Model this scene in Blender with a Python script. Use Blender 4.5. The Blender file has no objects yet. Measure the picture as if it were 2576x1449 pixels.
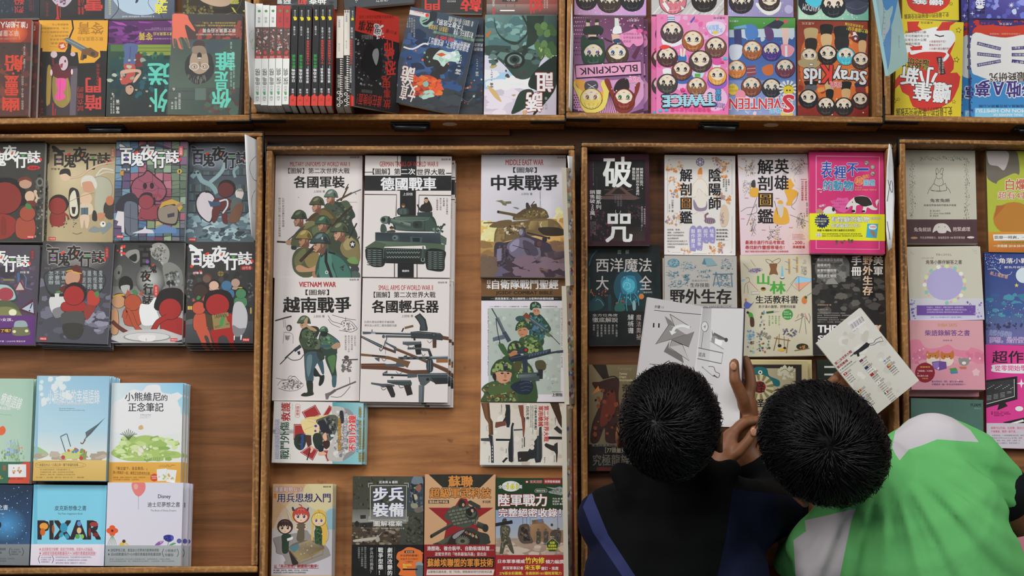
import bpy, bmesh, math, random
import numpy as np
from mathutils import Vector, Matrix, Euler
sc = bpy.context.scene
col = sc.collection
random.seed(7)
# ------------------------------------------------------------------ camera, sky, lamps, exposure
TABLE = 0.75                       # inside bottom of the book trays above the floor
W, H = 2576, 1449
CAM_H = 3.4                        # camera above the covers' level
TILT = math.radians(9.0)
FPX = 1460 * CAM_H / math.cos(TILT)
ZREF = TABLE + 0.03
cam_d = bpy.data.cameras.new('camera')
cam = bpy.data.objects.new('camera', cam_d); col.objects.link(cam)
cam_d.sensor_width = 36; cam_d.lens = FPX / W * 36
cam.location = (0, -CAM_H * math.tan(TILT), ZREF + CAM_H)
cam.rotation_euler = (TILT, 0, 0)
sc.camera = cam
cam_d.clip_end = 60
sc.view_settings.view_transform = 'Standard'; sc.view_settings.look = 'None'
sc.view_settings.gamma = 1; sc.view_settings.exposure = 0.0
wd = bpy.data.worlds.new('hall daylight'); sc.world = wd; wd.use_nodes = True
wd.node_tree.nodes['Background'].inputs[0].default_value = (0.88, 0.95, 1.0, 1)
wd.node_tree.nodes['Background'].inputs[1].default_value = 0.085
def area(name, loc, size, power, color, target=(0, 0, TABLE)):
    d = bpy.data.lights.new(name, 'AREA'); d.shape = 'RECTANGLE'; d.size, d.size_y = size
    d.energy = power; d.color = color
    o = bpy.data.objects.new(name, d); col.objects.link(o); o.location = loc
    o.rotation_euler = (Vector(target) - Vector(loc)).to_track_quat('-Z', 'Y').to_euler()
    return o
area('skylight', (-1.5, 0.9, 5.2), (1.1, .9), 6, (1, 0.97, 0.93))
area('window_light_left', (-4.4, 1.6, 4.6), (2.6, 2.6), 170, (1, 0.97, 0.94), (-.2, 0, TABLE))
area('window_light_right', (4.6, 1.6, 5.0), (2.4, 2.4), 95, (1, 0.98, 0.96), (.2, 0, TABLE))
area('window_light_back', (-0.4, 4.2, 5.5), (4.4, 1.6), 190, (0.95, 0.98, 1.0), (0, 0, TABLE))
CT, ST = math.cos(TILT), math.sin(TILT)
def P(px, py, z):
    """where the camera's ray through photo pixel (px, py) meets the level z"""
    u, v = (px - W / 2) / FPX, -(py - H / 2) / FPX
    d = Vector((u, v * CT + ST, v * ST - CT))
    t = (z - cam.location.z) / d.z
    return cam.location + d * t
def PA(a, z):
    a = np.asarray(a, float).reshape(-1, 2)
    u, v = (a[:, 0] - W / 2) / FPX, -(a[:, 1] - H / 2) / FPX
    dx, dy, dz = u, v * CT + ST, v * ST - CT
    t = (z - cam.location.z) / dz
    return np.stack([cam.location.x + dx * t, cam.location.y + dy * t], 1)
# ------------------------------------------------------------------ materials
def lin(c):return tuple(x/12.92 if x<=.04045 else((x+.055)/1.055)**2.4 for x in c)
GAIN=1.22
_cc={}
def hx(h):
 if h not in _cc:
  s=h if len(h)==6 else ''.join(x*2 for x in h)
  _cc[h]=tuple(min(.86,x*GAIN+.001)for x in lin([int(s[i:i+2],16)/255 for i in(0,2,4)]))+(1,)
 return _cc[h]
def new_mat(name):
 m=bpy.data.materials.new(name);m.use_nodes=True
 return m,m.node_tree.nodes,m.node_tree.links,m.node_tree.nodes['Principled BSDF']
def print_mat(name,rough,spec=.5,coat=0):
 m,n,l,b=new_mat(name)
 a=n.new('ShaderNodeVertexColor');a.layer_name='Col'
 nz=n.new('ShaderNodeTexNoise');nz.inputs['Scale'].default_value=9;nz.inputs['Detail'].default_value=6
 mr=n.new('ShaderNodeMapRange');mr.inputs[3].default_value=rough-.06;mr.inputs[4].default_value=rough+.12
 l.new(nz.outputs[0],mr.inputs[0]);l.new(mr.outputs[0],b.inputs['Roughness'])
 l.new(a.outputs['Color'],b.inputs['Base Color'])
 b.inputs['Specular IOR Level'].default_value=spec
 b.inputs['Coat Weight'].default_value=coat;b.inputs['Coat Roughness'].default_value=.12
 return m
M_PRINT=print_mat('printed glossy card',.34)
M_MATTE=print_mat('printed matte card',.62,.35)
M_FILM=print_mat('printed card under plastic film',.32,.4,.12)
def plain(name,h,rough=.6,noise=0,scale=30,metal=0,spec=.5,bump=0):
 m,n,l,b=new_mat(name)
 b.inputs['Roughness'].default_value=rough;b.inputs['Metallic'].default_value=metal
 b.inputs['Specular IOR Level'].default_value=spec
 c=hx(h);b.inputs['Base Color'].default_value=c
 if noise or bump:
  t=n.new('ShaderNodeTexCoord');z=n.new('ShaderNodeTexNoise');z.inputs['Scale'].default_value=scale;z.inputs['Detail'].default_value=8
  l.new(t.outputs['Object'],z.inputs['Vector'])
  if noise:
   r=n.new('ShaderNodeValToRGB');e=r.color_ramp.elements
   e[0].color=tuple(x*(1-noise)for x in c[:3])+(1,);e[1].color=tuple(min(1,x*(1+noise))for x in c[:3])+(1,)
   e[0].position=.3;e[1].position=.7
   l.new(z.outputs[0],r.inputs[0]);l.new(r.outputs[0],b.inputs['Base Color'])
  if bump:
   u=n.new('ShaderNodeBump');u.inputs['Strength'].default_value=bump;u.inputs['Distance'].default_value=.003
   l.new(z.outputs[0],u.inputs['Height']);l.new(u.outputs[0],b.inputs['Normal'])
 return m
def wood(name,dark,light,sx,sy,rough=.5,spots=True,wear=None):
 m,n,l,b=new_mat(name)
 t=n.new('ShaderNodeTexCoord');mp=n.new('ShaderNodeMapping');mp.inputs['Scale'].default_value=(sx,sy,8)
 l.new(t.outputs['Object'],mp.inputs[0])
 z=n.new('ShaderNodeTexNoise');z.inputs['Scale'].default_value=1.6;z.inputs['Detail'].default_value=10;z.inputs['Roughness'].default_value=.62;z.inputs['Distortion'].default_value=.5
 l.new(mp.outputs[0],z.inputs['Vector'])
 r=n.new('ShaderNodeValToRGB');e=r.color_ramp.elements
 e[0].color,e[1].color=hx(dark),hx(light);e[0].position=.33;e[1].position=.68
 l.new(z.outputs[0],r.inputs[0]);out=r.outputs[0]
 if spots:
  v=n.new('ShaderNodeTexNoise');v.inputs['Scale'].default_value=42;v.inputs['Detail'].default_value=3;l.new(t.outputs['Object'],v.inputs['Vector'])
  q=n.new('ShaderNodeValToRGB');q.color_ramp.elements[0].position=.69;q.color_ramp.elements[1].position=.8;q.color_ramp.elements[1].color=(.6,.6,.6,1)
  l.new(v.outputs[0],q.inputs[0])
  mx=n.new('ShaderNodeMix');mx.data_type='RGBA';l.new(q.outputs[0],mx.inputs[0]);l.new(out,mx.inputs[6]);mx.inputs[7].default_value=hx('3a2514');out=mx.outputs[2]
 if wear:
  v=n.new('ShaderNodeTexNoise');v.inputs['Scale'].default_value=160;v.inputs['Detail'].default_value=8;l.new(t.outputs['Object'],v.inputs['Vector'])
  q=n.new('ShaderNodeValToRGB');q.color_ramp.elements[0].position=.5;q.color_ramp.elements[1].position=.75;q.color_ramp.elements[1].color=(.55,.55,.55,1)
  l.new(v.outputs[0],q.inputs[0])
  mx=n.new('ShaderNodeMix');mx.data_type='RGBA';l.new(q.outputs[0],mx.inputs[0]);l.new(out,mx.inputs[6]);mx.inputs[7].default_value=hx(wear);out=mx.outputs[2]
 l.new(out,b.inputs['Base Color']);b.inputs['Roughness'].default_value=rough;b.inputs['Specular IOR Level'].default_value=.3
 u=n.new('ShaderNodeBump');u.inputs['Strength'].default_value=.25;u.inputs['Distance'].default_value=.002
 l.new(z.outputs[0],u.inputs['Height']);l.new(u.outputs[0],b.inputs['Normal'])
 return m
M_RIMX=wood('worn rim wood along x','4e3118','b07d45',3,60,.5,False,'c79a5f')
M_RIMY=wood('worn rim wood along y','4e3118','b07d45',60,3,.5,False,'c79a5f')
M_BASE=wood('plywood tray bottom','583619','865631',2,26,.48)
M_TABLE=wood('dark table planks','2e1c0f','5a3a21',2,22,.55)
M_METAL=plain('black enamelled steel','2c3033',.35,.25,60,.6)
M_STEEL=plain('dull zinc steel','8c8f92',.35,.2,90,.9)
M_WHITE=plain('white sticker paper','e4e2dc',.5)
def pages_mat():
 m,n,l,b=new_mat('page edges')
 t=n.new('ShaderNodeTexCoord');mp=n.new('ShaderNodeMapping');mp.inputs['Scale'].default_value=(2,2,1800)
 z=n.new('ShaderNodeTexNoise');z.inputs['Scale'].default_value=1;l.new(t.outputs['Object'],mp.inputs[0]);l.new(mp.outputs[0],z.inputs['Vector'])
 r=n.new('ShaderNodeValToRGB');r.color_ramp.elements[0].color=hx('a8a298');r.color_ramp.elements[1].color=hx('e9e4da');r.color_ramp.elements[0].position=.3;r.color_ramp.elements[1].position=.62
 l.new(z.outputs[0],r.inputs[0]);l.new(r.outputs[0],b.inputs['Base Color']);b.inputs['Roughness'].default_value=.8
 return m
M_PAGES=pages_mat()
# ------------------------------------------------------------------ objects
def tag(o,label=None,cat=None,group=None,kind=None):
 for k,v in(('label',label),('category',cat),('group',group),('kind',kind)):
  if v:o[k]=v
 return o
def empty(name,loc=(0,0,0),rz=0):
 o=bpy.data.objects.new(name,None);col.objects.link(o);o.location=loc;o.rotation_euler=(0,0,rz);o.empty_display_size=.02
 return o
def link(name,me,parent=None):
 o=bpy.data.objects.new(name,me);col.objects.link(o);o.parent=parent
 return o
def copy_tree(o,parent=None):
 c=o.copy();col.objects.link(c);c.parent=parent
 for ch in list(o.children):copy_tree(ch,c)
 return c
class MB:
 """verts / faces / face colours / material index -> one mesh"""
 def __init__(s):s.v=[];s.f=[];s.c=[];s.mi=[]
 def add(s,vs,fs,c=(.8,.8,.8,1),mi=0):
  n=len(s.v);s.v+=[tuple(x)for x in vs]
  for f in fs:s.f.append([i+n for i in f]);s.c.append(c);s.mi.append(mi)
 def box(s,x0,y0,z0,x1,y1,z1,c=(.8,.8,.8,1),mi=0,M=None):
  vs=[(x,y,z)for z in(z0,z1)for y in(y0,y1)for x in(x0,x1)]
  if M is not None:vs=[M@Vector(v)for v in vs]
  s.add(vs,[(0,2,3,1),(4,5,7,6),(0,1,5,4),(2,6,7,3),(0,4,6,2),(1,3,7,5)],c,mi)
 def tube(s,pts,rad,n=8,c=(.8,.8,.8,1),mi=0):
  pts=[Vector(p)for p in pts];N=len(pts);rad=rad if hasattr(rad,'__len__')else[rad]*N
  vs=[]
  for i,p in enumerate(pts):
   t=(pts[min(i+1,N-1)]-pts[max(i-1,0)]).normalized()
   a=t.orthogonal().normalized()if abs(t.z)<.9 else t.cross(Vector((0,1,0))).normalized();b=t.cross(a)
   vs+=[p+(a*math.cos(k*2*math.pi/n)+b*math.sin(k*2*math.pi/n))*rad[i]for k in range(n)]
  fs=[(i*n+k,i*n+(k+1)%n,(i+1)*n+(k+1)%n,(i+1)*n+k)for i in range(N-1)for k in range(n)]
  fs+=[tuple(range(n))[::-1],tuple(range((N-1)*n,N*n))]
  s.add(vs,fs,c,mi)
 def mesh(s,name,mats,smooth=False):
  me=bpy.data.meshes.new(name);me.from_pydata(s.v,[],s.f)
  for m in(mats if isinstance(mats,(list,tuple))else[mats]):me.materials.append(m)
  if any(s.mi):me.polygons.foreach_set('material_index',s.mi)
  at=me.color_attributes.new('Col','FLOAT_COLOR','CORNER')
  buf=[]
  for f,c in zip(s.f,s.c):
   if isinstance(c,list):buf+=[x for q in c for x in q]
   else:buf+=list(c)*len(f)
  at.data.foreach_set('color',buf)
  if smooth:me.polygons.foreach_set('use_smooth',[True]*len(me.polygons))
  me.update()
  return me
 def build(s,name,mats,parent=None,smooth=False):return link(name,s.mesh(name,mats,smooth),parent)
def bevel(o,w=.002,seg=2):
 m=o.modifiers.new('soft edges','BEVEL');m.width=w;m.segments=seg;m.limit_method='ANGLE'
 return o
 # ------------------------------------------------------------------ lettering
_tx={}
def glyph(s,bold=0.0,vert=False):
 k=(s,bold,vert)
 if k in _tx:return _tx[k]
 if vert:
  V=[];F=[];y=0;n=0
  for ch in s:
   v,f=glyph(ch,bold)
   if ch==' ' or len(v)==0:y-=.5;continue
   w=v[:,0].max()-v[:,0].min()
   tall=ord(ch)>0x2e80
   q=v.copy()
   if tall and ch not in '、，。':q[:,0]-=.5
   elif tall:q[:,0]-=0;
   else:q[:,0]-=v[:,0].min()+w/2
   q[:,1]+=y;y-=1.05 if tall else .85
   V.append(q);F+=[[i+n for i in t]for t in f];n+=len(q)
  r=(np.concatenate(V)if V else np.zeros((0,2)),F)
 else:
  c=bpy.data.curves.new('t','FONT');c.body=s;c.resolution_u=2;c.offset=bold
  o=bpy.data.objects.new('t',c)
  me=o.to_mesh()
  v=np.zeros(len(me.vertices)*3);me.vertices.foreach_get('co',v)
  r=(v.reshape(-1,3)[:,:2].copy(),[list(p.vertices)for p in me.polygons])
  o.to_mesh_clear();bpy.data.objects.remove(o);bpy.data.curves.remove(c)
 _tx[k]=r
 return r
def nums(t):return np.array([float(x)for x in t.replace(',',' ').split()]).reshape(-1,2)if isinstance(t,str)else np.asarray(t,float).reshape(-1,2)
def catmull(p,closed,k=4):
 n=len(p);out=[]
 for i in range(n if closed else n-1):
  g=(lambda j:p[j%n])if closed else(lambda j:p[min(max(j,0),n-1)])
  a,b,c,d=g(i-1),g(i),g(i+1),g(i+2)
  for t in np.arange(k)/k:
   out.append(.5*(2*b+(c-a)*t+(2*a-5*b+4*c-d)*t*t+(3*b-a-3*c+d)*t**3))
 if not closed:out.append(p[-1])
 return np.array(out)
class Art:
 """printed artwork: flat coloured shapes measured in the coordinates of one view of the photograph"""
 def __init__(s,x0=0,y0=0,k=1.0,rng=1):s.view(x0,y0,k);s.L=[];s.R=random.Random(rng)
 def view(s,x0,y0,k):s.o=np.array([x0,y0],float);s.k=float(k);return s
 def _a(s,v,faces,c,sc=False):s.L.append((np.asarray(v,float)/s.k+s.o,faces,c,sc));return s
 def p(s,c,t):
  v=nums(t);return s._a(v,[list(range(len(v)))],hx(c))
 def s(s,c,t):
  v=catmull(nums(t),True);return s._a(v,[list(range(len(v)))],hx(c))
 def r(s,c,x0,y0,x1,y1):return s._a([(x0,y0),(x1,y0),(x1,y1),(x0,y1)],[[0,1,2,3]],hx(c))
 def g(s,x0,y0,x1,y1,a,b,c=None,d=None):
  """rectangle with corner colours: top-left a, bottom-left b, top-right c, bottom-right d"""
  N=6;c=c or a;d=d or b;A,B,C,D=(np.array(hx(q))for q in(a,b,c,d));V=[];F=[];K=[]
  def cl(u,v):return tuple((A*(1-v)+B*v)*(1-u)+(C*(1-v)+D*v)*u)
  for j in range(N+1):
   for i in range(N+1):V.append((x0+(x1-x0)*i/N,y0+(y1-y0)*j/N))
  for j in range(N):
   for i in range(N):
    F.append([j*(N+1)+i,j*(N+1)+i+1,(j+1)*(N+1)+i+1,(j+1)*(N+1)+i])
    K.append([cl(i/N,j/N),cl((i+1)/N,j/N),cl((i+1)/N,(j+1)/N),cl(i/N,(j+1)/N)])
  return s._a(V,F,K)
 def q(s,cs,t):
  """quad with corner colours"""
  return s._a(nums(t),[[0,1,2,3]],[[hx(c)for c in cs.split()]])
 def glow(s,cx,cy,rx,ry,cin,cout,n=20):
  V=[(cx,cy)]+[(cx+rx*math.cos(i*2*math.pi/n),cy+ry*math.sin(i*2*math.pi/n))for i in range(n)]
  F=[[0,i+1,(i+1)%n+1]for i in range(n)]
  return s._a(V,F,[[hx(cin),hx(cout),hx(cout)]for _ in F])
 def e(s,c,cx,cy,rx,ry=None,rot=0,n=20):
  ry=rx if ry is None else ry;q=math.radians(rot);co,si=math.cos(q),math.sin(q)
  V=[(cx+rx*math.cos(t)*co-ry*math.sin(t)*si,cy+rx*math.cos(t)*si+ry*math.sin(t)*co)for t in(i*2*math.pi/n for i in range(n))]
  return s._a(V,[list(range(n))],hx(c))
 def l(s,c,w,t,smooth=False,closed=False):
  p=nums(t)
  if smooth:p=catmull(p,closed,3)
  if closed:p=np.vstack([p,p[:1]])
  d=np.gradient(p,axis=0)if len(p)>2 else np.repeat(p[1:]-p[:1],2,0)
  ln=np.maximum(np.hypot(d[:,0],d[:,1]),1e-6)[:,None]
  nrm=np.stack([-d[:,1],d[:,0]],1)/ln*w/2
  V=np.vstack([p+nrm,p-nrm]);n=len(p)
  return s._a(V,[[i,i+1,n+i+1,n+i]for i in range(n-1)],hx(c))
 def c(s,c,w,t):return s.l(c,w,t,True)
 def T(s,c,t,x0,y0,x1,y1,b=0.0,r=0,v=False,out=None,ow=.05):
  """text whose outline box is x0 y0 x1 y1 in this view (before the turn r for odd angles)"""
  V,F=glyph(t,0.0,v)
  if len(V)==0:return s
  lo,hi=V.min(0),V.max(0);sz=np.maximum(hi-lo,1e-6)
  q0=(V-lo)/sz-.5;q0[:,1]*=-1
  w,h=x1-x0,y1-y0
  if r in(90,-90,270):w,h=h,w
  em=min(w/sz[0],h/sz[1]);a=math.radians(r);co,si=math.cos(a),math.sin(a)
  def lay(cc,dx,dy):
   q=q0*[w,h]+[dx*em,dy*em]
   s._a(np.stack([q[:,0]*co-q[:,1]*si+(x0+x1)/2,q[:,0]*si+q[:,1]*co+(y0+y1)/2],1),F,hx(cc))
  if out:
   for i in range(8):lay(out,(ow+b*.6)*math.cos(i*math.pi/4),(ow+b*.6)*math.sin(i*math.pi/4))
  if b:
   bb=b*.62
   for dx,dy in((-1,-.6),(1,-.6),(-1,.6),(1,.6)):lay(c,bb*dx,bb*dy)
  else:lay(c,0,0)
  return s
 def sp(s,cs,n,x0,y0,x1,y1,a,b=None,asp=1.0):
  """scattered irregular flecks: grain of a photograph, camouflage, stars"""
  cs=cs.split()
  for ci,c in enumerate(cs):
   V=[];F=[]
   for _ in range(max(1,n//len(cs))):
    cx,cy=s.R.uniform(x0,x1),s.R.uniform(y0,y1);r=s.R.uniform(a,b or a);m=s.R.choice((5,6,7));o=len(V);t0=s.R.uniform(0,6)
    V+=[(cx+asp*r*s.R.uniform(.6,1.2)*math.cos(t0+i*2*math.pi/m),cy+r*s.R.uniform(.6,1.2)*math.sin(t0+i*2*math.pi/m))for i in range(m)]
    F.append(list(range(o,o+m)))
   s._a(V,F,hx(c),True)
  return s
 def inside(s,c_list,n,t,a,b):
  """flecks kept within an outline"""
  p=nums(t);lo,hi=p.min(0),p.max(0)
  def ins(x,y):
   k=False;j=len(p)-1
   for i in range(len(p)):
    if(p[i][1]>y)!=(p[j][1]>y)and x<(p[j][0]-p[i][0])*(y-p[i][1])/(p[j][1]-p[i][1])+p[i][0]:k=not k
    j=i
   return k
  for c in c_list.split():
   V=[];F=[]
   for _ in range(n):
    cx,cy=s.R.uniform(lo[0],hi[0]),s.R.uniform(lo[1],hi[1])
    if not ins(cx,cy):continue
    r=s.R.uniform(a,b);m=6;o=len(V);t0=s.R.uniform(0,6)
    q=[(cx+r*s.R.uniform(.5,1.3)*math.cos(t0+i*1.047),cy+r*s.R.uniform(.5,1.3)*math.sin(t0+i*1.047))for i in range(m)]
    if all(ins(*w)for w in q):V+=q;F.append(list(range(o,o+m)))
   if V:s._a(V,F,hx(c),True)
  return s
DZ=3e-6
def clip_poly(P_,C_,x0,y0,x1,y1):
 pts=[(p[0],p[1],c)for p,c in zip(P_,C_)]
 for ax,lim,sg in((0,x0,1),(0,x1,-1),(1,y0,1),(1,y1,-1)):
  out=[]
  for i in range(len(pts)):
   a,b=pts[i-1],pts[i]
   ia,ib=(a[ax]-lim)*sg>=0,(b[ax]-lim)*sg>=0
   if ia!=ib:
    t=(lim-a[ax])/(b[ax]-a[ax])
    out.append((a[0]+(b[0]-a[0])*t,a[1]+(b[1]-a[1])*t,tuple(np.array(a[2])*(1-t)+np.array(b[2])*t)))
   if ib:out.append(b)
  pts=out
  if not pts:return[]
 return pts
def put_art(mb,art,z,tolocal,box,zl):
 """lay the artwork on the plane zl of a part's own axes; box = printable area"""
 x0,y0,x1,y1=box
 zz=zl
 for v,faces,c,sc in art.L:
  q=tolocal(v);zz+=DZ;dz=6e-7 if sc else 0
  inb=(q[:,0]>=x0)&(q[:,0]<=x1)&(q[:,1]>=y0)&(q[:,1]<=y1)
  multi=isinstance(c,list)
  if inb.all():
   n=len(mb.v)
   if sc:
    for i,f in enumerate(faces):
     zz+=dz
     for j in f:mb.v.append((float(q[j][0]),float(q[j][1]),zz))
   else:mb.v+=[(a,b,zz)for a,b in q.tolist()]
   for i,f in enumerate(faces):mb.f.append([j+n for j in f]);mb.c.append(c[i]if multi else c);mb.mi.append(0)
  else:
   for i,f in enumerate(faces):
    zz+=dz
    fc=c[i]if multi else None
    if all(inb[j]for j in f):pts=[(q[j][0],q[j][1],fc[m]if multi else c)for m,j in enumerate(f)]
    else:pts=clip_poly([q[j]for j in f],fc if multi else[c]*len(f),x0,y0,x1,y1)
    if len(pts)>=3:
     n=len(mb.v);mb.v+=[(float(a),float(b),zz)for a,b,_ in pts];mb.f.append(list(range(n,n+len(pts))))
     mb.c.append([tuple(w[2])for w in pts]if multi else c);mb.mi.append(0)
def fit(corners,z):
 """rectangle on level z from its four photo corners: centre, width, height, turn"""
 q=PA(corners,z);tl,tr,br,bl=q
 c=q.mean(0);ux=(tr-tl)+(br-bl);uy=(tl-bl)+(tr-br)
 w=(np.linalg.norm(tr-tl)+np.linalg.norm(br-bl))/2;h=(np.linalg.norm(tl-bl)+np.linalg.norm(tr-br))/2
 a=(math.atan2(ux[1],ux[0])+math.atan2(-uy[0],uy[1]))/2
 return c,w,h,a
def Q(x0,y0,x1,y1):return(x0,y0,x1,y0,x1,y1,x0,y1)
def localiser(c,a,z):
 ca,sa=math.cos(-a),math.sin(-a)
 def f(v):
  q=PA(v,z)-c
  return np.stack([q[:,0]*ca-q[:,1]*sa,q[:,0]*sa+q[:,1]*ca],1)
 return f
ORD=['','second','third','fourth','fifth','sixth']
def book_parts(root,w,h,th,loc,base,art,spine,spine_col,hard,mat,band,mid,back_art=False):
 ct=.0026 if hard else .0005;ins=.003 if hard else .0006
 bx=(-w/2,-h/2,w/2,h/2);bc=hx(base)
 mb=MB();mb.box(bx[0],bx[1],th-ct,bx[2],bx[3],th,bc)
 if art:put_art(mb,art,0,loc,bx,th)
 mb.build('back_cover' if back_art else 'front_cover',mat,root)
 sd={'L':(-1,0),'R':(1,0),'T':(0,1),'B':(0,-1)}[spine]
 st=.0028 if hard else .0007
 x0,y0,x1,y1=bx[0]+ins,bx[1]+ins,bx[2]-ins,bx[3]-ins
 if sd[0]<0:x0=bx[0]+st
 if sd[0]>0:x1=bx[2]-st
 if sd[1]>0:y1=bx[3]-st
 if sd[1]<0:y0=bx[1]+st
 mb=MB();mb.box(x0,y0,ct,x1,y1,th-ct);mb.build('pages',M_PAGES,root)
 mb=MB();mb.box(bx[0],bx[1],0,bx[2],bx[3],ct,bc);mb.build('front_cover' if back_art else 'back_cover',mat,root)
 mb=MB();scol=hx(spine_col or base)
 if sd[0]<0:mb.box(bx[0],bx[1],ct,bx[0]+st,bx[3],th-ct,scol)
 elif sd[0]>0:mb.box(bx[2]-st,bx[1],ct,bx[2],bx[3],th-ct,scol)
 elif sd[1]>0:mb.box(bx[0],bx[3]-st,ct,bx[2],bx[3],th-ct,scol)
 else:mb.box(bx[0],bx[1],ct,bx[2],bx[1]+st,th-ct,scol)
 sp=mb.build('spine',mat,root)
 if band:
  by0,by1,bcol,bart=band
  ya,yb=loc([(mid,by0)])[0][1],loc([(mid,by1)])[0][1]
  yb=max(yb,bx[1]);ya=min(ya,bx[3]);t=.0003;e=.0004
  mb=MB();k=hx(bcol)
  mb.box(bx[0]-e,yb,th,bx[2]+e,ya,th+t,k);mb.box(bx[0]-e,yb,.0001,bx[0],ya,th,k);mb.box(bx[2],yb,.0001,bx[2]+e,ya,th,k)
  if bart:put_art(mb,bart,0,loc,(bx[0],yb,bx[2],ya),th+t)
  mb.build('belly_band',mat,root)
 return sp
def book(corners,th,base,art,label,under=(),z0=TABLE,spine='L',spine_col=None,hard=False,mat=None,band=None,group=None,cat='book',copy_label=None,extra=None,name='book'):
 """one lying book; `under` = shifts (dx, dy, turn) in metres / degrees of the copies below it, top to bottom"""
 z0+=.0005;n=len(under);zt=z0+th*(n+1)+.0003*n;corners=corners if len(corners)==8 else Q(*corners)
 c,w,h,a=fit(corners,zt)
 root=empty(name,(c[0],c[1],zt-th),a);tag(root,label,cat,group)
 loc=localiser(c,a,zt)
 book_parts(root,w,h,th,loc,base,art,spine,spine_col,hard,mat or M_PRINT,band,(corners[0]+corners[2])/2)
 if extra:extra(root,loc,th,zt)
 for i,(dx,dy,r)in enumerate(under):
  o=copy_tree(root);o.location=(c[0]+dx,c[1]+dy,zt-th*(i+2)-.0003*(i+1));o.rotation_euler.z=a+math.radians(r)
  tag(o,ORD[i+1]+' copy down in the pile of the '+(copy_label or label))
 return root
def frame3(corners,zs):
 q=[P(corners[2*i],corners[2*i+1],zs[i])for i in range(4)]
 o=(q[0]+q[1]+q[2]+q[3])/4
 ux=((q[1]-q[0])+(q[2]-q[3])).normalized();uy=((q[0]-q[3])+(q[1]-q[2]));nn=ux.cross(uy).normalized();uy=nn.cross(ux)
 w=((q[1]-q[0]).length+(q[2]-q[3]).length)/2;h=((q[0]-q[3]).length+(q[1]-q[2]).length)/2
 return o,ux,uy,nn,w,h
def plane_loc(o,ux,uy,nn):
 cl=np.array(cam.location);O=np.array(o);N=np.array(nn);X=np.array(ux);Y=np.array(uy)
 def f(v):
  v=np.asarray(v,float).reshape(-1,2);u,w=(v[:,0]-W/2)/FPX,-(v[:,1]-H/2)/FPX
  d=np.stack([u,w*CT+ST,w*ST-CT],1);t=((O-cl)@N)/(d@N);p=cl+d*t[:,None]-O
  return np.stack([p@X,p@Y],1)
 return f
def tilted_book(corners,zs,th,base,art,label,spine='L',spine_col=None,spine_art=None,mat=None,group=None,cat='book',name='book',back_art=False):
 """a book whose upper cover slopes; zs = level of each photo corner (tl, tr, br, bl)"""
 o,ux,uy,nn,w,h=frame3(corners,zs)
 r=empty(name);tag(r,label,cat,group)
 r.matrix_world=Matrix(((ux.x,uy.x,nn.x,0),(ux.y,uy.y,nn.y,0),(ux.z,uy.z,nn.z,0),(0,0,0,1)))
 r.location=o-nn*th
 sp=book_parts(r,w,h,th,plane_loc(o,ux,uy,nn),base,art,spine,spine_col,False,mat or M_PRINT,None,0,back_art)
 if spine_art:
  sg=-1 if spine=='L' else 1
  so=o+ux*(sg*w/2);mb=MB();u2=nn*sg*-1
  put_art(mb,spine_art,0,plane_loc(so,u2,uy,ux*sg),(-.0003 if sg>0 else-.0003,-h/2,th,h/2)if sg<0 and False else(-th,-h/2,th,h/2),0)
  mb.v=[(sg*(w/2+z+.00002),y,th+(x if sg<0 else-x))for x,y,z in mb.v]
  keep=[i for i,f in enumerate(mb.f)if all(-.0002<=mb.v[j][2]<=th+.0002 for j in f)]
  mb.f=[mb.f[i]for i in keep];mb.c=[mb.c[i]for i in keep];mb.mi=[0]*len(keep)
  mb.build('spine_lettering',mat or M_PRINT,r)
 return r
# ------------------------------------------------------------------ floor, table, trays
M_FLOOR=plain('grey terrazzo floor','6f6c66',.7,.25,60)
mb=MB();mb.box(-6,-5,-.05,6,6,0);tag(mb.build('floor',M_FLOOR),kind='structure')
mb=MB();mb.box(-6,6,-.05,6,6.15,6.2);tag(mb.build('wall_back',plain('cream hall wall','c9c2b4',.8,.06,3)),kind='structure')
RIM=.056
yF=P(100,1446,TABLE-.012).y
tb=empty('display_table',(0,0,0));tag(tb,'dark wooden display table carrying eight shallow book trays','table')
mb=MB();mb.box(-1.9,yF-.09,TABLE-.05,1.9,1.6,TABLE-.012);bevel(mb.build('tabletop',M_TABLE,tb),.004)
for x in(-1.8,1.8):
 for y in(yF+.02,1.5):
  mb=MB();mb.box(x-.04,y-.04,0,x+.04,y+.04,TABLE-.05);bevel(mb.build('leg',M_TABLE,tb),.004)
M_DARK=wood('dark tray bottom with shade in tone','3a2110','6a4022',2,26,.5)  # darker wood tone, partly standing in for the boys' shade on this tray
M_PALE=wood('pale tray bottom','74482a','ac7646',2,20,.48)
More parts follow.
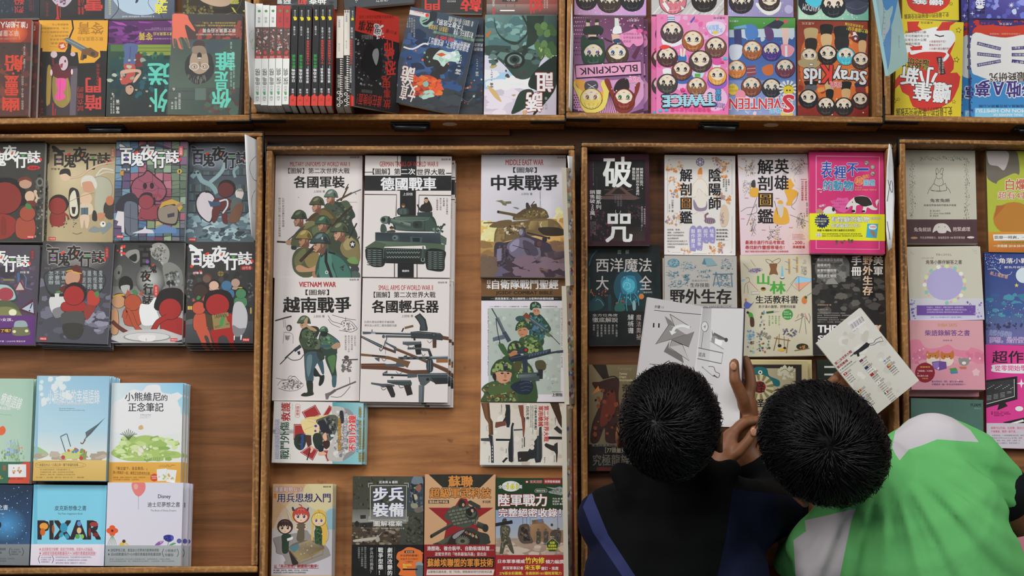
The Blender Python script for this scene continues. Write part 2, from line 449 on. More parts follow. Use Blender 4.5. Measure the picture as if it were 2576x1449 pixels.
def tray(corners,label,handle=None,sticker=None,bracket=(),wl=.011,wb=.008,base=None):
 c,w,h,a=fit(corners,TABLE+RIM)
 t=empty('book_tray',(c[0],c[1],TABLE-.012),a);tag(t,label,'tray','wooden book trays')
 X,Y,zb,zt=w/2,h/2,0,RIM+.012
 mb=MB();mb.box(-X+wl,-Y+wl,zb,X-wl,Y-wb,.012);mb.build('bottom_panel',base or M_BASE,t)
 for nm,bx,mt in(('front_panel',(-X,-Y,X,-Y+wl),M_RIMX),('back_panel',(-X,Y-wb,X,Y),M_RIMX),('side_panel',(-X,-Y+wl,-X+wl,Y-wb),M_RIMY),('side_panel',(X-wl,-Y+wl,X,Y-wb),M_RIMY)):
  mb=MB();mb.box(bx[0],bx[1],zb,bx[2],bx[3],zt);bevel(mb.build(nm,mt,t),.0025,3)
 loc=localiser(c,a,TABLE+RIM)
 if handle:
  hxp=loc([(handle,310)])[0][0]
  k=empty('latch',(0,0,0));k.parent=t
  mb=MB();mb.box(hxp-.034,-Y-.004,.014,hxp+.034,-Y,.056);bevel(mb.build('latch_plate',M_METAL,k),.002)
  mb=MB();mb.tube([(hxp-.03,-Y-.003,.046),(hxp-.026,-Y-.011,.05),(hxp+.026,-Y-.011,.05),(hxp+.03,-Y-.003,.046)],.0055,10);mb.build('latch_grip',M_METAL,k,True)
 if sticker:
  s=loc([(sticker,310)])[0][0]
  mb=MB();pts=[(s+.013*math.cos(i*.3142),-Y-.0006,.04+.012*math.sin(i*.3142))for i in range(20)]
  mb.add(pts+[(x,-Y+.0002,z)for x,_,z in pts],[tuple(range(20))]+[(i,(i+1)%20,20+(i+1)%20,20+i)for i in range(20)]);mb.build('round_sticker',M_WHITE,t)
 for sx,sy in bracket:
  mb=MB();x0,x1=(X-.06,X+.0008)if sx>0 else(-X-.0008,-X+.06)
  yy=-Y-.0012 if sy<0 else Y
  mb.box(x0,yy,zt-.02,x1,yy+.0012,zt+.0006)
  xx=X if sx>0 else-X-.0012;y0,y1=(-Y-.0012,-Y+.045)if sy<0 else(Y-.045,Y+.0012)
  mb.box(xx,y0,zt-.02,xx+.0012,y1,zt+.0006)
  mb.build('corner_bracket',M_METAL,t)
 return t
tray((-140,-215,632,-215,630,309,-140,309),'book tray of dark horror novels, farthest row, leftmost',258,None,((1,-1),))
tray((637,-215,1430,-215,1414,302,635,302),'book tray holding spine-up books and leaning ghost novels, farthest row',1030,1130,((-1,-1),(1,-1)))
tray((1432,-215,2219,-215,2217,304,1420,302),'book tray of cartoon girl and boy band books, farthest row',1812,1945,((-1,-1),(1,-1)))
tray((2226,-215,3000,-215,3000,312,2222,312),'book tray with yellow and blue cartoon guides, farthest row at right',2610,None,((-1,-1),))
tray((-140,335,661,335,648,1445,-160,1441),'book tray of ghost comics and pastel gift books, nearest row, leftmost',None,None,((1,1),))
tray((668,366,1445,366,1456,1478,652,1478),'book tray of white military picture books, nearest row',None,None,((-1,1),(1,1)),base=M_PALE)
tray((1460,362,2256,358,2264,1478,1464,1478),'book tray of illustrated guides in front of the two boys',None,None,((-1,1),(1,1)),base=M_DARK)
tray((2266,358,3060,352,3070,1478,2275,1478),'book tray of pastel rabbit and puppy books, nearest row, rightmost',None,None,((-1,1),))
za=TABLE-.012
mb=MB();a0,a1=P(640,322,za),P(1282,336,za);mb.box(a0.x,a1.y-.004,za,a1.x,a0.y,za+.006)
tag(mb.build('plywood_strip',M_BASE),'thin plywood strip lying between the two rows of trays','wood strip')
# ------------------------------------------------------------------ stamps used on several covers
def _w(t):return max(.6,sum(1.0 if ord(c)>0x2e80 else .55 for c in t))
def lines(A,c,t,x0,y0,x1,y1,b=0.0,r=0,v=False,gap=.45):
 L=t.split('|');n=len(L);mx=max(_w(q)for q in L)
 if v:
  cw=(x1-x0)/(n+(n-1)*gap)
  for i,q in enumerate(L):
   hh=(y1-y0)*_w(q)/mx
   if r==180:xa=x0+i*cw*(1+gap);A.T(c,q,xa,y1-hh,xa+cw,y1,b,180,True)
   else:xb=x1-i*cw*(1+gap);A.T(c,q,xb-cw,y0,xb,y0+hh,b,0,True)
 elif r in(90,-90):
  cw=(x1-x0)/(n+(n-1)*gap)
  for i,q in enumerate(L):
   hh=(y1-y0)*_w(q)/mx
   if r==-90:xa=x0+i*cw*(1+gap);A.T(c,q,xa,y1-hh,xa+cw,y1,b,-90)
   else:xb=x1-i*cw*(1+gap);A.T(c,q,xb-cw,y0,xb,y0+hh,b,90)
 else:
  lh=(y1-y0)/(n+(n-1)*gap)
  for i,q in enumerate(L):
   ww=(x1-x0)*_w(q)/mx
   if r==180:yb=y1-i*lh*(1+gap);A.T(c,q,x1-ww,yb-lh,x1,yb,b,180)
   else:ya=y0+i*lh*(1+gap);A.T(c,q,x0,ya,x0+ww,ya+lh,b)
Art.lines=lines
def chibi(A,cx,cy,r,hair,iris='4a2a18',u=-1,skin='f0cdb6',style=0,dark=None):
 """doll-like head drawn with large eyes; u = -1 upside down"""
 Y=lambda k:cy+u*k*r
 dark=dark or '221a1c'
 A.e(dark,cx,cy,r*1.07,r*1.03);A.e(hair,cx,cy,r*1.02,r*.98)
 A.s(skin,[(cx-.84*r,Y(-.15)),(cx-.76*r,Y(.42)),(cx-.32*r,Y(.84)),(cx+.24*r,Y(.87)),(cx+.72*r,Y(.48)),(cx+.84*r,Y(-.15)),(cx+.5*r,Y(-.4)),(cx-.5*r,Y(-.4))])
 for sx in(-1,1):
  ex=cx+sx*.38*r
  A.e('f8f4f2',ex,Y(.22),r*.2,r*.2);A.e('1a1214',ex,Y(.18),r*.165,r*.2);A.e(iris,ex,Y(.24),r*.12,r*.12);A.e('ffffff',ex-.05*r,Y(.1),r*.05)
  A.l('2a1a18',r*.05,[(ex-.22*r,Y(-.02)),(ex,Y(-.08)),(ex+.22*r,Y(-.02))])
  A.e('eea898',cx+sx*.52*r,Y(.48),r*.13,r*.07)
 A.l('a04a48',r*.05,[(cx-.1*r,Y(.6)),(cx,Y(.64)),(cx+.1*r,Y(.6))])
 hl='%02x%02x%02x'%tuple(min(255,int(hair[i:i+2],16)+40)for i in(0,2,4));dk='%02x%02x%02x'%tuple(int(int(hair[i:i+2],16)*.6)for i in(0,2,4))
 if style==0:
  A.p(hair,[(cx-.88*r,Y(.3)),(cx-.86*r,Y(-.3)),(cx,Y(-.8)),(cx+.86*r,Y(-.3)),(cx+.88*r,Y(.3)),(cx+.66*r,Y(-.1)),(cx+.46*r,Y(.06)),(cx+.4*r,Y(-.2)),(cx+.16*r,Y(.02)),(cx+.06*r,Y(-.24)),(cx-.16*r,Y(.04)),(cx-.3*r,Y(-.2)),(cx-.52*r,Y(.04)),(cx-.66*r,Y(-.14))])
 else:
  A.p(hair,[(cx-.88*r,Y(.4)),(cx-.84*r,Y(-.3)),(cx,Y(-.85)),(cx+.84*r,Y(-.3)),(cx+.88*r,Y(.4)),(cx+.68*r,Y(-.16)),(cx+.1*r,Y(-.52)),(cx-.56*r,Y(-.2))])
 for i in range(7):
  t=-.75+i*.25;A.c(hl if i%2 else dk,r*.03,[(cx+t*r*.9,Y(-.34-.1*(1-t*t))),(cx+t*r*.75,Y(-.62-.12*(1-t*t))),(cx+t*r*.5,Y(-.84-.1*(1-t*t)))])
 A.c(hl,r*.07,[(cx-.5*r,Y(-.62)),(cx-.1*r,Y(-.76)),(cx+.44*r,Y(-.64))])
def star(A,c,cx,cy,r,n=5,k=.42,rot=-90):
 A.p(c,[(cx+(r if i%2==0 else r*k)*math.cos(math.radians(rot+i*180/n)),cy+(r if i%2==0 else r*k)*math.sin(math.radians(rot+i*180/n)))for i in range(2*n)])
def heart(A,c,cx,cy,r,u=1):
 A.s(c,[(cx,cy+u*r),(cx-r,cy+u*.1*r),(cx-.75*r,cy-u*.7*r),(cx-.1*r,cy-u*.45*r),(cx+.1*r,cy-u*.45*r),(cx+.75*r,cy-u*.7*r),(cx+r,cy+u*.1*r)])
def shadowed(A,c,t,x0,y0,x1,y1,edge,b=.01,r=0,v=False,ow=.05):A.T(c,t,x0,y0,x1,y1,b,r,v,edge,ow)
# ------------------------------------------------------------------ farthest row, leftmost tray: horror novels lying upside down to the camera
TL=(0,0,4.025)
G1='horror novels in the leftmost far tray'
A=Art(*TL,rng=1);A.g(-200,-200,405,190,'2c3440','24272c','25323c','1d2024');A.sp('31506a 1b2a36',26,0,0,130,130,6,20,.4);A.T('b8352c','烈',145,65,240,130,.02,180);A.T('b8352c','殺',140,-40,245,50,.02,180);A.T('7a2c28','系列之三',290,-20,330,110,0,180,True);A.l('7a2c28',3,'340 -20 340 120')
book((-46,-160,100.5,-160,100.5,46,-46,46),.016,'22262b',A,'dark teal novel with a red title, farthest row of the horror tray',spine='R',group=G1)
A=Art(*TL,rng=2);A.g(400,-200,1060,200,'3a3230','262322','2e2a28','1d1b1b');A.s('b7a6b4','515 -20 560 40 600 62 660 68 720 10 740 -60 520 -60');A.inside('8d7484 5d4450',30,'530 -50 720 -50 700 30 620 60 560 40',6,14)
A.p('b02a24','572 40 588 40 590 100 596 180 612 198 560 198 576 170');A.p('b02a24','605 60 612 60 614 180 606 180');A.T('c03a30','雪',860,-30,1035,105,.05,180);A.lines('b8352c','傷荷|傷心',790,-20,850,150,.02,180,True);A.T('7d2f2a','笭菁恐怖',465,20,492,165,0,180,True)
book((101.5,-160,265,-160,264.5,49,101.5,49),.016,'2a2625',A,'brown black novel with a pale face and dripping red title',spine='R',group=G1)
A=Art(*TL,rng=3);A.g(1050,-200,1780,190,'6c7c8c','7b8590','5d6674','43485a');A.s('a9bdcd','1150 -100 1240 110 1500 150 1640 60 1640 -150');A.s('dfe6ea','1290 -60 1400 -10 1500 -80');A.c('3c404e',8,'1120 190 1200 90 1180 -40');A.c('3c404e',10,'1650 190 1600 60 1660 -60');A.c('4a5060',5,'1560 120 1500 30 1530 -60')
A.T('d9cf4a','魂',1570,40,1690,140,.05,180);A.T('d9cf4a','夜',1590,-60,1700,40,.05,180);A.lines('c9c26a','最恐怖的校園傳說',1100,-30,1125,150,0,180,True);A.T('e8edf0','a journey without end',1240,155,1560,178,0,180);A.s('3a3f4c','1370 30 1385 -20 1405 -20 1395 20')
book((265.5,-160,440,-160,439.5,46.5,264.5,46.5),.017,'5a6472',A,'grey blue novel with a yellow brush title in the horror tray',spine='R',group=G1,mat=M_FILM)
A=Art(*TL,rng=4);A.g(1840,-200,2500,190,'3a2c1a','2d2416','2a2418','1c1a14');A.s('b39a80','1990 -40 2100 40 2230 68 2330 40 2360 -60');A.c('33241a',14,'2000 -10 2110 60 2240 86 2350 40');A.sp('5c5526 433f20 6e6233',60,1860,60,2150,170,8,22);A.c('55452a',9,'2460 -40 2400 100 2280 150 2200 190');A.T('b3b24a','靈',2330,-30,2420,40,.03,180);A.p('b3b24a','2340 70 2365 80 2400 140 2420 150 2370 120');A.p('b3b24a','2455 110 2490 95 2480 125');A.lines('8a8138','花園深處',1890,0,1910,150,0,180,True)
book((458.5,-160,618,-160,617.5,38,458.5,38),.016,'2a2216',A,'dark brown garden novel with greenish yellow title near the tray edge',spine='R',group=G1)
A=Art(*TL,rng=5);A.g(-300,190,330,430,'6a2018','b53a22','8a2a1a','6a2416');A.glow(160,330,120,110,'e0662c','9c3420');A.g(-300,430,330,1200,'47302a','5a2e24','33241f','4a261e');A.sp('5d2c22 6e3626 2d2220',50,-200,480,290,1160,14,44)
A.l('f2a040',4,'165 195 150 235 178 270 165 300 190 340 200 400');A.T('e8ddd4','「誰上船的人',5,218,278,284,.02,180);A.T('c8b4a8','華文靈異天后',-130,308,190,368,0,180);A.T('a88478','讓你無法入睡',-90,384,170,402,0,180)
A.T('c2391f','幽',28,985,190,1130,.05,180);A.T('c2391f','靈',50,770,185,965,.04,180);A.e('c2391f',135,745,13);A.T('c2391f','船',50,560,232,725,.05,180);A.lines('c9b8ae','「二十二個乘客，八個船上人員」',236,452,258,716,0,180,True);A.lines('b8a69c','當船靠岸・靈魂上岸・船是空的',216,770,240,1110,0,180,True)
book((-50,48.5,80,48.5,71,291.5,-58,291.5),.017,'3c2a25',A,'brownish novel with an orange red brush title, topmost at left frame edge',under=((.009,.001,0),(.0125,-.0005,.4)),spine='L',spine_col='2a1d1a',group=G1,copy_label='brown novel with the orange red title')
A=Art(*TL,rng=6);A.r('1d1b1a',300,150,1120,1220);A.p('d69a2c','360 190 1110 190 1080 516 1012 514 1016 575 955 634 800 642 786 530 360 520')
A.l('1d1714',16,'730 205 742 290 700 390 690 470 710 500');A.p('1d1714','700 400 725 470 716 530 660 528 690 470');A.T('9d6a18','笭菁',790,225,1048,348,.02,180);A.T('94621a','華文靈異天后',782,372,1046,414,0,180);A.lines('6d4a16','後頸突然一——|陣冰冷濕潤，|有個人從天花|板倒吊而下，|伸出的舌頭有三十公|分長，就這樣朝他的|後頸舔過下去……',410,238,694,486,0,180,gap=.75);A.e('c23a22',630,465,38);A.T('f0e0c0','驚',606,446,656,486,.02,160)
A.p('5f6b70','652 388 690 380 720 396 890 488 870 548 664 418');A.l('8f9a9c',6,'668 396 870 500');A.p('6b4a2a','830 500 915 482 1000 532 994 572 960 588 880 556 842 612 812 606');A.p('2f2a22','842 552 880 560 876 590 836 600');A.e('463524',940,545,22)
A.r('3a2f33',470,670,785,1170);A.p('5d545c','720 700 785 690 765 1165 705 1168');A.s('8d7a3a','540 760 620 730 690 790 715 1000 640 1090 560 1050 530 950');A.l('a99044',4,'570 780 566 1040');A.l('a99044',4,'680 800 690 1030');A.s('a4853a','480 690 520 700 510 1010 492 1060 468 1040')
A.e('cbb7bd',546,552,34,34);A.e('bda6ae',738,548,26,22);A.e('221a1c',642,640,62,82);A.e('c4abb2',643,640,46,74);A.p('8d3038','610 650 640 640 630 690 612 680');A.e('3a2228',660,620,9,14);A.s('5d1a22','520 690 590 640 640 730 720 690 735 760 640 800 540 770');A.e('d8c8c8',520,735,12,32);A.e('d8c8c8',728,728,10,30);A.l('6e1f24',20,'535 590 540 660')
A.s('d84f92','566 810 620 790 668 808 664 900 640 930 662 985 600 1020 552 985 582 920');A.l('b13272',4,'610 800 606 1010');A.l('b0221c',12,'536 1040 536 1170');A.l('b0221c',8,'560 1100 556 1170')
A.T('c03a34','暗門',862,790,1020,1115,.05,180,True);A.T('a83028','試衣間的',782,880,846,1125,.01,180,True);A.T('a83028','恐怖笭菁作品',975,650,1010,860,0,180,True);A.lines('8c2a24','笭菁——著',412,1010,440,1150,0,180,True)
book((97.5,51,271.5,51,264.5,292,88.3,291),.017,'1d1b1a',A,'black novel with a yellow band showing a chainsaw',spine='R',group=G1)
A=Art(*TL,rng=7);A.g(1060,190,1780,450,'4a1f56','6b2a70','5d2a62','4a1f50');A.p('a04aa0','1130 215 1240 230 1290 260 1200 250');A.p('8d3d92','1400 215 1560 225 1500 236 1410 232');A.p('a04aa0','1690 205 1756 200 1730 240');A.sp('7a3682 3d1a48',40,1110,260,1400,440,8,30,2.5)
A.g(1060,448,1780,1230,'2f4a3a','26282b','1f3a36','24262a');A.r('7f8f3a',1390,452,1735,560);A.l('4f5f2a',6,'1400 485 1735 485');A.l('4f5f2a',6,'1400 520 1735 520');A.r('4a6a3a',1120,452,1260,520);A.sp('2f6a4a 1d4a42',50,1100,540,1740,700,12,40);A.g(1110,600,1740,900,'1f4440','18343a','214a48','1a2f36');A.sp('173036 20525a',60,1110,700,1700,980,12,34)
A.s('52618a','1255 450 1390 450 1382 560 1360 660 1255 660 1262 560');A.l('3a4468',8,'1322 470 1310 650');A.r('6a2f2a',1370,545,1445,680);A.s('b04a40','1252 655 1360 655 1370 740 1350 810 1300 850 1230 850 1215 770 1240 760 1262 790 1280 740');A.s('c39a84','1222 720 1340 700 1425 712 1420 760 1390 730 1260 748 1235 790');A.s('caa28a','1385 760 1430 745 1370 830 1345 830');A.e('1c1716',1315,905,44,66);A.s('b68f78','1276 880 1320 862 1352 890 1346 930 1312 960 1276 930');A.e('1c1716',1325,885,8,5);A.sp('8d9a86 a9b09a',14,1100,540,1560,1130,10,26,1.4)
A.T('5cc0a8','外',1520,900,1690,1130,.05,180);A.T('5cc0a8','送',1500,640,1710,858,.05,180);A.T('cbb63a','笭菁',1405,328,1545,408,.02,180);A.T('d8c860','華文靈異天后',1552,325,1748,360,0,180);A.lines('b59ab8','博客來華文創作年度暢銷作家|誠品年度十大暢銷作家',1468,280,1740,308,0,180);A.T('b59ab8','外送員的驚魂夜',1556,385,1740,400,0,180);A.T('e0ddd0','笭菁—著',1172,1010,1212,1150,.01,180,True);A.lines('c9c9c0','惡鬼出沒・貳|都市傳說第二部',1118,960,1160,1150,0,180,True);A.T('e8e4d8','4',1132,938,1152,966,0,180)
book((273,52,436,52,430,293.5,267,292.8),.017,'26302e',A,'teal and purple novel with an upside-down figure in red shirt',spine='R',group=G1)
A=Art(*TL,rng=8);A.g(1700,160,2500,420,'25302e','4a2a26','2a2422','3a1c1a');A.sp('7a2f28 5d2622 9c3a30',50,2000,300,2470,415,10,36);A.sp('8c3a2c',20,2390,240,2470,400,10,26)
A.g(1700,415,2500,910,'3b463f','4a5c4c','2f4a40','3a5546');A.p('3b4f58','1920 440 2040 420 2070 560 1960 560');A.p('33454e','2110 430 2350 440 2280 500 2180 560 2110 560');A.e('1c2222',2035,700,150,165);A.s('161a1a','1890 690 1900 620 1960 560 2140 560 2170 680 2150 790 2020 870 1920 810');A.s('a9927a','1938 620 1960 560 2005 500 2075 500 2112 570 2125 650 2110 730 2040 768 1975 745 1940 690');A.e('3c2a24',2030,470,62,46);A.s('8f7a66','1960 500 2010 480 2080 490 2100 560 1975 560')
A.e('d9d2c6',1980,692,50,38);A.e('a9927a',1980,692,42,32);A.e('d9d2c6',2088,692,44,34);A.e('a9927a',2088,692,37,29);A.e('efe9df',1980,694,18,11);A.e('efe9df',2076,692,16,10);A.e('33251c',1982,694,9);A.e('33251c',2074,692,8);A.e('2a1414',2034,582,24,34);A.e('e0d8cc',2034,605,18,7);A.p('8a7460','2022 640 2048 640 2052 700 2030 690');A.sp('68625a',30,1920,780,2110,850,10,30,.25);A.g(1700,905,2500,1230,'46524a','2f4a3c','2b3b36','1f3a32');A.l('20262a',4,'1710 940 2080 940');A.l('20262a',4,'1710 1025 2100 1030');A.r('566a5e',1990,910,2100,1030);A.sp('5f342c 4a2a26 3a5c48',60,2100,920,2420,1160,14,40)
A.s('d9664a','1755 165 1900 165 1930 220 1990 320 1975 330 1905 270 1890 300 1940 490 1925 495 1870 400 1830 410 1870 500 1856 516 1825 498 1800 410 1788 490 1772 496 1758 400 1760 300');A.p('4b5248','1768 408 1795 405 1790 492 1774 495');A.p('59604c','1818 405 1850 402 1872 500 1858 514');A.p('59604c','1880 400 1908 398 1940 492 1920 496')
A.T('5ccab4','你',2165,920,2350,1105,.05,180);A.T('5ccab4','是',2190,740,2320,920,.05,180);A.T('5ccab4','誰',2200,545,2390,730,.05,180);A.T('e3dfd2','華文靈異天后笭菁',2065,305,2402,348,.01,180);A.lines('c9b04a','真實對的情報到靈魂出竅，如影隨形，|親眼能見的恐怖卻是一場「幻覺」……',1985,240,2400,285,0,180);A.T('d8c8b8','2019博客來華文暢銷作家第1名・金石堂年度暢銷作家',2000,358,2402,376,0,180);A.lines('a7cdbf','・恐怖程度・驚悚程度・懸疑|程度・瘋狂程度・無眠',2345,440,2392,920,0,180,True);A.T('ecebe4','6',1762,906,1786,936,0,180);A.lines('d6dcd2','笭菁—著|惡鬼出沒・參|都市傳說第二部完',1745,960,1846,1122,0,180,True)
m,n,l,M_CLEAR_B=new_mat('thin plastic film');M_CLEAR=m;M_CLEAR_B.inputs['Base Color'].default_value=(1,1,1,1);M_CLEAR_B.inputs['Roughness'].default_value=.12;M_CLEAR_B.inputs['Alpha'].default_value=.045
def film(root,loc,th,zt):
 m=M_CLEAR
 q=loc(np.array([[437,37],[622,40],[611,299],[422,293]],float));R=random.Random(3);mb=MB();V=[];N=12
 for j in range(N+1):
  for i in range(N+1):
   p=(q[0]*(1-i/N)+q[1]*i/N)*(1-j/N)+(q[3]*(1-i/N)+q[2]*i/N)*j/N
   V.append((p[0],p[1],th+.0013+R.uniform(0,.0008)+(.002*R.random()if i in(0,N)or j in(0,N)else 0)))
 mb.add(V,[(j*(N+1)+i,(j+1)*(N+1)+i,(j+1)*(N+1)+i+1,j*(N+1)+i+1)for j in range(N)for i in range(N)]);mb.build('shrink_wrap',m,root,True)
book((438.5,39,613,41,605,297,424.5,291),.017,'26342e',A,'green black novel in plastic with a bespectacled screaming face',under=((.0085,.0005,0),),spine='R',group=G1,mat=M_FILM,extra=film,copy_label='novel with the screaming face')
# ------------------------------------------------------------------ second tray: spine-up books
S1=(610,0,4.263)
ZS=TABLE+.13
def spine_book(corners,art,base,label,group,hh=.108,lean=0.0,covercol=None,name='book',cover_art=None):
 """a book standing on its fore-edge, spine up; its spine's photo corners lie on level ZS"""
 z=TABLE+hh;c,w,h,a=fit(corners,z);loc=localiser(c,a,z)
 r=empty(name,(c[0],c[1],TABLE+.0005),a);tag(r,label,'book',group)
 t=.0007;bx=(-w/2,-h/2,w/2,h/2);cc=hx(covercol or base)
 mb=MB();mb.box(bx[0],bx[1],hh-t,bx[2],bx[3],hh,hx(base));put_art(mb,art,z,loc,bx,hh);mb.build('spine',M_PRINT,r)
 mb=MB();mb.box(bx[0]+t,bx[1]+.0006,.0006,bx[2]-t,bx[3]-.0006,hh-t);o=mb.build('pages',M_SIDE,r)
 for nm,xa,xb in(('front_cover',bx[2]-t,bx[2]),('back_cover',bx[0],bx[0]+t)):
  mb=MB();mb.box(xa,bx[1],0,xb,bx[3],hh-t,cc);mb.build(nm,M_PRINT,r)
 return r
def side_pages():
 m=M_PAGES.copy();m.name='page edges of standing books'
 for n in m.node_tree.nodes:
  if n.type=='MAPPING':n.inputs['Scale'].default_value=(1800,2,2)
 return m
M_SIDE=side_pages()
def white_spine(t,red):
 def f(x,w,y0,y1,sk):
  A=Art(*S1,rng=int(x));X=lambda u,y:x+w*u+sk*(y-60)/1060
  q=lambda c,a,ya,b,yb:A.p(c,[(X(a,ya),ya),(X(b,ya),ya),(X(b,yb),yb),(X(a,yb),yb)])
  q('dedbd5',-.1,y0-20,1.1,y1+20)
  if red:q('b0383a',-.1,y0-10,1.1,300)
  q('5a4540',-.1,300 if red else 292,1.1,600);A.inside('8d7a74 3d2c2a 9c5a50 b8aca8',12,[(X(.05,305),305),(X(.95,305),305),(X(.95,590),590),(X(.05,590),590)],5,15);q('a8302e',-.1,598,1.1,628);A.T('e0a8a0','靈異館',X(.2,612),602,X(.8,612),625,0,180)
  A.e('c23a30',X(.5,570),565,16,20);A.e('4c8a50',X(.5,120),120,16,14);A.T('4a4744','張岩',X(.3,215),185,X(.7,215),245,0,180,True)
  A.T('4a4947',t,X(.15,850),735,X(.85,850),910,.01,180,True);A.T('6e6e6a','大眾・張天空',X(.22,1000),920,X(.78,1000),1085,0,180,True);A.p('4c9a58',[(X(.3,1000),990),(X(.6,1000),985),(X(.72,1000),1015),(X(.4,1000),1022)])
  return A
 return f
GW='white spine-up paperbacks in the second far tray'
ws=[(145,218,40,1118,-24,0,'first, beside the upright white leaf'),(219,290,55,1128,-22,0,'second from the white leaf'),(295,364,62,1134,-22,0,'third, the last with a white head'),(369,440,62,1136,-22,1,'first of the two with a red head'),(446,516,62,1120,-22,1,'beside the black spines, red headed')]
for x0,x1,y0,y1,sk,red,lb in ws:
 A=white_spine('探病' if red else '電梯',red)(x0,x1-x0,y0,y1,sk)
 cx=lambda x,y:(x/4.263+610,y/4.263)
 cor=cx(x0,y0)+cx(x1,y0)+cx(x1+sk,y1)+cx(x0+sk,y1)
 spine_book(cor,A,'dedbd5','white spine-up paperback, '+lb,GW)
def black_spine(kind,x,w,y0,y1,sk):
 A=Art(*S1,rng=int(x));X=lambda u,y:x+w*u+sk*(y-60)/1060
 q=lambda c,a,ya,b,yb:A.p(c,[(X(a,ya),ya),(X(b,ya),ya),(X(b,yb),yb),(X(a,yb),yb)])
 tv=lambda c,t,a,ya,b,yb,bd=.02:A.T(c,t,X(a,(ya+yb)/2),ya,X(b,(ya+yb)/2),yb,bd,180,True)
 q('1b1b1c',-.1,y0-20,1.1,y1+20);d=y0-66
 tv('cfcfcd','兒少文庫',.32,115+d,.6,180+d,0);A.p('e3c51e',[(X(.2,200),190+d),(X(.55,200),185+d),(X(.8,220),200+d),(X(.75,230),225+d),(X(.4,230),230+d)])
 A.p('c8382a',[(X(-.1,1040),1050+d),(X(.3,1040),1030+d),(X(.6,1020),1010+d),(X(.72,1040),1040+d),(X(1.1,1040),1045+d),(X(1.1,1150),1160+d),(X(-.1,1150),1160+d)])
 if kind:tv('cfcfcd','米Ｏ編著',.3,305+d,.62,430+d,0);tv('d03a30','令人毛骨悚然的鬼故事',.28,440+d,.74,700+d,.03);tv('f0efec','誰在你後面！',.3,715+d,.72,900+d,.03);n='27'
 else:tv('cfcfcd','米Ｏ編著',.3,290+d,.62,390+d,0);tv('2f9c3c','都市怪談',.25,595+d,.75,740+d,.03);tv('f0efec','日本恐怖',.25,745+d,.78,890+d,.03);n='34'
 tv('e2e2e0','知識',.35,960+d,.68,1010+d,.01);A.T('7a1c16',n,X(.35,1090),1070+d,X(.7,1090),1095+d,0,180)
 return A
GB='black spine-up story books in the second far tray'
bs=[(533,604,64,1140,-34,0,'with green letters, next to the red headed white ones'),(606,674,86,1160,-24,0,'with green letters, second of the black ones'),(677,746,88,1163,-22,1,'with red letters, between two green lettered ones'),(760,829,76,1156,-26,0,'with green letters, between two red lettered ones'),(833,902,76,1158,-24,1,'with red letters, fifth of the black ones'),(906,974,66,1146,-18,1,'with red letters, beside the cream spines')]
for x0,x1,y0,y1,sk,k,lb in bs:
 cor=cx(x0,y0)+cx(x1,y0)+cx(x1+sk,y1)+cx(x0+sk,y1)
 spine_book(cor,black_spine(k,x0,x1-x0,y0,y1,sk),'1b1b1c','black spine-up story book '+lb,GB,covercol='b83228' if k else '1b1b1c')
for i,(x0,x1,y0,y1,sk,yb,lb)in enumerate([(1010,1084,218,1195,-8,670,'shorter cream and black spiral patterned book standing spine up'),(1088,1152,140,1170,-4,625,'taller cream and black patterned book standing spine up')]):
 A=Art(*S1,rng=40+i);A.r('d6d0c4',x0-20,y0-20,x1+20,yb);A.r('141414',x0-30,yb,x1+20,1220);A.T('3c4466','靈異筆記',x0+16,y0+40,x0+38,y0+125,0,180,True);A.T('6a655c','念念子著',x0+18,yb-160,x0+34,yb-70,0,180,True)
 for k in range(16):yy=yb+18+k*24;A.e('d6d0c4',x1-26+sk*.5,yy,9,7);A.l('d6d0c4',5,[(x1-26,yy),(x1+4,yy+4)])
 A.T('b8b2a4','在此不是',x0+4,850,x0+44,990,.02,180,True)
 for k in range(5):A.e('d6d0c4',x0+20+(k%2)*26,1040+k*34,20,17);A.e('141414',x0+20+(k%2)*26,1040+k*34,13,10)
 if i:A.l('141414',4,'1085 158 1155 158');A.l('141414',5,'1105 140 1105 172');A.l('141414',5,'1130 140 1130 172')
 spine_book(cx(x0,y0)+cx(x1,y0)+cx(x1+sk,y1)+cx(x0+sk,y1),A,'d6d0c4',lb,'cream and black spine-up books',hh=.1 if i==0 else .106)
A=Art(*S1,rng=50);A.r('1b1b1d',1150,50,1760,1260);A.p('c8352a','1220 60 1730 200 1700 472 1205 335');A.T('26140f','故事',1245,235,1400,345,.04,192,False);A.T('f4efe8','鬼',1405,270,1500,395,.06,190,False,'f4efe8',.03);A.T('26140f','鬼',1410,275,1490,380,.01,190);A.sp('f4efe8',18,1440,280,1520,430,3,10);A.lines('7a1a14','這世上有很多我們看不見的東西・|或許它們就在你身邊・',1250,170,1640,260,0,196);A.T('5a140f','米Ｏ/著',1535,330,1660,372,0,194);A.lines('8d8d8a','你不知道的事情',1275,378,1400,430,0,190)
A.inside('6a6e70 9aa0a2 2b2e30',60,'1200 410 1320 440 1380 800 1500 900 1560 930 1560 960 1220 930',5,20);A.inside('55595c 33373a',40,'1480 480 1640 520 1560 900 1480 860',5,18);A.s('0e0e10','1350 470 1420 520 1470 560 1500 700 1470 840 1400 870 1330 800 1270 700');A.s('8d8f90','1410 540 1450 530 1462 600 1440 700 1420 690 1392 600')
A.T('c43024','怖',1520,440,1625,640,.05,180);A.T('c43024','恐',1530,660,1640,810,.05,180);A.T('a82a20','鬼',1490,820,1590,960,.03,180);A.T('a82a20','故事',1510,960,1585,1170,.03,180,True);A.T('b8352a','誰在你後面！',1225,1020,1490,1145,.02,187);A.T('777','看見是誰在那裡',1275,970,1390,1005,0,187)
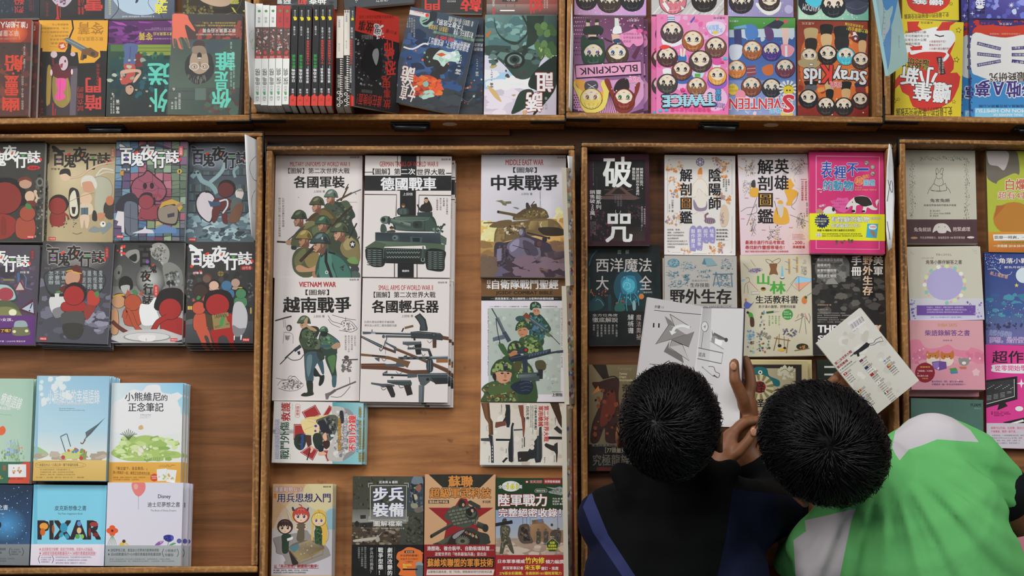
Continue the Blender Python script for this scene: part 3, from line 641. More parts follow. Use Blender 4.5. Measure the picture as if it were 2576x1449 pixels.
SA=Art(*S1,rng=51);SA.r('3a3c40',1090,40,1260,1200);SA.p('c8382a','1115 1050 1150 1020 1192 1040 1192 1160 1110 1160');SA.T('e3e3e1','兒少文庫',1172,120,1190,190,0,180,True);SA.p('e3c51e','1165 200 1190 192 1194 222 1168 228');SA.T('cfcfcd','米Ｏ編著',1160,300,1186,420,0,180,True);SA.T('d03a30','令人毛骨悚然的鬼故事',1148,430,1180,695,.03,180,True);SA.T('f0efec','誰在你後面！',1140,710,1170,895,.03,180,True);SA.T('e2e2e0','知識',1142,955,1165,1005,0,180,True)
q=lambda*a:tuple(v/4.263+(610 if i%2==0 else 0)for i,v in enumerate(a))
tilted_book(q(1223,74,1718,205,1640,1212,1190,1142),[TABLE+.115,TABLE+.03,TABLE+.024,TABLE+.115],.012,'1b1b1d',A,'black and red story book leaning beside the cream spines',spine_art=SA,spine_col='3a3c40',group='black spine-up story books in the second far tray')
def leaf(pts,label,marks,mat=None,th=.0012,name='paper_leaf',basec='e2e1dc',cat='paper'):
 """a bent standing sheet: rows of (upper px x, y, level, lower px x, y, level)"""
 q=[(P(a,b,z),P(c,d,e))for a,b,z,c,d,e in pts];mb=MB();n=len(q);V=[]
 for u,v in q:
  for t in range(5):V.append(u.lerp(v,t/4))
 o=sum(V,Vector())/len(V);mb.add([x-o for x in V],[(i*5+k,(i+1)*5+k,(i+1)*5+k+1,i*5+k+1)for i in range(n-1)for k in range(4)],hx(basec))
 ob=mb.build(name,mat or M_MATTE,None,True);ob.location=o;k=MB()
 for c,cv in marks or():
  pt=[]
  for a,t in catmull(nums(cv)/100,False,5):i=min(n-2,int(a*(n-1)));g=a*(n-1)-i;x=q[i][0].lerp(q[i][1],t).lerp(q[i+1][0].lerp(q[i+1][1],t),g);pt.append(x-o+(cam.location-x).normalized()*.0012)
  k.tube(pt,.0004,5,hx(c))
 if marks:k.build('line_drawing',M_MATTE,ob)
 m=ob.modifiers.new('sheet','SOLIDIFY');m.thickness=th;m.offset=0
 tag(ob,label,cat)
 return ob
Z1=TABLE+.14
lf=leaf([(617,3,Z1,643,12,TABLE+.1),(621,90,Z1,644,90,TABLE+.1),(626,180,Z1,643,180,TABLE+.1),(629,240,Z1,641,262,TABLE+.1)],'white leaf with a green line drawing standing upright before the white spines',[('5a9a50','28 60 32 30 40 40 36 60 42 50 46 68 40 80'),('5a9a50','30 75 38 90 45 85')])
S2=(960,0,3.812)
G2='ghost novels in the second far tray'
A=Art(*S1,rng=60);A.g(300,-200,1040,90,'3a3f40','3b3f3c','33383a','45494a');A.sp('4a4f4e 2c302f',26,320,-20,1000,70,8,26,2);A.T('d9d9d6','抽查',715,-22,895,46,.05,180);A.T('d23a2e','初',600,-20,690,50,.05,180);A.T('d9d9d6','惡靈',345,-10,520,40,.05,180)
book((700,-170,851,-170,847,18,698,18),.016,'3a3f3e',A,'grey green novel with white and red title behind the spine-up row',z0=TABLE,spine='R',group=G2)
A=Art(*S1,rng=61);A.g(1040,-200,1830,100,'3a3d40','34373a','33373a','4a4d50');A.T('c9c9c6','CRUELTY',1430,-18,1560,18,0,176);A.sp('c9c9c6',4,1200,0,1240,40,4,7)
tilted_book((858,-150,1034,-172,1037,8,860,20),[TABLE+.024]*4,.016,'383b3e',A,'slightly turned dark grey novel at the top edge beside the brick one',spine='R',group=G2)
A=Art(*S2,rng=62);A.g(380,-200,990,160,'2c2e2f','33312f','2a2c2d','2b2a29')
for j in range(8):
 for i in range(9):A.l('464440',2,[(390+i*70+(j%2)*35,-60+j*26),(455+i*70+(j%2)*35,-58+j*26)])
A.T('c8352a','門',415,-40,555,95,.03,180);A.T('c8352a','敲',755,-30,955,105,.05,180);A.T('c9c9c6','KNOCK',625,4,710,22,0,180);A.p('d8483a','890 60 915 60 925 110 905 112')
book((1061,-150,1217,-150,1213,37,1062,28),.013,'2c2d2e',A,'black brick-patterned novel with red title at the top edge',z0=TABLE,spine='R',group=G2)
A=Art(*S2,rng=63);A.g(1020,-200,1700,60,'8d7a70','6a4a44','a3584c','8d4038');A.g(1020,40,1700,150,'8d8680','3a3634','9c5a4e','3c2c2a');A.r('3a3634',1170,-40,1320,18);A.T('d8d4cc','月台',1210,-30,1300,12,.02,180);A.r('e8e4dc',1150,95,1290,107);A.l('5a5450',6,'1205 18 1210 70');A.l('5a5450',6,'1295 18 1290 70');A.T('c8352a','如',1440,-10,1560,105,.05,180);A.p('c8352a','1440 90 1452 90 1450 135 1443 135');A.p('c8352a','1470 90 1480 90 1480 130 1472 130');A.lines('d8d4cc','末班車的呼喚',1075,-30,1100,60,0,180,True);A.T('c8352a','惡',1075,75,1105,135,.03,180);A.lines('d8c8c0','等不到的回家|末班車開走了',1570,-20,1610,80,0,180,True)
book((1229,-150,1410,-150,1405,36.5,1228,36.5),.014,'5a4440',A,'red-lit station novel in the corner by the tray side',z0=TABLE,spine='R',group=G2)
def moon_cover(dx=0):
 A=Art(S2[0]+dx[0],S2[1]+dx[1],3.812,rng=64);A.view(S2[0]+dx[0],S2[1]+dx[1],3.812)
 return A
A=Art(*S2,rng=64);A.r('2e3a48',0,0,1000,1200);A.q('3f4c60 31404e 30343a 343a40','270 60 940 200 740 1100 60 990');A.q('2c4a78 1f3458 2a3c58 33507c','330 330 860 440 760 760 200 620');A.sp('2f4c7c 243c62 3d5a86 20304a',70,240,330,740,900,16,60,1.6);A.sp('2b2f33 3a4046 34393c',60,100,850,720,1080,20,60,2)
A.e('84a89a',432,192,68);A.s('22262a','470 110 530 120 520 190 470 210 430 240 390 225 440 200 460 170');A.l('22262a',10,'440 185 390 205');A.p('cfcac4','272 95 440 128 420 165 266 138');A.e('d8382c',437,146,18);A.T('c23a30','驚悚時刻',310,108,410,128,0,192);A.T('e8e6e0','『不敢不信邪』',530,205,780,262,.02,192);A.p('6d8a78','500 292 890 372 884 400 494 318');A.T('26322c','金石堂文學排行榜！博客來華文榜金獎作家',520,320,860,372,0,192);A.T('d8b85a','《靈異月》全新篇章',450,246,640,296,0,192);A.T('e3e1dc','和善的面具拆下，終如露出了',440,392,840,462,.015,192);A.T('e3e1dc','真面目！她',690,400,850,440,.01,192);A.T('d2483a','是誰？',520,350,700,388,.02,192);A.T('cfcdc6','繼《靈異月》後Fori暖心繪圖',640,180,880,236,0,192);A.T('d8d6d0','華文靈異天后／笭菁',690,290,880,350,.01,192)
A.lines('b8b6ae','一個人住的房間裡|每到夜半三點|那個人就|站在床尾',240,170,320,360,0,190,True);A.c('dfe6e0',16,'210 450 300 470 400 420 450 428');A.s('2a2826','400 560 440 470 520 460 600 480 640 560 640 650 590 710 540 705 500 640 430 640');A.s('b8cfc4','490 560 560 480 640 500 740 500 740 590 640 590 590 640 540 580');A.sp('9abfb0 d8e6de',16,560,480,740,600,8,28);A.p('c8562a','520 520 580 505 620 525 570 545');A.s('2a2826','480 690 550 690 560 800 520 820 460 760');A.s('b8452a','330 760 420 720 520 750 575 830 540 900 440 940 340 900 280 830');A.sp('e0702c 8d2f20 d8542a',40,300,740,560,920,8,34,1.4);A.e('86b0a4',424,806,28);A.sp('7aa090 a8c8b8',10,380,880,520,950,8,24,2);A.sp('d86a3a 7aa090',12,180,440,700,680,5,12)
A.T('dcdad2','詭',190,640,310,800,.05,192,False,'9c2a26',.02);A.T('dcdad2','女真',180,800,330,970,.04,192,True and False,'9c2a26',.02);A.T('c8c6be','柊安・著',105,800,150,920,0,190,True);A.T('dcdad2','笭菁 × Fori',715,525,775,715,.01,190,True)
A3=Art(*S2,rng=65);A3.r('2b3442',600,100,1010,1120);A3.sp('2c466e 243654 33445c',60,760,480,990,980,14,46,1.5);A3.sp('2b2f33 34393c',30,720,900,990,1100,16,50,2);A3.p('6d8a78','900 370 985 372 985 396 896 396');A3.T('e3e1dc','和善的',885,455,970,490,.01,182);A3.T('e3e1dc','真面目！',880,415,972,447,.01,182);A3.T('d8d6d0','華文靈異',900,335,985,355,0,182);A3.T('dcdad2','笭菁 × Fori',898,565,932,730,.01,180,True);A3.sp('c8562a a8c8b8',14,760,640,960,1030,5,14);A3.c('7a8a9c',3,'760 930 830 980 900 900')
book((1080,44,1218,44,1213,288.5,1076,288.5),.013,'2b3442',A3,'night blue ghost novel lying square beneath the crooked copy',spine='R',group=G2)
tilted_book((1036,15,1206,54,1149,287,977,256),[TABLE+.031,TABLE+.031,TABLE+.0275,TABLE+.0275],.013,'333a42',A,'night blue ghost novel with moon and red hair lying crooked on its copy',spine='R',spine_col='b9bcc4',group=G2)
A=Art(*S2,rng=66);A.g(970,140,1690,560,'6a8a86','4a6a68','2f4540','26342c');A.g(970,530,1690,1110,'c9c8d4','cfc6d2','c0c4d0','b9b0be');A.sp('9cc0d8 d8d8e4 e4dce4',40,1000,700,1500,900,20,60,2);A.sp('bfb6c6 d8d0da',30,1000,880,1400,1090,20,60,2);A.sp('5c8480 7aa09a 4a6a6c',40,1010,170,1500,440,14,50,1.6)
A.s('34453e','1000 440 1200 440 1400 460 1560 520 1520 600 1480 700 1380 760 1280 740 1190 640 1100 560 1000 520');A.sp('47605a 28332e 5f7a74',40,1040,450,1500,640,10,36,1.6);A.e('1d2522',1275,580,100,80);A.e('6a7f78',1275,575,72,54);A.e('2c3a36',1275,572,50,40);A.e('10140f',1275,572,24,22);A.sp('4a3a34',8,1180,600,1400,740,10,22)
A.s('2a3a30','1080 160 1110 300 1200 380 1320 410 1260 430 1150 370 1090 270');A.c('26362c',18,'1310 410 1390 330 1400 250 1350 150');A.p('24342a','1390 150 1560 150 1540 280 1470 420 1380 470 1400 340');A.s('1f2c24','1560 600 1680 540 1680 740 1650 880 1480 1090 1450 1100 1520 900 1410 830 1440 720');A.s('26382c','1330 880 1440 860 1470 960 1390 1030 1250 1095 1270 1010');
for i,(x,y)in enumerate([(1500,260),(1560,250),(1620,270),(1520,310),(1590,320),(1650,310),(1500,450),(1560,440),(1620,450),(1540,500),(1600,510),(1650,480)]):A.e(['4c6a3c','5f7f48','3c5a34'][i%3],x,y,34,56 if y>400 else 40,(i%5-2)*14);
A.sp('9ab06a',10,1490,460,1660,560,6,18,.5);A.s('c9a870','1010 820 1090 870 1150 975 1080 930');A.s('a89a5a','1040 635 1105 622 1090 645 1050 655');A.s('a89a6a','1245 910 1285 905 1270 924');A.s('a86a3a','1000 330 1050 290 1040 330 1010 360');A.p('c9a070','1350 1060 1400 1055 1385 1098 1355 1100')
A.T('efeee9','詛',1480,700,1640,880,.06,180,False,'8d2a28',.03);A.T('efeee9','誘',1385,890,1540,1070,.06,180,False,'8d2a28',.03);A.T('a9a9a6','柊安・著',1562,930,1590,1050,0,180,True);A.T('444550','笭菁 × Fori',1038,670,1072,840,.01,180,True)
book((1221,38,1403.5,38,1397,289,1216.5,289),.014,'8d95a0',A,'pale and green ghost novel showing a plant with a large eye',under=((.0008,.0004,0),),spine='L',group=G2,mat=M_FILM,copy_label='pale plant-eye ghost novel')
# ------------------------------------------------------------------ third far tray: cartoon boy and girl band books, upside down to the camera
T3=(1410,0,4.263);T5=(1820,0,4.262)
G3='cartoon band books in the third far tray'
A=Art(*T3,rng=70);A.g(140,-200,930,170,'d89ac0','c79ac4','d8a0c6','b98fc4');A.sp('f4e4f0',30,160,60,900,160,3,7)
for x,r,h in((280,110,'2a201e'),(525,128,'3a2c22'),(770,122,'1c1c22')):chibi(A,x,0 if x!=525 else 10,r,h)
book((1446,-160,1627,-160,1624,38,1444,38),.014,'cc9cc2',A,'pale pink band book with three black-haired doll faces at the top edge',spine='R',group=G3)
A=Art(*T3,rng=71);A.r('b9b6b4',960,-200,1780,170)
for i in range(12):A.l(['d2d0ce','9c9a98','c9c2c4'][i%3],14,[(980+i*70,170),(1180+i*70,-60)])
A.sp('e8e6e8 8a8890',40,980,20,1760,160,3,6);chibi(A,1205,10,140,'c8707c',u=-1);A.p('e8ecea','1090 40 1150 130 1170 90 1120 20');A.p('bfe4cc','1290 60 1330 90 1300 110');chibi(A,1540,0,130,'241c1a')
book((1639.5,-160,1822,-160,1820,37.5,1638.5,37.5),.014,'b9b6b4',A,'grey striped band book with a pink-haired doll face',spine='R',group=G3)
A=Art(*T5,rng=72);A.g(0,-200,740,190,'8c86b8','a59cc4','9c94bc','8478a4');A.sp('e4e0f0',24,20,20,720,180,3,6);A.e('b0a8cc',700,100,46);A.e('e8e4e8',10,120,26,30);chibi(A,190,20,126,'2b2228');A.s('e2e0da','345 30 400 110 500 165 590 110 615 20 480 60');chibi(A,490,10,108,'3a2824',style=1);A.c('d8d6d2',14,'350 50 420 130 500 158 590 110 612 40')
book((1832,-160,1996.5,-160,1994,42.5,1831,42.5),.014,'9088b4',A,'lavender band book with a white-capped doll face',spine='R',group=G3)
A=Art(*T5,rng=73);A.g(800,-200,1560,215,'6fb09c','b8dcc0','8cc4ac','5fa08c');A.sp('e4f0d4 d8e8a8',40,810,120,1540,210,4,10);A.s('1b1c22','800 -20 820 90 880 150 960 160 1030 110 1060 40 1020 -40');A.T('d8d8dc','RANDOM',850,50,1030,120,0,188);A.s('48b8cc','880 0 930 60 1000 76 1060 30 1060 -30');chibi(A,1180,60,128,'1c2026');A.e('3a3f52',1430,60,124,100);A.s('2a2f40','1310 30 1430 0 1550 30 1530 -60 1320 -60');A.c('5a6078',5,'1320 70 1430 100 1540 60')
book((2008.5,-160,2184,-160,2183,50,2007,50),.014,'7cb8a4',A,'mint green band book with dark caps and teal hair',spine='R',group=G3)
def bp():
 A=Art(*T3,rng=74);A.g(110,160,950,1240,'6a3a58','a87aa8','5a2c48','8a5c92');A.s('c890b8','140 700 300 820 560 860 800 820 900 900 880 1060 700 1200 300 1220 150 1100')
 for j in range(16):
  for i in range(8):A.e('d8a8cc' if j<5 else '4a2440',150+i*24+(j%2)*12,190+j*44 if j<10 else 760+j*26,max(1.5,8-i*.8),n=8)
 for i in range(14):A.l('4a2440',5,[(510+(i-7)*4,990),(510+(i-7)*26,1235)])
 A.sp('e8c8e0 d070a8',60,160,180,880,640,3,9);A.sp('d878b0',26,560,190,850,420,6,13);A.p('5a2444','760 610 870 430 890 440 800 640');A.p('4a2440','110 1160 300 1210 300 1230 110 1200');A.p('4a2440','690 1230 900 1160 900 1200 760 1232')
 A.p('c9b8a0','270 205 315 205 312 300 276 296');A.p('c9b8a0','365 205 410 205 408 290 372 296');A.p('26321f','272 205 315 205 314 245 274 240');A.p('26321f','366 205 412 205 410 240 368 245');A.s('1f2a22','260 290 330 280 400 270 460 310 440 370 380 380 300 380 240 350');A.r('d8b8a0',298,372,384,404);A.s('16181a','300 400 400 400 430 460 370 490 300 470');A.s('26402e','220 410 262 380 300 430 440 420 470 470 480 600 460 680 380 715 290 710 232 640');chibi(A,352,585,120,'24442f','5a4a8a')
 A.p('c8d0c4','580 195 620 195 636 300 655 360 560 360 580 290');A.s('e0e2de','575 290 640 280 656 340 640 360 560 360');A.p('d8b09a','545 365 650 372 640 470 560 460');A.s('2a3f62','560 430 630 415 640 455 590 470');A.l('3a2a20',14,'470 410 500 430 560 450');chibi(A,605,585,118,'4a3626','2a5a9c',style=1)
 A.p('e89abc','155 700 860 656 866 796 170 840');A.l('2a1422',12,'155 700 860 656 866 796 170 840 155 700');A.T('2a1420','BLACKPINK',205,712,826,786,.02,176.5)
 A.T('e8589c','我愛',735,822,858,888,.03,185,False,'f6e6ee',.05);A.s('e888b4','630 400 640 370 720 340 790 310 850 340 884 400 880 470 820 498 780 470 740 510 690 490 660 440');A.lines('6a2444','從怪物新人到|世界冠軍女團的|成長史',672,352,874,458,0,184);A.e('d85a98',846,332,38,24);A.l('2a1a24',10,'790 265 830 320');A.T('e8d8e2','大眾文化',730,205,846,234,0,180)
 A.s('e8a040','150 860 260 870 300 960 470 980 520 900 540 960 470 1040 420 1100 300 1100 220 1010 190 940');A.s('f0c860','130 900 160 870 170 930 240 990 250 1100 420 1130 460 1000 430 900 480 860 520 960 470 1160 330 1215 240 1180 190 1040');A.s('4a4650','270 880 380 870 400 940 330 980 262 960');A.l('c8c8d0',7,'290 900 380 960');A.l('c8c8d0',7,'280 960 380 910');chibi(A,330,1060,112,'ecc058','b06a20')
 A.s('7c2c1e','470 870 520 850 560 960 600 1010 780 1010 800 920 850 880 840 960 800 1060 790 1140 720 1205 620 1200 570 1120 540 1020');A.s('2a1a1c','590 900 640 850 720 850 730 960 620 980 570 970');chibi(A,680,1062,112,'7c2c1e','2c7a34',style=1)
 A.sp('ffffff',16,140,200,880,1200,4,9);return A
book((1444.5,41.5,1620.5,41.5,1618,287.5,1441,287.5),.013,'8a5c88',bp(),'plum and pink band book with four doll girls and a name board',under=((.0085,.0005,0),),spine='R',group=G3,copy_label='plum and pink band book')
def tw():
 A=Art(*T3,rng=75);A.g(960,150,1820,1240,'e87aa8','ea7cae','f08cb4','e06aa4');A.sp('f0a4c8 e060a0',70,1040,170,1800,1200,12,46);A.e('f0a8cc',1290,910,60);A.e('f2b0d0',1660,1060,130);A.e('f0a0c8',1700,260,70);A.sp('fbe8f2',44,1040,170,1800,1210,3,9)
 H=[(1195,345,116,'4a3a3e',0),(1420,440,112,'9c5a2c',1),(1665,510,112,'6a443a',0),(1145,610,108,'4a2c2a',0),(1500,660,118,'4a3a34',1),(1300,760,104,'6a3c30',1),(1145,900,106,'3c3a36',0),(1680,820,96,'e09a48',1),(1460,930,100,'8a5a3c',0)]
 A.s('e2e0de','1095 400 1200 470 1320 410 1330 450 1220 500 1100 480');A.r('d8dce4',1150,165,1220,265)
 for i in range(4):A.r('5a64a8',1145,180+i*22,1225,190+i*22)
 A.p('f0d0bc','1175 250 1160 290 1225 290 1215 250');A.s('d890b8','1400 250 1470 250 1480 340 1400 350');A.p('4a52a0','1390 230 1440 170 1440 200 1400 250');A.s('3a6aa8','1245 600 1340 590 1350 650 1300 670 1240 640');A.p('f0d0bc','1280 520 1300 520 1310 610 1285 600');A.p('f0d0bc','1320 520 1345 520 1330 610 1312 605');A.s('d8d4dc','1640 680 1710 680 1705 740 1640 740');A.s('d05098','1630 620 1715 600 1720 690 1640 690');A.s('e8e4e0','1100 740 1180 735 1180 800 1110 800');A.s('b8d0e8','1420 770 1540 760 1510 840 1430 830');A.r('60a048',1440,790,1500,825)
 A.e('3a62a8',1310,835,112,66);A.e('8a5ab8',1680,880,110,80)
 for x,y,r,h,st in H:chibi(A,x,y,r,h,'3a2218',style=st)
 A.s('d83a3a','1060 510 1110 480 1180 500 1110 530');A.T('8cc8e8','TWICE',1095,1015,1655,1140,.05,178,False,'1a1428',.07)
 for i in range(5):A.l('e8f4fa',7,[(1110,1030+i*24),(1640,1030+i*24-14)])
 A.T('8cc8e8','TWICE',1095,1015,1655,1140,.0,178);A.T('48a8d8','我愛',1660,960,1720,1080,.03,180,True,'2a1a38',.05);A.T('e0407c','最受矚目的人氣女團',1180,1150,1610,1200,.01,180);A.T('3a3a8a','One in a million',1640,1100,1760,1180,.0,190);heart(A,'48b0cc',1765,630,22,-1);heart(A,'c83a74',1735,672,18,-1);heart(A,'48b0cc',1070,1190,20,-1);heart(A,'48b0cc',1135,1185,20,-1);heart(A,'d83a80',1310,965,24,-1);A.l('3a1430',4,'1285 950 1300 990 1335 975',True)
 A.s('f4c8dc','1560 260 1620 230 1720 240 1770 290 1740 360 1660 390 1590 350');A.T('58a8d8','萬能的',1575,270,1700,320,.02,172);A.T('58a8d8','女孩們',1620,310,1740,360,.02,172);A.e('e8c048',1660,352,28,18);A.T('3a2030','大眾文化',1640,180,1766,205,0,180)
 return A
book((1653,37,1834.5,37,1830,288,1650,288),.012,'e47aaa',tw(),'bright pink band book crowded with nine doll faces',under=((-.0085,-.0003,0),),spine='L',group=G3,copy_label='bright pink band book')
A=Art(*T5,rng=76);A.g(40,180,770,330,'4a8c3c','3f8038','589a48','3a7a34');A.p('b8c4cc','60 320 760 300 760 420 60 420');A.g(40,400,770,880,'3a5a9c','4a68a8','34548f','5878b4');A.sp('b8c4cc',12,60,320,760,420,14,34);A.g(40,860,770,1250,'7888bc','8a98c4','6a80b4','90a0c8');A.sp('b8c4e0 d8c4d4 98a8d0',40,60,880,760,1220,14,40);A.sp('e8f0e8',24,60,200,740,1180,3,9)
A.s('4a78b8','235 280 300 260 360 300 370 390 300 430 240 400');A.p('6a98c8','110 290 240 265 250 300 110 310');A.p('2c3040','420 300 560 210 600 220 660 240 590 310 500 300');A.e('c85058',665,232,22);A.e('c85058',575,205,16);A.s('5a3a6a','440 290 520 310 540 400 500 440 460 420');A.p('e8b8ae','620 300 700 300 700 400 690 480 640 480 630 400');A.s('dc90a0','620 480 700 480 760 520 740 580 700 610 640 600 620 560');A.r('e8e8e8',660,490,684,610);A.p('3a3a6a','110 320 190 310 200 480 120 480');A.s('c8ccd8','70 490 200 490 190 600 130 650 70 620');A.p('8c4048','245 710 340 700 350 800 250 820');A.l('e0c8c8',4,'250 740 345 730');A.l('e0c8c8',4,'250 780 345 770');A.s('c86a34','420 720 520 690 530 790 460 810 420 770')
for x,y,r,h,st in[(310,540,104,'9c5a34',0),(515,555,100,'4a3480',0),(140,745,98,'c8783a',0),(660,735,102,'6a3448',0),(300,930,106,'7a4430',0),(515,945,102,'2c2c34',0)]:chibi(A,x,y,r,h,'2a5a6a',style=st)
for i in range(12):q_=i*.5236;A.p('e8e4d0',[(690,950),(690+100*math.cos(q_-.14),950+88*math.sin(q_-.14)),(690+100*math.cos(q_+.14),950+88*math.sin(q_+.14))])
A.e('f0c030',696,965,58,56);A.e('2a1c10',680,970,9);A.e('2a1c10',712,970,9);A.c('2a1c10',6,'660 930 695 912 730 930');A.e('d8b840',100,960,60);A.lines('58701c','迷人魅力|全方位人氣組合',60,920,165,985,0,174);A.e('d8c060',680,1220,70,40);A.e('e08a9c',180,1020,56);
A.T('c8343c','SEVENTEEN',62,1055,740,1170,.03,180,False,'f0e4e0',.05);A.T('c8343c','S',640,1020,750,1205,.05,180,False,'f0e4e0',.04);A.T('48a8d8','我愛',492,1162,620,1218,.03,180,False,'f0f0f4',.05);A.T('d8e8d4','大眾文化',60,215,160,240,0,180)
book((1833.8,44.5,2001.5,44.5,2002,290.5,1831.2,290.5),.013,'5a74ac',A,'green and blue band book with six doll boys and a smiling daisy',spine='R',group=G3)
A=Art(*T5,rng=77);A.g(780,200,1590,1260,'7a2c1c','b85a30','8a301e','7c241c');A.s('cc6a30','880 420 1200 360 1500 520 1560 760 1480 960 1300 1100 1100 1080 900 960 820 760');A.sp('d8803c 8a3018 e09048',60,800,320,1560,1200,10,44);A.g(790,1130,1580,1250,'8a2c24','7a2018');A.sp('6a1c14',40,800,1150,1570,1240,4,8);A.sp('f4d8b8',26,800,220,1560,1230,3,10)
for x0,y0,x1,y1,c1,c2 in[(870,310,1010,530,'b49a6c','2a2420'),(1040,270,1170,480,'1c1a18','c8a878'),(1190,290,1350,520,'1c1a1a','241f20'),(1440,330,1540,560,'1c2028','c8a070'),(870,870,1010,960,'201c20','5a5a60'),(1090,880,1190,1050,'c8a878','1c1a18'),(1260,880,1370,1040,'201c1c','c8a070'),(1410,890,1530,990,'2a3244','8a3028')]:A.s(c1,[(x0,y0),(x1,y0),(x1-14,(y0+y1)/2),(x1-30,y1),(x0+20,y1),(x0+6,(y0+y1)/2)]);A.s(c2,[(x0+10,(y0+y1)/2),(x1-12,(y0+y1)/2),(x1-24,y1+10),(x0+20,y1+10)])
for x,y,r,h,st in[(920,610,92,'a8946a',1),(1118,590,104,'241c1a',1),(1312,605,96,'4ab0c4',0),(1472,655,94,'4a3028',1),(910,1060,100,'1c1c20',1),(1100,1140,98,'2a2422',0),(1290,1145,98,'241f1e',0),(1465,1080,90,'3c2426',1)]:chibi(A,x,y,r,h,'2a1a14',style=st)
A.s('a8946a','805 650 920 640 1025 660 1020 710 930 740 820 710');A.r('3a2c1c',918,680,962,705);A.r('e8e4dc',922,684,958,701);A.T('eef0f4','Stray',1175,712,1530,900,.05,183,False,'2a2030',.05);A.T('eef0f4','ids',862,735,1040,900,.05,181,False,'2a2030',.05);A.T('e03a30','K',1040,700,1160,890,.05,183,False,'2a1a20',.05);A.T('d83a40','我愛',1142,880,1266,940,.03,184,False,'f4e8e4',.05);A.p('f0f0ee','1370 385 1445 395 1420 360 1415 345 1385 345 1390 375');A.e('6a2420',1415,415,36);star(A,'d8d8dc',1415,415,22,6);A.T('e8c848','魅力爆擊全球！',1320,300,1550,345,.01,190);A.T('e8c848','反骨男孩沒究極',1300,258,1500,288,.01,190);A.T('d8b8a0','大眾文化',838,238,975,268,0,180)
book((2008.5,52.5,2184.5,53.5,2183,291.5,2004.5,291.5),.013,'80301f',A,'rust red band book with eight doll boys and white lettering',spine='R',group=G3)
leaf([(1438,10,TABLE+.07,1441,60,TABLE+.06),(1436,90,TABLE+.07,1442,90,TABLE+.06),(1433,180,TABLE+.07,1440,180,TABLE+.06),(1431,268,TABLE+.07,1439,282,TABLE+.06)],'white leaf standing upright against the left side of the band book tray',None)
# ------------------------------------------------------------------ fourth far tray
T4=(2190,0,4.14)
G4='cartoon guides in the rightmost far tray'
A=Art(*T4,rng=80);A.r('c9b524',330,-200,930,210);A.s('c02f26','380 20 430 100 540 140 680 130 790 70 830 0 800 -90 400 -90');A.T('e8e4dc','蠟筆',440,-30,760,50,.05,184,False,'2a2018',.04);A.T('3c3414','史上最狂的小新秘密完全披露',350,138,815,190,.02,177);star(A,'2a2414',838,40,22,5,.5);star(A,'d8c430',838,40,14,5,.5)
book((2270,-160,2412,-160,2409.5,49,2268,49),.013,'c9b524',A,'yellow cartoon guide at the top edge behind its twin',spine='L',group=G4)
def sn():
 A=Art(*T4,rng=81);A.r('cdb826',180,190,990,1250);A.p('c02f26','380 225 510 222 490 270 560 330 700 300 745 230 895 225 830 270 800 380 880 440 830 560 870 640 865 720 830 760 900 755 935 800 920 900 870 1010 840 1060 700 1140 560 1160 440 1110 410 1040 400 1000 330 960 300 880 270 910 236 950 236 860 300 780 380 770 390 600 400 480');A.s('e8e6e0','350 360 470 330 690 280 690 320 840 320 885 400 850 470 800 540 820 580 770 640 750 620 780 550 560 540 430 570 420 530 540 510 350 440');A.s('e8e6e0','350 480 400 470 440 490 410 540 350 540');A.l('2a2018',12,'670 362 720 380 765 372');A.p('c02f26','410 490 535 475 540 500 420 520')
 A.T('e8e6e0','蠟筆',450,850,835,1060,.05,186,False,'2a201a',.03);A.T('e8e6e0','小新',315,690,690,900,.05,186,False,'2a201a',.03);A.T('2c2418','最終研究',305,605,608,715,.04,187,False,'dccf60',.02);A.p('2a2424','685 598 740 590 782 770 728 780');A.lines('c8b8b0','看小新與家人的|爆笑生活大公開',705,605,765,765,0,174,True)
 A.lines('a02a22','小新最常說不完？|雙葉的名字？|小白最什麼品種的狗狗？',610,420,850,520,0,188);A.lines('4a443c','為你全解析口癖|不可思議的年少女|日常生活大公開|謎樣的鄰居',360,320,610,470,0,188);A.T('3c3414','史上最狂的小新秘密完全披露',265,1120,850,1215,.02,178)
 for x,y,r in((917,315,32),(895,622,32),(250,1050,28),(290,1035,20),(868,1060,22)):star(A,'2a2414',x,y,r,5,.5,-80);star(A,'d8c430',x,y,r*.7,5,.5,-80)
 A.T('4a4420','大眾文化',520,222,650,248,0,180);return A
book((2266,50.5,2425.5,53,2416,297,2240.5,292),.013,'cdb826',sn(),'yellow cartoon guide with a big red shape',under=((-.001,-.001,.6),),spine='L',spine_col='c4c43a',group=G4,copy_label='yellow cartoon guide with a big red shape')
A=Art(*T4,rng=82);A.g(1020,-200,1620,200,'4a4490','3a3474','6a64b0','46408a');A.sp('6a78c8 5a58a8 8a90d8',30,1040,-20,1600,180,10,40);star(A,'f0f4fc',1465,55,34,8,.25);star(A,'e0e8f8',1060,140,26,4,.2);A.s('b8ccf0','1470 110 1510 90 1520 140 1490 150');A.r('16121e',1085,70,1192,100);A.T('e8e6f0','我',1092,-30,1190,60,.04,180);A.T('16121e','超解析',1085,110,1190,145,.02,180);A.e('e8e6f0',1140,74,42,18)
book((2438.5,-160,2600,-160,2600,47.5,2437,47.5),.014,'4a4488',A,'violet starry guide in plastic at the top right corner',under=((-.011,0,0),),spine='L',spine_col='38324f',group=G4,mat=M_FILM,copy_label='violet starry guide')
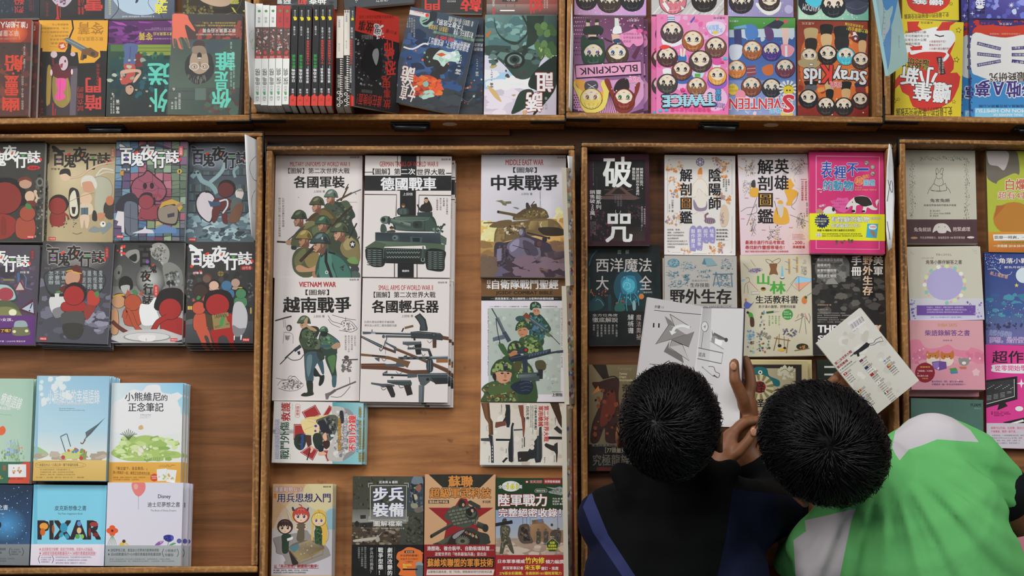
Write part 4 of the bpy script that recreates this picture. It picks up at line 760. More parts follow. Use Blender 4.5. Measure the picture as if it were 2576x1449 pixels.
def dm():
 A=Art(*T4,rng=83);A.r('3a2e6c',950,200,1700,1260);A.r('3a82bc',1045,400,1700,1225);A.sp('3a82bc 3a2e6c',60,1035,700,1065,1220,5,14);A.sp('b8322a 3a2e6c',50,1040,215,1690,280,8,26);A.s('c03a28','1060 340 1100 280 1250 260 1420 275 1600 260 1700 270 1700 380 1410 390 1250 370 1090 350');A.s('d8d6d2','1060 360 1250 375 1410 392 1700 380 1700 740 1500 830 1300 840 1120 790 1050 720');A.sp('d8d6d2',30,1040,350,1070,700,5,14)
 for y0,y1,t in((450,510,'任意門為什麼不可思議？'),(560,585,'靜香為什麼那麼愛洗澡？'),(680,635,'借給人夢想的祕密道具？')):A.l('3a2e6c',34,[(1110,y0),(1355,y1)]);A.T('e8e6ea',t,1112,(y0+y1)/2-11,1352,(y0+y1)/2+11,0,180+math.degrees(math.atan2(y1-y0,245)))
 for y0,y1,t in((505,490,'銅鑼衛上最愛？'),(570,570,'上學總遲到？'),(635,660,'沒有雙手？')):A.l('3a2e6c',34,[(1470,y0),(1700,y1)]);A.T('e8e6ea',t,1480,(y0+y1)/2-11,1690,(y0+y1)/2+11,0,180)
 A.T('4a3a30','最終研究',1240,755,1610,860,.04,178,False,'e8e6e0',.03);A.T('3c2f78','哆啦Ａ夢',1095,840,1720,1010,.05,182,False,'f0eef4',.06);A.T('22406a','最強機器人與百寶袋大公開',1130,1090,1640,1120,0,180);A.r('7cbce0',1085,1125,1700,1220);A.T('f2f4f6','DORAEMON NO HIMITSU',1098,1135,1830,1172,.03,180);A.T('f2f4f6','FINAL ANSWER OF',1280,1184,1580,1208,.02,180);A.T('d8c8c4','大眾文化',1338,236,1475,262,0,180);A.T('e0a898','小學館學年誌雜誌／神岡編著',1240,344,1560,362,0,180)
 return A
book((2439,51,2620,51,2618,296,2441,296),.013,'3a2e6c',dm(),'blue, red and white cartoon guide at the right frame edge',under=((-.0145,-.001,0),),spine='L',spine_col='2a4468',group=G4,mat=M_FILM,copy_label='blue, red and white cartoon guide')
za,zb=TABLE+.2,TABLE+.1
o=[P(2216,-60,za),P(2275,-60,zb),P(2264,140,zb),P(2216,205,za)]
A=Art(*T4,rng=84);A.g(90,-260,360,860,'bfe0e8','a8d8cc','9cccd8','a8dcd8');A.s('4a9ce0','150 100 230 60 220 160 180 300 240 200 300 -200 120 -200');A.s('4a9ce0','120 480 150 400 210 180 230 160 215 300 205 560 180 720 150 745 130 700 140 600');A.s('c0d4f0','110 380 130 330 190 190 205 230 195 300 160 360')
for i in range(11):A.c('6a5a9c',3,[(132+(i%3)*3,60+i*58),(142,72+i*58),(156,66+i*58)])
A.c('6a5a8c',3,'120 -20 140 120 118 360 140 560 134 700 150 745 180 720 206 560 215 300');A.T('6a8a98','開放日',290,370,302,500,0,0,True)
tilted_book((2216,-60,2266,-60,2266,140,2216,205),[za,zb+.02,zb+.02,za],.006,'a8d4da',A,'pale blue acrylic display card with a blue wave standing between two far trays',cat='display card',name='display_card',mat=M_FILM)
# ------------------------------------------------------------------ near tray, leftmost: ghost comics and gift books
L1=(0,330,4.997);L2=(280,330,4.998);L3=(0,600,4.997);L4=(270,600,4.998)
GC='ghost comics in the leftmost near tray'
def brush_title(A,x,y,k,c,edge=None,tail=True):
 """the five brush characters of the series title, spread over about 780 x 330 units at scale k"""
 f=lambda t,a,b_,c_,d,bb:A.T(c,t,x+a*k,y+b_*k,x+c_*k,y+d*k,bb,0,False,edge,.05)
 A.s(edge or c,[(x+10*k,y+8*k),(x+50*k,y+10*k),(x+150*k,y+90*k),(x+120*k,y+110*k),(x+20*k,y+50*k)]);A.s(c,[(x+14*k,y+12*k),(x+48*k,y+16*k),(x+145*k,y+92*k),(x+118*k,y+104*k),(x+22*k,y+46*k)])
 f('百',25,60,165,250,.07);f('鬼',160,100,305,275,.06);f('夜',275,20,440,205,.055);f('行',420,95,570,300,.06);f('誌',580,90,740,240,.05)
 A.e('7a4a9c',x+98*k,y+180*k,16*k,15*k);A.e('d8382c',x+218*k,y+112*k,30*k,14*k,-30);A.e('d8582c',x+388*k,y+120*k,14*k);A.p('3f9a44',[(x+500*k,y+140*k),(x+555*k,y+138*k),(x+520*k,y+172*k)]);A.e('d8382c',x+672*k,y+190*k,10*k);A.e('d8382c',x+745*k,y+195*k,14*k,24*k,-30)
def stamp(A,x,y):A.r('c83030',x,y,x+88,y+40);A.T('f0d8d4','時報出版',x+8,y+10,x+80,y+30,.01)
def figure(A,c,hair,hx_,hy,r,bx0=None,dk='3a1614'):
 """plain round-headed figure, no face"""
 if bx0:A.s(dk,[(bx0[0]-5,bx0[1]),(bx0[2]+5,bx0[1]),(bx0[2]+8,bx0[3]+4),(bx0[0]-8,bx0[3]+4)]);A.s(c,bx0[4]if len(bx0)>4 else[(bx0[0],bx0[1]),(bx0[2],bx0[1]),(bx0[2]+4,bx0[3]),(bx0[0]-4,bx0[3])])
 if hair:A.e(hair,hx_+r*.12,hy-r*.16,r*1.12,r*1.08)
 A.e(dk,hx_,hy+r*.05,r*1.03,r*.98);A.e(c,hx_,hy+r*.05,r*.98,r*.93)
A=Art(*L1,rng=90);A.g(-300,120,590,1400,'33332e','38372f','3b3a36','2e2d28');A.sp('46453e 24241f 55554c',50,420,560,570,1350,8,36,.8);A.e('6a6a62',500,640,46,60);A.e('2a2a26',500,640,26,34);A.sp('6e6e66 8a8a80',20,440,700,550,1330,6,20)
brush_title(A,-235,160,1.0,'e2dfd6');A.s('b83028','350 445 420 430 495 445 500 470 420 490 350 478');A.T('3a1a16','西遊卷',370,446,480,476,.02)
A.s('1c1815','-200 720 -40 600 150 590 290 680 330 860 260 940 -200 940');figure(A,'7f2c26',None,60,830,215,None,'2a1412');A.s('8a2e26','-120 1060 120 1060 220 1180 100 1340 -120 1330');A.s('7a2a22','20 1080 70 1100 80 1290 10 1290');A.e('b48a74',320,660,80,62);A.s('6a3426','220 640 250 590 330 570 390 600 400 640 320 610');A.e('c9a98c',375,820,62,68);A.e('c8a88c',445,760,22);A.l('c8a88c',30,'440 770 470 840 440 900');A.s('6a2a22','340 880 440 880 440 940 350 940');figure(A,'9c4632',None,345,1030,100,(220,1100,420,1330),'2a1412');A.s('3f7a44','330 910 380 920 400 970 360 980 320 950');stamp(A,340,1310);A.lines('c8c6be','阿慢著',-150,440,-50,470)
book((-40,358,112.5,359.5,106.5,607,-48,607),.015,'33322d',A,'charcoal ghost comic cut by the left frame edge, upper row',under=((.0045,.0005,0),),spine='R',spine_col='c9c7c2',group=GC,mat=M_FILM,copy_label='charcoal ghost comic at the left edge')
A=Art(*L1,rng=91);A.g(550,120,1460,1400,'a8987a','b3a27c','b5a582','9c8c68');A.glow(900,560,360,300,'c4b48e','b0a07c');brush_title(A,645,158,1.0,'2a2622');A.s('c07a5c','1395 190 1440 190 1442 300 1395 300');A.T('f0ddc8','妖怪卷',1402,198,1432,296,0,0,True);A.T('2a2622','阿慢 著',645,440,755,465,.01)
A.c('9a7a64',26,'880 565 1000 545 1120 460 1250 400 1450 362');A.c('c9ab90',20,'870 565 1000 545 1120 460 1250 400 1450 362');A.s('d0b296','760 520 830 500 885 545 870 590 810 605 770 570');A.s('2c2824','748 520 760 470 810 445 870 455 888 500 885 545 830 510 770 520');A.s('a9a892','1180 560 1290 545 1390 610 1410 760 1330 960 1300 1010 1210 1000 1190 860 1200 740');A.c('5c584c',4,'1180 560 1290 545 1390 610 1410 760 1330 960 1300 1010');A.s('c9c6ba','1020 590 1080 535 1170 545 1220 640 1200 700 1150 620 1060 620 1030 680');A.s('c28e70','1040 620 1150 610 1180 700 1140 740 1060 730 1040 680');A.c('c6c0b0',22,'1210 540 1290 450 1430 470');A.c('c6c0b0',14,'1240 530 1330 490 1440 500')
A.s('2b2622','870 720 960 700 1000 790 990 1050 880 1050');A.s('cfc8b2','880 800 940 720 970 860 980 1000 930 1050 880 1000');A.p('2b2622','900 930 955 930 940 1020 910 1010');figure(A,'8a3028','2b211c',725,910,112,(650,990,800,1150),'3a1a14');A.l('8a3028',26,'800 1000 850 1040 868 1090');A.l('8a3028',22,'690 1140 650 1180');A.l('8a3028',22,'740 1150 740 1185');A.s('d0ae92','1010 800 1060 750 1130 760 1160 830 1120 890 1020 880');A.s('c9b89c','1020 890 1150 890 1165 1010 1040 1040 1010 960');A.p('4f646c','1015 940 1110 935 1110 1030 1020 1030');A.l('2e3c42',4,'1062 938 1064 1030');A.s('cdb39a','1010 1040 1120 1040 1110 1180 1080 1190 1060 1090 1040 1190 1020 1180');A.e('3b3630',1390,960,90,130);A.e('b8744e',1380,850,50,60);A.s('2f2a26','1170 980 1210 990 1220 1100 1160 1090');A.s('b8805e','1230 1010 1320 1010 1290 1090 1240 1090')
A.s('7d8684','1110 1230 1180 1170 1260 1190 1370 1120 1410 1160 1360 1220 1290 1270 1270 1240 1190 1250');A.e('d8d4c8',1295,1145,36);A.e('2a2622',1298,1138,12);A.c('4a4238',6,'915 1255 970 1270 1030 1250');A.sp('4a4238',14,800,1060,960,1200,4,12);A.c('a8906a',8,'800 1130 900 1080 1000 1100');A.c('8a7450',5,'1180 750 1010 800 860 870');stamp(A,612,1308)
book((122.5,357,291,357,284,604,112,604),.015,'b0a07a',A,'tan ghost comic with a long-necked head and a blue open book',spine='R',group=GC,mat=M_FILM)
A=Art(*L2,rng=92);A.g(10,90,970,1390,'6a7480','5a7484','7a5a74','5a5a60')
cs='8a4a5c 6a3a4a 9c5a6a 4a6a8c 5c84a0 7a8a6a 5a6a5a 8a9c7c 3f4a58 6a6a74 a89a6a 5a4a6a'.split()
R_=random.Random(5)
for j in range(13):
 for i in range(9):
  x,y=30+i*104,110+j*100;d=lambda:R_.uniform(-26,26)
  if 2<=i<=6 and 4<=j<=8:cc=R_.choice(['8a4a5c','7a3c4c','9a5666','a86a78'])
  elif i>=6 and j<9:cc=R_.choice(['6a7a64','5a6a58','8a9c84','7a5a74'])
  elif i<3:cc=R_.choice(['4a6a8c','5c84a0','3f4a58','5a4a6a','6a8a9c'])
  else:cc=R_.choice(cs)
  A.p('25242c',[(x,y),(x+104,y),(x+104,y+100),(x,y+100)]);A.p(cc,[(x+5+d()*.3,y+5),(x+99,y+5+d()*.3),(x+99+d()*.2,y+95),(x+5,y+95+d()*.2)])
  if R_.random()<.5:A.l('25242c',4,[(x+5,y+R_.uniform(10,90)),(x+99,y+R_.uniform(10,90))])
A.s('201c24','460 470 570 560 660 640 700 760 640 860 560 870 380 850 280 810 242 700 290 590 400 530');A.s('8d4a5c','462 490 560 570 650 650 688 755 630 845 560 858 390 838 290 800 256 700 300 600 410 540')
for t in('340 590 420 640 400 720','420 640 520 620 600 700','520 500 520 620','280 700 400 720 420 830','600 700 680 720','600 700 560 850','400 720 520 740 600 700'):A.l('3a1c28',4,t)
A.e('2a1420',425,675,26,40);A.e('2a1420',512,672,26,40);A.s('2b2a34','60 1000 60 900 140 800 260 760 330 830 340 960 320 1270 170 1270 160 1000');A.s('5c6470','170 900 310 890 330 1000 320 1260 190 1260');A.l('2b2a34',5,'240 900 240 1260');A.l('2b2a34',5,'170 1060 330 1100');A.p('c9c4c4','80 990 160 1000 165 1260 130 1260 130 1180 70 1170 90 1120 50 1100');figure(A,'8a3a44','2b2026',440,870,95,(390,940,580,1080),'201820');A.l('8a3a44',40,'520 800 600 790 630 820');A.l('8a3a44',34,'370 1010 350 1090');A.l('8a3a44',34,'530 1040 500 1100')
A.s('2a2420','580 960 660 920 760 900 850 960 830 1140 760 1170 600 1120');A.s('877a6c','595 970 670 935 760 915 835 965 820 1120 750 1150 610 1105');A.p('3a3a40','705 1030 795 1010 795 1060 710 1075');A.p('b8923c','600 960 640 880 760 840 860 880 900 940 860 1000 800 900 680 920');A.l('8d7a68',34,'750 970 900 890');A.p('5a7aa4','560 1200 660 1160 820 1210 820 1270 540 1270');A.p('c4c2c8','260 1270 400 1220 430 1180 440 1215 520 1230 540 1270');A.p('b9842c','115 490 160 485 155 545 110 540');A.e('b8a04a',858,492,30);A.e('1c1a14',858,492,10,20);A.s('2b2a30','270 260 380 160 560 140 720 190 850 250 800 230 640 190 480 180 350 220');brush_title(A,90,140,1.03,'d8d8d8','26262c');A.s('c85a58','850 185 880 176 905 190 902 285 878 298 850 282');A.T('f4e4e0','童話卷',862,192,892,280,0,0,True);A.T('d0d0d0','阿慢 著',120,455,235,482,.01);stamp(A,68,1292)
book((292.5,352.5,472,353,463,603,285,602),.015,'5a6670',A,'stained-glass patterned ghost comic with a large plum peach shape',under=((-.001,-.0012,0),),spine='R',spine_col='c4c4cc',group=GC,mat=M_FILM,copy_label='stained-glass patterned ghost comic')
A=Art(*L2,rng=93);A.g(920,110,1860,1400,'34383f','5a6a72','3c4048','4f6068')
for j,y in enumerate((430,640,750,900)):
 for i in range(30):
  if 1220<985+i*25<1560 and j>1:continue
  A.r(['3c4c52','4a6066','34424a','556a68','5a5a4c'][(i*7+j*3)%5],985+i*25,y+(i*13%20),1006+i*25,y+95)
 A.r('2a3036',980,y+97,1740,y+108)
A.glow(1300,290,420,200,'8d98a4','40464e');A.c('7f9a9c',60,'1010 560 1080 500 1140 600 1260 660 1330 760');A.c('86a0a2',46,'1240 620 1360 520 1420 420 1430 330');A.c('7a9496',34,'1560 560 1540 480 1600 420');A.s('a9bcc0','1180 1180 1300 1160 1400 1200 1460 1230 1520 1260 1440 1340 1300 1330 1140 1240');A.sp('7f98a0 98b0b4 5a747c',60,960,1020,1800,1340,14,60,1.6);A.sp('2f3a40 44545c 5a6a74',40,1080,1200,1760,1350,10,40,1.8);A.l('9ab0b4',3,'1480 1240 1560 1180 1680 1180');A.l('9ab0b4',3,'1600 1320 1700 1240');A.l('7a949a',4,'960 1110 1060 1040')
brush_title(A,995,150,.99,'1c1b1e','98a2aa');A.T('2a2c30','阿慢 著',992,488,1108,514,.01)
A.s('25262a','1060 850 1140 735 1270 760 1320 870 1290 1000 1250 1120 1170 1100 1080 1000');A.s('c9bfc4','1075 860 1145 750 1260 772 1305 870 1275 1000 1240 1110 1175 1085 1095 990');A.r('16161a',1182,725,1232,752);A.p('16161a','1060 790 1100 765 1110 795 1075 815');figure(A,'5c2a28','221a1a',1440,710,100,(1300,830,1480,960),'241414');A.s('5c2a28','1270 960 1340 940 1360 1010 1310 1120 1270 1110');A.s('5c2a28','1390 1000 1450 990 1460 1140 1400 1120');A.p('35506a','1215 850 1290 870 1365 855 1370 910 1250 930');A.c('b8c8cc',20,'1360 860 1450 840 1460 920 1400 1010');A.s('c9c2bc','1560 740 1620 700 1665 750 1640 830 1580 820');A.p('8a8a84','1580 735 1600 690 1620 715 1640 690 1665 740');A.s('54605c','1530 820 1640 840 1600 980 1500 970');A.s('6e4c38','1540 930 1600 890 1660 905 1640 1010 1600 1110 1520 1130 1470 1090');stamp(A,975,1320)
book((473.5,354,643,355,641,607,466,607),.015,'444c54',A,'slate ghost comic of a smoky library with a white leaf over its edge',spine='R',group=GC,mat=M_FILM)
A=Art(*L3,rng=94);A.g(-300,70,480,1350,'4c3c4c','5a3a5c','46464c','4a3a54');A.sp('3c3a44 5a4a5c 6a5470',40,-100,300,420,700,16,50);A.e('36303c',80,420,110,80);A.l('7a7a4a',22,'40 520 180 520');A.l('44628a',30,'230 430 240 600');A.l('5a6a8c',14,'300 450 330 500 320 620 400 640');A.p('6a2a36','255 515 330 660 160 665');A.p('b8aaa4','250 545 305 645 195 650');brush_title(A,-372,118,1.0,'e0ddd8','3a343c');A.s('6a2c34','385 150 430 150 432 260 386 260');A.T('9c4a48','都市卷',394,156,424,254,0,0,True);A.T('d8d4d0','阿慢 著',255,412,368,440,.01)
A.s('33413c','-100 580 60 565 150 600 200 680 190 790 -100 780');A.s('9cb4b8','-100 600 60 582 140 620 186 690 170 770 -100 770');A.e('9c3a44',70,700,100,84);A.s('4f5a3a','-200 800 80 780 220 850 270 960 270 1000 -200 1000');A.s('7a7a4c','-60 880 120 860 240 920 260 1000 -60 1000');A.e('d8dcb8',160,930,50,42);A.p('55202c','410 765 440 960 235 900');A.p('a9b4c4','415 800 425 940 275 885');A.l('2a2a30',14,'405 815 380 880');A.e('2a2a30',372,908,10)
A.g(-300,968,480,1335,'6a3a7c','4a2a60','5a2c6c','5c3074');A.T('e4d8ea','小女孩、',-30,1000,165,1040,.02);A.p('4a2030','-20 1130 150 1120 140 1195 -20 1190');A.T('e0b838','了嗎？',10,1140,135,1180,.03);A.s('6a6c4a','150 1160 180 1110 330 1105 375 1170 360 1215 180 1220');A.s('8fa0a4','175 1100 200 1040 310 1035 348 1090 330 1110 190 1112');A.e('d8d8a8',180,1170,22,18);A.e('d8d8a8',335,1162,22,18);A.T('d8c8e0','阿倫 現納・卡茵｜CASHME 現金女孩',-160,1280,320,1304,0)
book((-50,616,98,616,85,868,-64,867),.014,'4a4450',A,'purple-banded ghost comic cut by the left frame edge, lower row',under=((.0055,.003,0),),spine='R',spine_col='c4c0c8',group=GC,mat=M_FILM,copy_label='purple-banded ghost comic')
A=Art(*L3,rng=95);A.g(440,20,1440,1350,'3a3836','4a4a54','38363a','46444e');A.glow(960,230,420,220,'8d8884','403e40');A.sp('565662 3c3c44 6a6a78',70,480,500,1400,1240,20,70,1.4);A.sp('6e6c7c 8a8898',20,1060,860,1340,1180,12,50,1.6);brush_title(A,572,68,1.0,'1f1d1d','9a948e');A.s('8a2c2a','1322 120 1366 120 1366 240 1322 240');A.T('c87068','鬼屋卷',1330,128,1358,232,0,0,True)
A.s('2b2a2c','545 480 640 400 820 350 1000 345 1180 380 1335 500 1250 690 1130 650 900 620 640 720');A.s('3f4446','560 480 650 415 820 366 1000 360 1170 396 1318 505 1245 670 1130 630 900 600 650 690');A.lines('b4b8b8','不會一個人|不要個|怎麼辦',610,410,830,690,.0,0,True,.3);A.lines('b0b4b4','鬼故事|有怪聲|誰說的|你說呢',1030,400,1290,640,0,0,True,.5)
A.s('5a2420','825 480 860 400 960 330 1030 400 1040 520 1000 590 830 590');A.s('b98a6e','830 450 900 410 1000 440 990 540 900 575 830 560');A.c('c8a030',14,'835 415 900 400 930 425 1025 440');A.s('5a2420','740 640 830 580 880 600 850 700');A.s('c9c8c6','620 760 700 690 790 710 830 800 790 920 720 1000 640 900');A.s('7a787c','660 900 780 860 800 960 700 1000');A.r('201e1e',635,700,690,735);A.r('201e1e',745,695,800,730);A.s('4f7a44','700 670 750 655 770 680 720 690');figure(A,'9c2420','1e1a18',930,710,130,(800,800,1055,910),'2a1210');A.s('b0382c','1100 700 1150 650 1240 720 1250 800 1190 850 1110 830');A.s('4f7a44','1185 690 1230 660 1250 710 1215 740');A.s('8a3226','1060 850 1200 850 1150 960 1080 1020');A.s('4a4846','770 1020 800 930 1030 920 1060 1070 1000 1250 840 1250');A.s('33322f','790 1080 1040 1080 1000 1250 840 1250');A.T('777','阿慢 著',560,362,670,388,.0);stamp(A,500,1240)
book((107,606,287,612,268.5,866,92,859.5),.009,'44444a',A,'grey ghost comic with a fan-shaped blackboard, lower row',under=((.0025,-.004,.2),(.006,-.0055,-.3),(.004,-.007,.2)),spine='R',spine_col='b8b8c0',group=GC,mat=M_FILM,copy_label='grey ghost comic with the fan shape')
A=Art(*L4,rng=96);A.g(60,40,960,700,'1f1f1e','5a5a58','2a2a2a','6a6a68');A.g(60,600,960,1330,'6a6866','b8b6b4','7a7674','c4c2c0');A.glow(540,520,190,200,'b8b8b4','444442');A.s('8f8f88','540 110 600 60 700 60 770 130 780 230 740 330 700 350 660 280 600 260 545 200');A.inside('6a6a64 a8a8a0 54544e',30,'545 120 700 65 775 200 700 340 560 220',6,20);A.s('7a7a74','700 340 800 300 930 400 935 600 760 640 710 480');A.inside('54544f 98a0a4 3c3c38',26,'710 420 900 380 920 600 760 630',8,24);A.e('1e1e1c',770,560,28,26);A.e('1e1e1c',820,560,22,26);A.s('86867f','225 200 280 150 380 140 405 200 400 270 350 310 280 260');A.s('161614','270 240 360 190 370 270 330 290');A.s('6a6a64','90 400 150 330 185 370 170 460 120 520 90 480');A.e('1a1a18',145,430,14,22);A.s('141413','150 520 230 470 310 520 310 640 160 640');A.s('a8a8a4','170 600 280 590 260 690 200 680');A.sp('d83a30',8,130,90,220,240,10,26)
A.T('e8e6e2','阿慢 著',165,110,192,220,.01,0,True);A.T('171412','百',400,90,555,350,.07);A.e('7a4a9c',505,292,22);A.T('171412','鬼',535,330,620,430,.06);A.e('d8382c',575,336,18,10,-30);A.T('171412','夜',420,400,545,540,.05);A.e('d8582c',498,478,10);A.T('171412','行',455,565,570,700,.06);A.p('3f9a44','530 575 570 570 545 592');A.T('171412','誌',440,720,570,825,.05);A.e('d8382c',580,795,8,18,-30);A.s('c03430','585 600 635 595 640 715 590 722');A.T('e8a8a0','靈異卷',598,606,628,712,0,0,True)
figure(A,'b98a62','5a2a1c',140,790,86,(50,910,130,1180),'1e1412');A.c('b89a30',22,'66 735 140 710 215 710');figure(A,'a8482a',None,320,800,108,(230,900,410,1080),'1e1412');A.p('a8482a','225 720 255 640 300 700');A.p('a8482a','400 700 440 650 450 730');A.s('3f7a44','310 660 350 645 385 690 350 712');A.c('1e1412',62,'210 1000 240 900 300 960 350 1090 440 1190 480 1230');A.c('a8482a',54,'210 1000 240 900 300 960 350 1090 440 1190 475 1225');A.c('5a2a1a',50,'60 1040 150 1120 280 1200 360 1225');A.e('c8a080',390,1232,40,24)
A.s('e0dedc','405 880 430 820 520 830 600 740 640 800 620 900 650 1010 600 1080 450 1090 405 960');A.s('1a1412','610 900 620 740 700 640 860 620 950 680 960 900');figure(A,'9c2420',None,790,880,142,(700,1010,950,1200),'1e1210');A.c('1e1210',70,'760 980 640 1050 580 1150 560 1190');A.c('9c2420',60,'760 980 640 1050 580 1150 560 1190');A.p('b9b7b5','50 1240 300 1150 700 1140 960 1230 960 1340 50 1340');A.e('8a8886',500,1240,300,60);A.e('c9c7c5',500,1235,280,50);A.s('d8d6d4','390 1250 420 1215 580 1215 605 1240 570 1290 430 1290');A.l('c03430',6,'490 1255 490 1285');A.p('3a3a4c','50 1270 150 1305 50 1305');A.p('3a3a4c','840 1305 960 1260 960 1305');stamp(A,792,1254)
book((287,610.5,465,610,457,863,278.5,862),.014,'3c3c3c',A,'black and white ghost comic with hands meeting on a dish',under=((.003,-.0025,0),),spine='R',spine_col='d8d6d4',group=GC,mat=M_FILM,copy_label='black and white ghost comic with meeting hands')
A=Art(*L4,rng=97);A.g(960,30,1860,1400,'343230','2e2d2c','2c2b2a','38383a');A.sp('3f3e3d 282726',40,980,420,1820,900,16,50);A.g(960,1040,1860,1400,'4a4c50','343436','44464a','303032');A.s('5c5c5c','980 1040 1060 1010 1240 1000 1300 1040 1000 1080');A.sp('66686a',16,1000,500,1080,760,5,18);A.sp('5a5c5e',16,1760,560,1840,760,5,16);brush_title(A,1018,72,1.08,'e4e1da');A.e('d83a30',1060,350,20);A.sp('c83028',6,1050,400,1180,470,8,24);A.T('e8e4de','阿慢 著',1080,420,1195,448,.02);A.s('8a2420','1675 370 1700 340 1800 340 1830 370 1810 396 1690 396');A.T('e8a8a0','凶宅卷',1700,350,1810,388,.01);A.e('7a6a34',1425,442,40,34);A.l('2a2826',6,'1425 408 1425 476');A.l('2a2826',6,'1385 442 1465 442');A.r('c8a848',1010,850,1070,895);A.l('2a2826',4,'1040 850 1040 895');A.r('b89a44',1795,870,1815,945)
figure(A,'6a5044','5a3a2c',1250,505,52);figure(A,'c9a48e','1c1a1a',1340,590,62,(1290,620,1390,650));figure(A,'3f6a8a',None,1500,590,68,(1470,650,1580,740),'20303c');figure(A,'a88c7c',None,1612,555,56,(1580,610,1650,640));figure(A,'3a2a24','2a1e1a',1170,660,92);figure(A,'467a54','1c1c1a',1680,690,66,(1610,750,1740,850),'1e2a20');A.e('d0a830',1672,618,28,7);figure(A,'b85038',None,1150,870,84,(1100,960,1250,1150),'2a1614');A.p('b85038','1070 800 1075 750 1110 780');A.p('b85038','1190 770 1222 715 1222 800');A.s('3f7a44','1120 760 1140 720 1175 735 1150 770')
A.s('b85038','1120 1130 1260 1140 1310 1290 1340 1350 1310 1360 1260 1230 1220 1240 1280 1400 1230 1390 1150 1240');A.s('1c1614','1215 760 1260 680 1400 640 1540 680 1590 820 1550 930 1240 900');figure(A,'9c2420',None,1385,830,150,(1320,960,1590,1160),'1e1210');A.s('9c2420','1310 1150 1570 1150 1590 1310 1640 1420 1580 1400 1500 1240 1420 1230 1390 1300 1440 1420 1380 1400 1330 1280');A.s('b4b2b4','1580 880 1620 800 1700 810 1760 940 1750 1110 1680 1220 1600 1220 1570 1100');A.s('7a787c','1575 1090 1660 1130 1740 1130 1690 1220 1600 1225');A.p('d8d6d8','1590 1220 1605 1222 1600 1280 1590 1278');A.p('d8d6d8','1675 1215 1698 1212 1685 1275 1672 1275');A.p('4a3a20','1230 950 1320 970 1335 1150 1250 1110');A.p('8d7a4c','1315 965 1520 925 1545 1120 1340 1150');A.T('2a2418','TAIWAN',1340,945,1500,1000,.01,-6);A.s('3f8a4c','1430 1010 1460 985 1470 1010 1450 1090 1425 1110 1412 1070');A.T('2a2418','GHOST',1350,1095,1420,1125,0,-8);A.T('2a2418','MAP',1490,1065,1535,1088,0,-8);A.s('9c2420','1500 985 1540 980 1555 1040 1520 1050');stamp(A,1700,1254)
book((474,608.5,642,608.5,636.5,863,465,862),.011,'302f2e',A,'dark ghost comic with a crowd around a tan island map',under=((-.0015,-.003,.2),(-.0005,-.0055,-.2),(.001,-.0085,.3)),spine='R',spine_col='c8c6c4',group=GC,mat=M_FILM,copy_label='dark ghost comic with the island map')
leaf([(616,338,TABLE+.11,645,352,TABLE+.07),(620,430,TABLE+.11,648,420,TABLE+.07),(627,530,TABLE+.11,645,520,TABLE+.07),(633,592,TABLE+.11,642,606,TABLE+.08)],'white leaf with loop drawings standing over the slate comic by the tray side',[('2c2c2c','20 90 26 40 34 30 42 60 45 95'),('2c2c2c','52 80 58 40 70 45 74 85')])
L5=(0,930,2.793);L6=(250,930,2.793)
GP='pastel gift books in the leftmost near tray'
A=Art(*L5,rng=100);A.g(-200,50,240,650,'a9c4b2','b4cbb8','9cbba8','a8c2b0');A.T('e4ece6','療癒語錄',5,178,155,265,.02,18);A.T('e0eae2','溫柔話語',-40,258,75,280,.01,4);A.T('5c8a70','a gentle book for every day',-60,310,80,318,0,4);A.sp('6a8a5c 86a478 9cb48a',60,10,560,170,640,4,14,.5);A.sp('8aa4cc a4bcdc',20,40,500,130,600,6,13);A.sp('d88a70',4,130,540,160,570,5,8);A.s('d8643c','-10 420 20 395 40 420 30 450 0 460');
for i in range(8):A.c('7a9468',2,[(60+i*10,640),(70+i*9,560),(80+i*7,490+(i%3)*20)])
A.g(-200,646,240,800,'3f6a54','3c6650');A.s('c8503c','110 690 160 655 215 660 215 810 60 810');A.r('ecece6',58,665,184,755);A.sp('c89a6a d8b48a a8785a',16,80,690,160,725,5,12);A.T('d8b838','語。',-20,745,20,768,.02);A.T('3a1c16','「最棒的我們」插圖明信片',58,762,165,772,0);A.T('c85a3c','隨書贈',20,670,42,710,0)
book((-60,952,85.5,952.5,74,1216,-74,1216),.016,'a9c4b2',A,'mint green gift book with a flower patch cut by the left frame edge',under=((.004,.001,0),),spine='L',hard=True,group=GP,mat=M_FILM,copy_label='mint green gift book')
A=Art(*L5,rng=101);A.g(220,30,780,460,'9cc0d2','b4cfdc','8ab4cc','a9cbdc');A.g(220,440,780,640,'b8d0d8','dcdcd2','acc8d4','d8dcd4');A.sp('c8dce4 d4e2e6',20,280,60,500,230,14,34);A.s('9ab888','240 540 300 560 340 600 240 630');A.p('8ab4c8','255 38 275 40 262 640 242 640');A.T('f0f4f4','小熊維尼的幸福語錄',335,140,700,240,.015,0);A.T('f0f4f6','尋找生活中的美好日常',405,228,606,250,.015,0,False,'86aec4',.03);A.lines('4a6478','the secret of happiness|finding the good in every ordinary day',415,268,595,290,0)
A.sp('a89a8a b8ac9a',24,250,590,730,640,8,26,2.2);A.c('4c6478',6,'425 470 470 610');A.c('4c6478',6,'470 450 496 540');A.c('5a7a94',8,'425 470 466 450');A.p('bfc47c','430 590 500 560 612 572 600 626 440 628');A.p('8d9454','560 600 612 572 604 628 560 632');A.e('b84a4a',444,616,14);A.e('b84a4a',570,622,14);A.sp('d8c84a c85a4a 6a9a5c 5a84b8',16,480,560,600,590,7,13);A.p('5c6870','740 335 640 450 585 500 605 470 600 440 690 380');A.p('3f484e','740 335 645 430 600 480 640 440');A.c('6a4a38',7,'600 490 580 520 566 512')
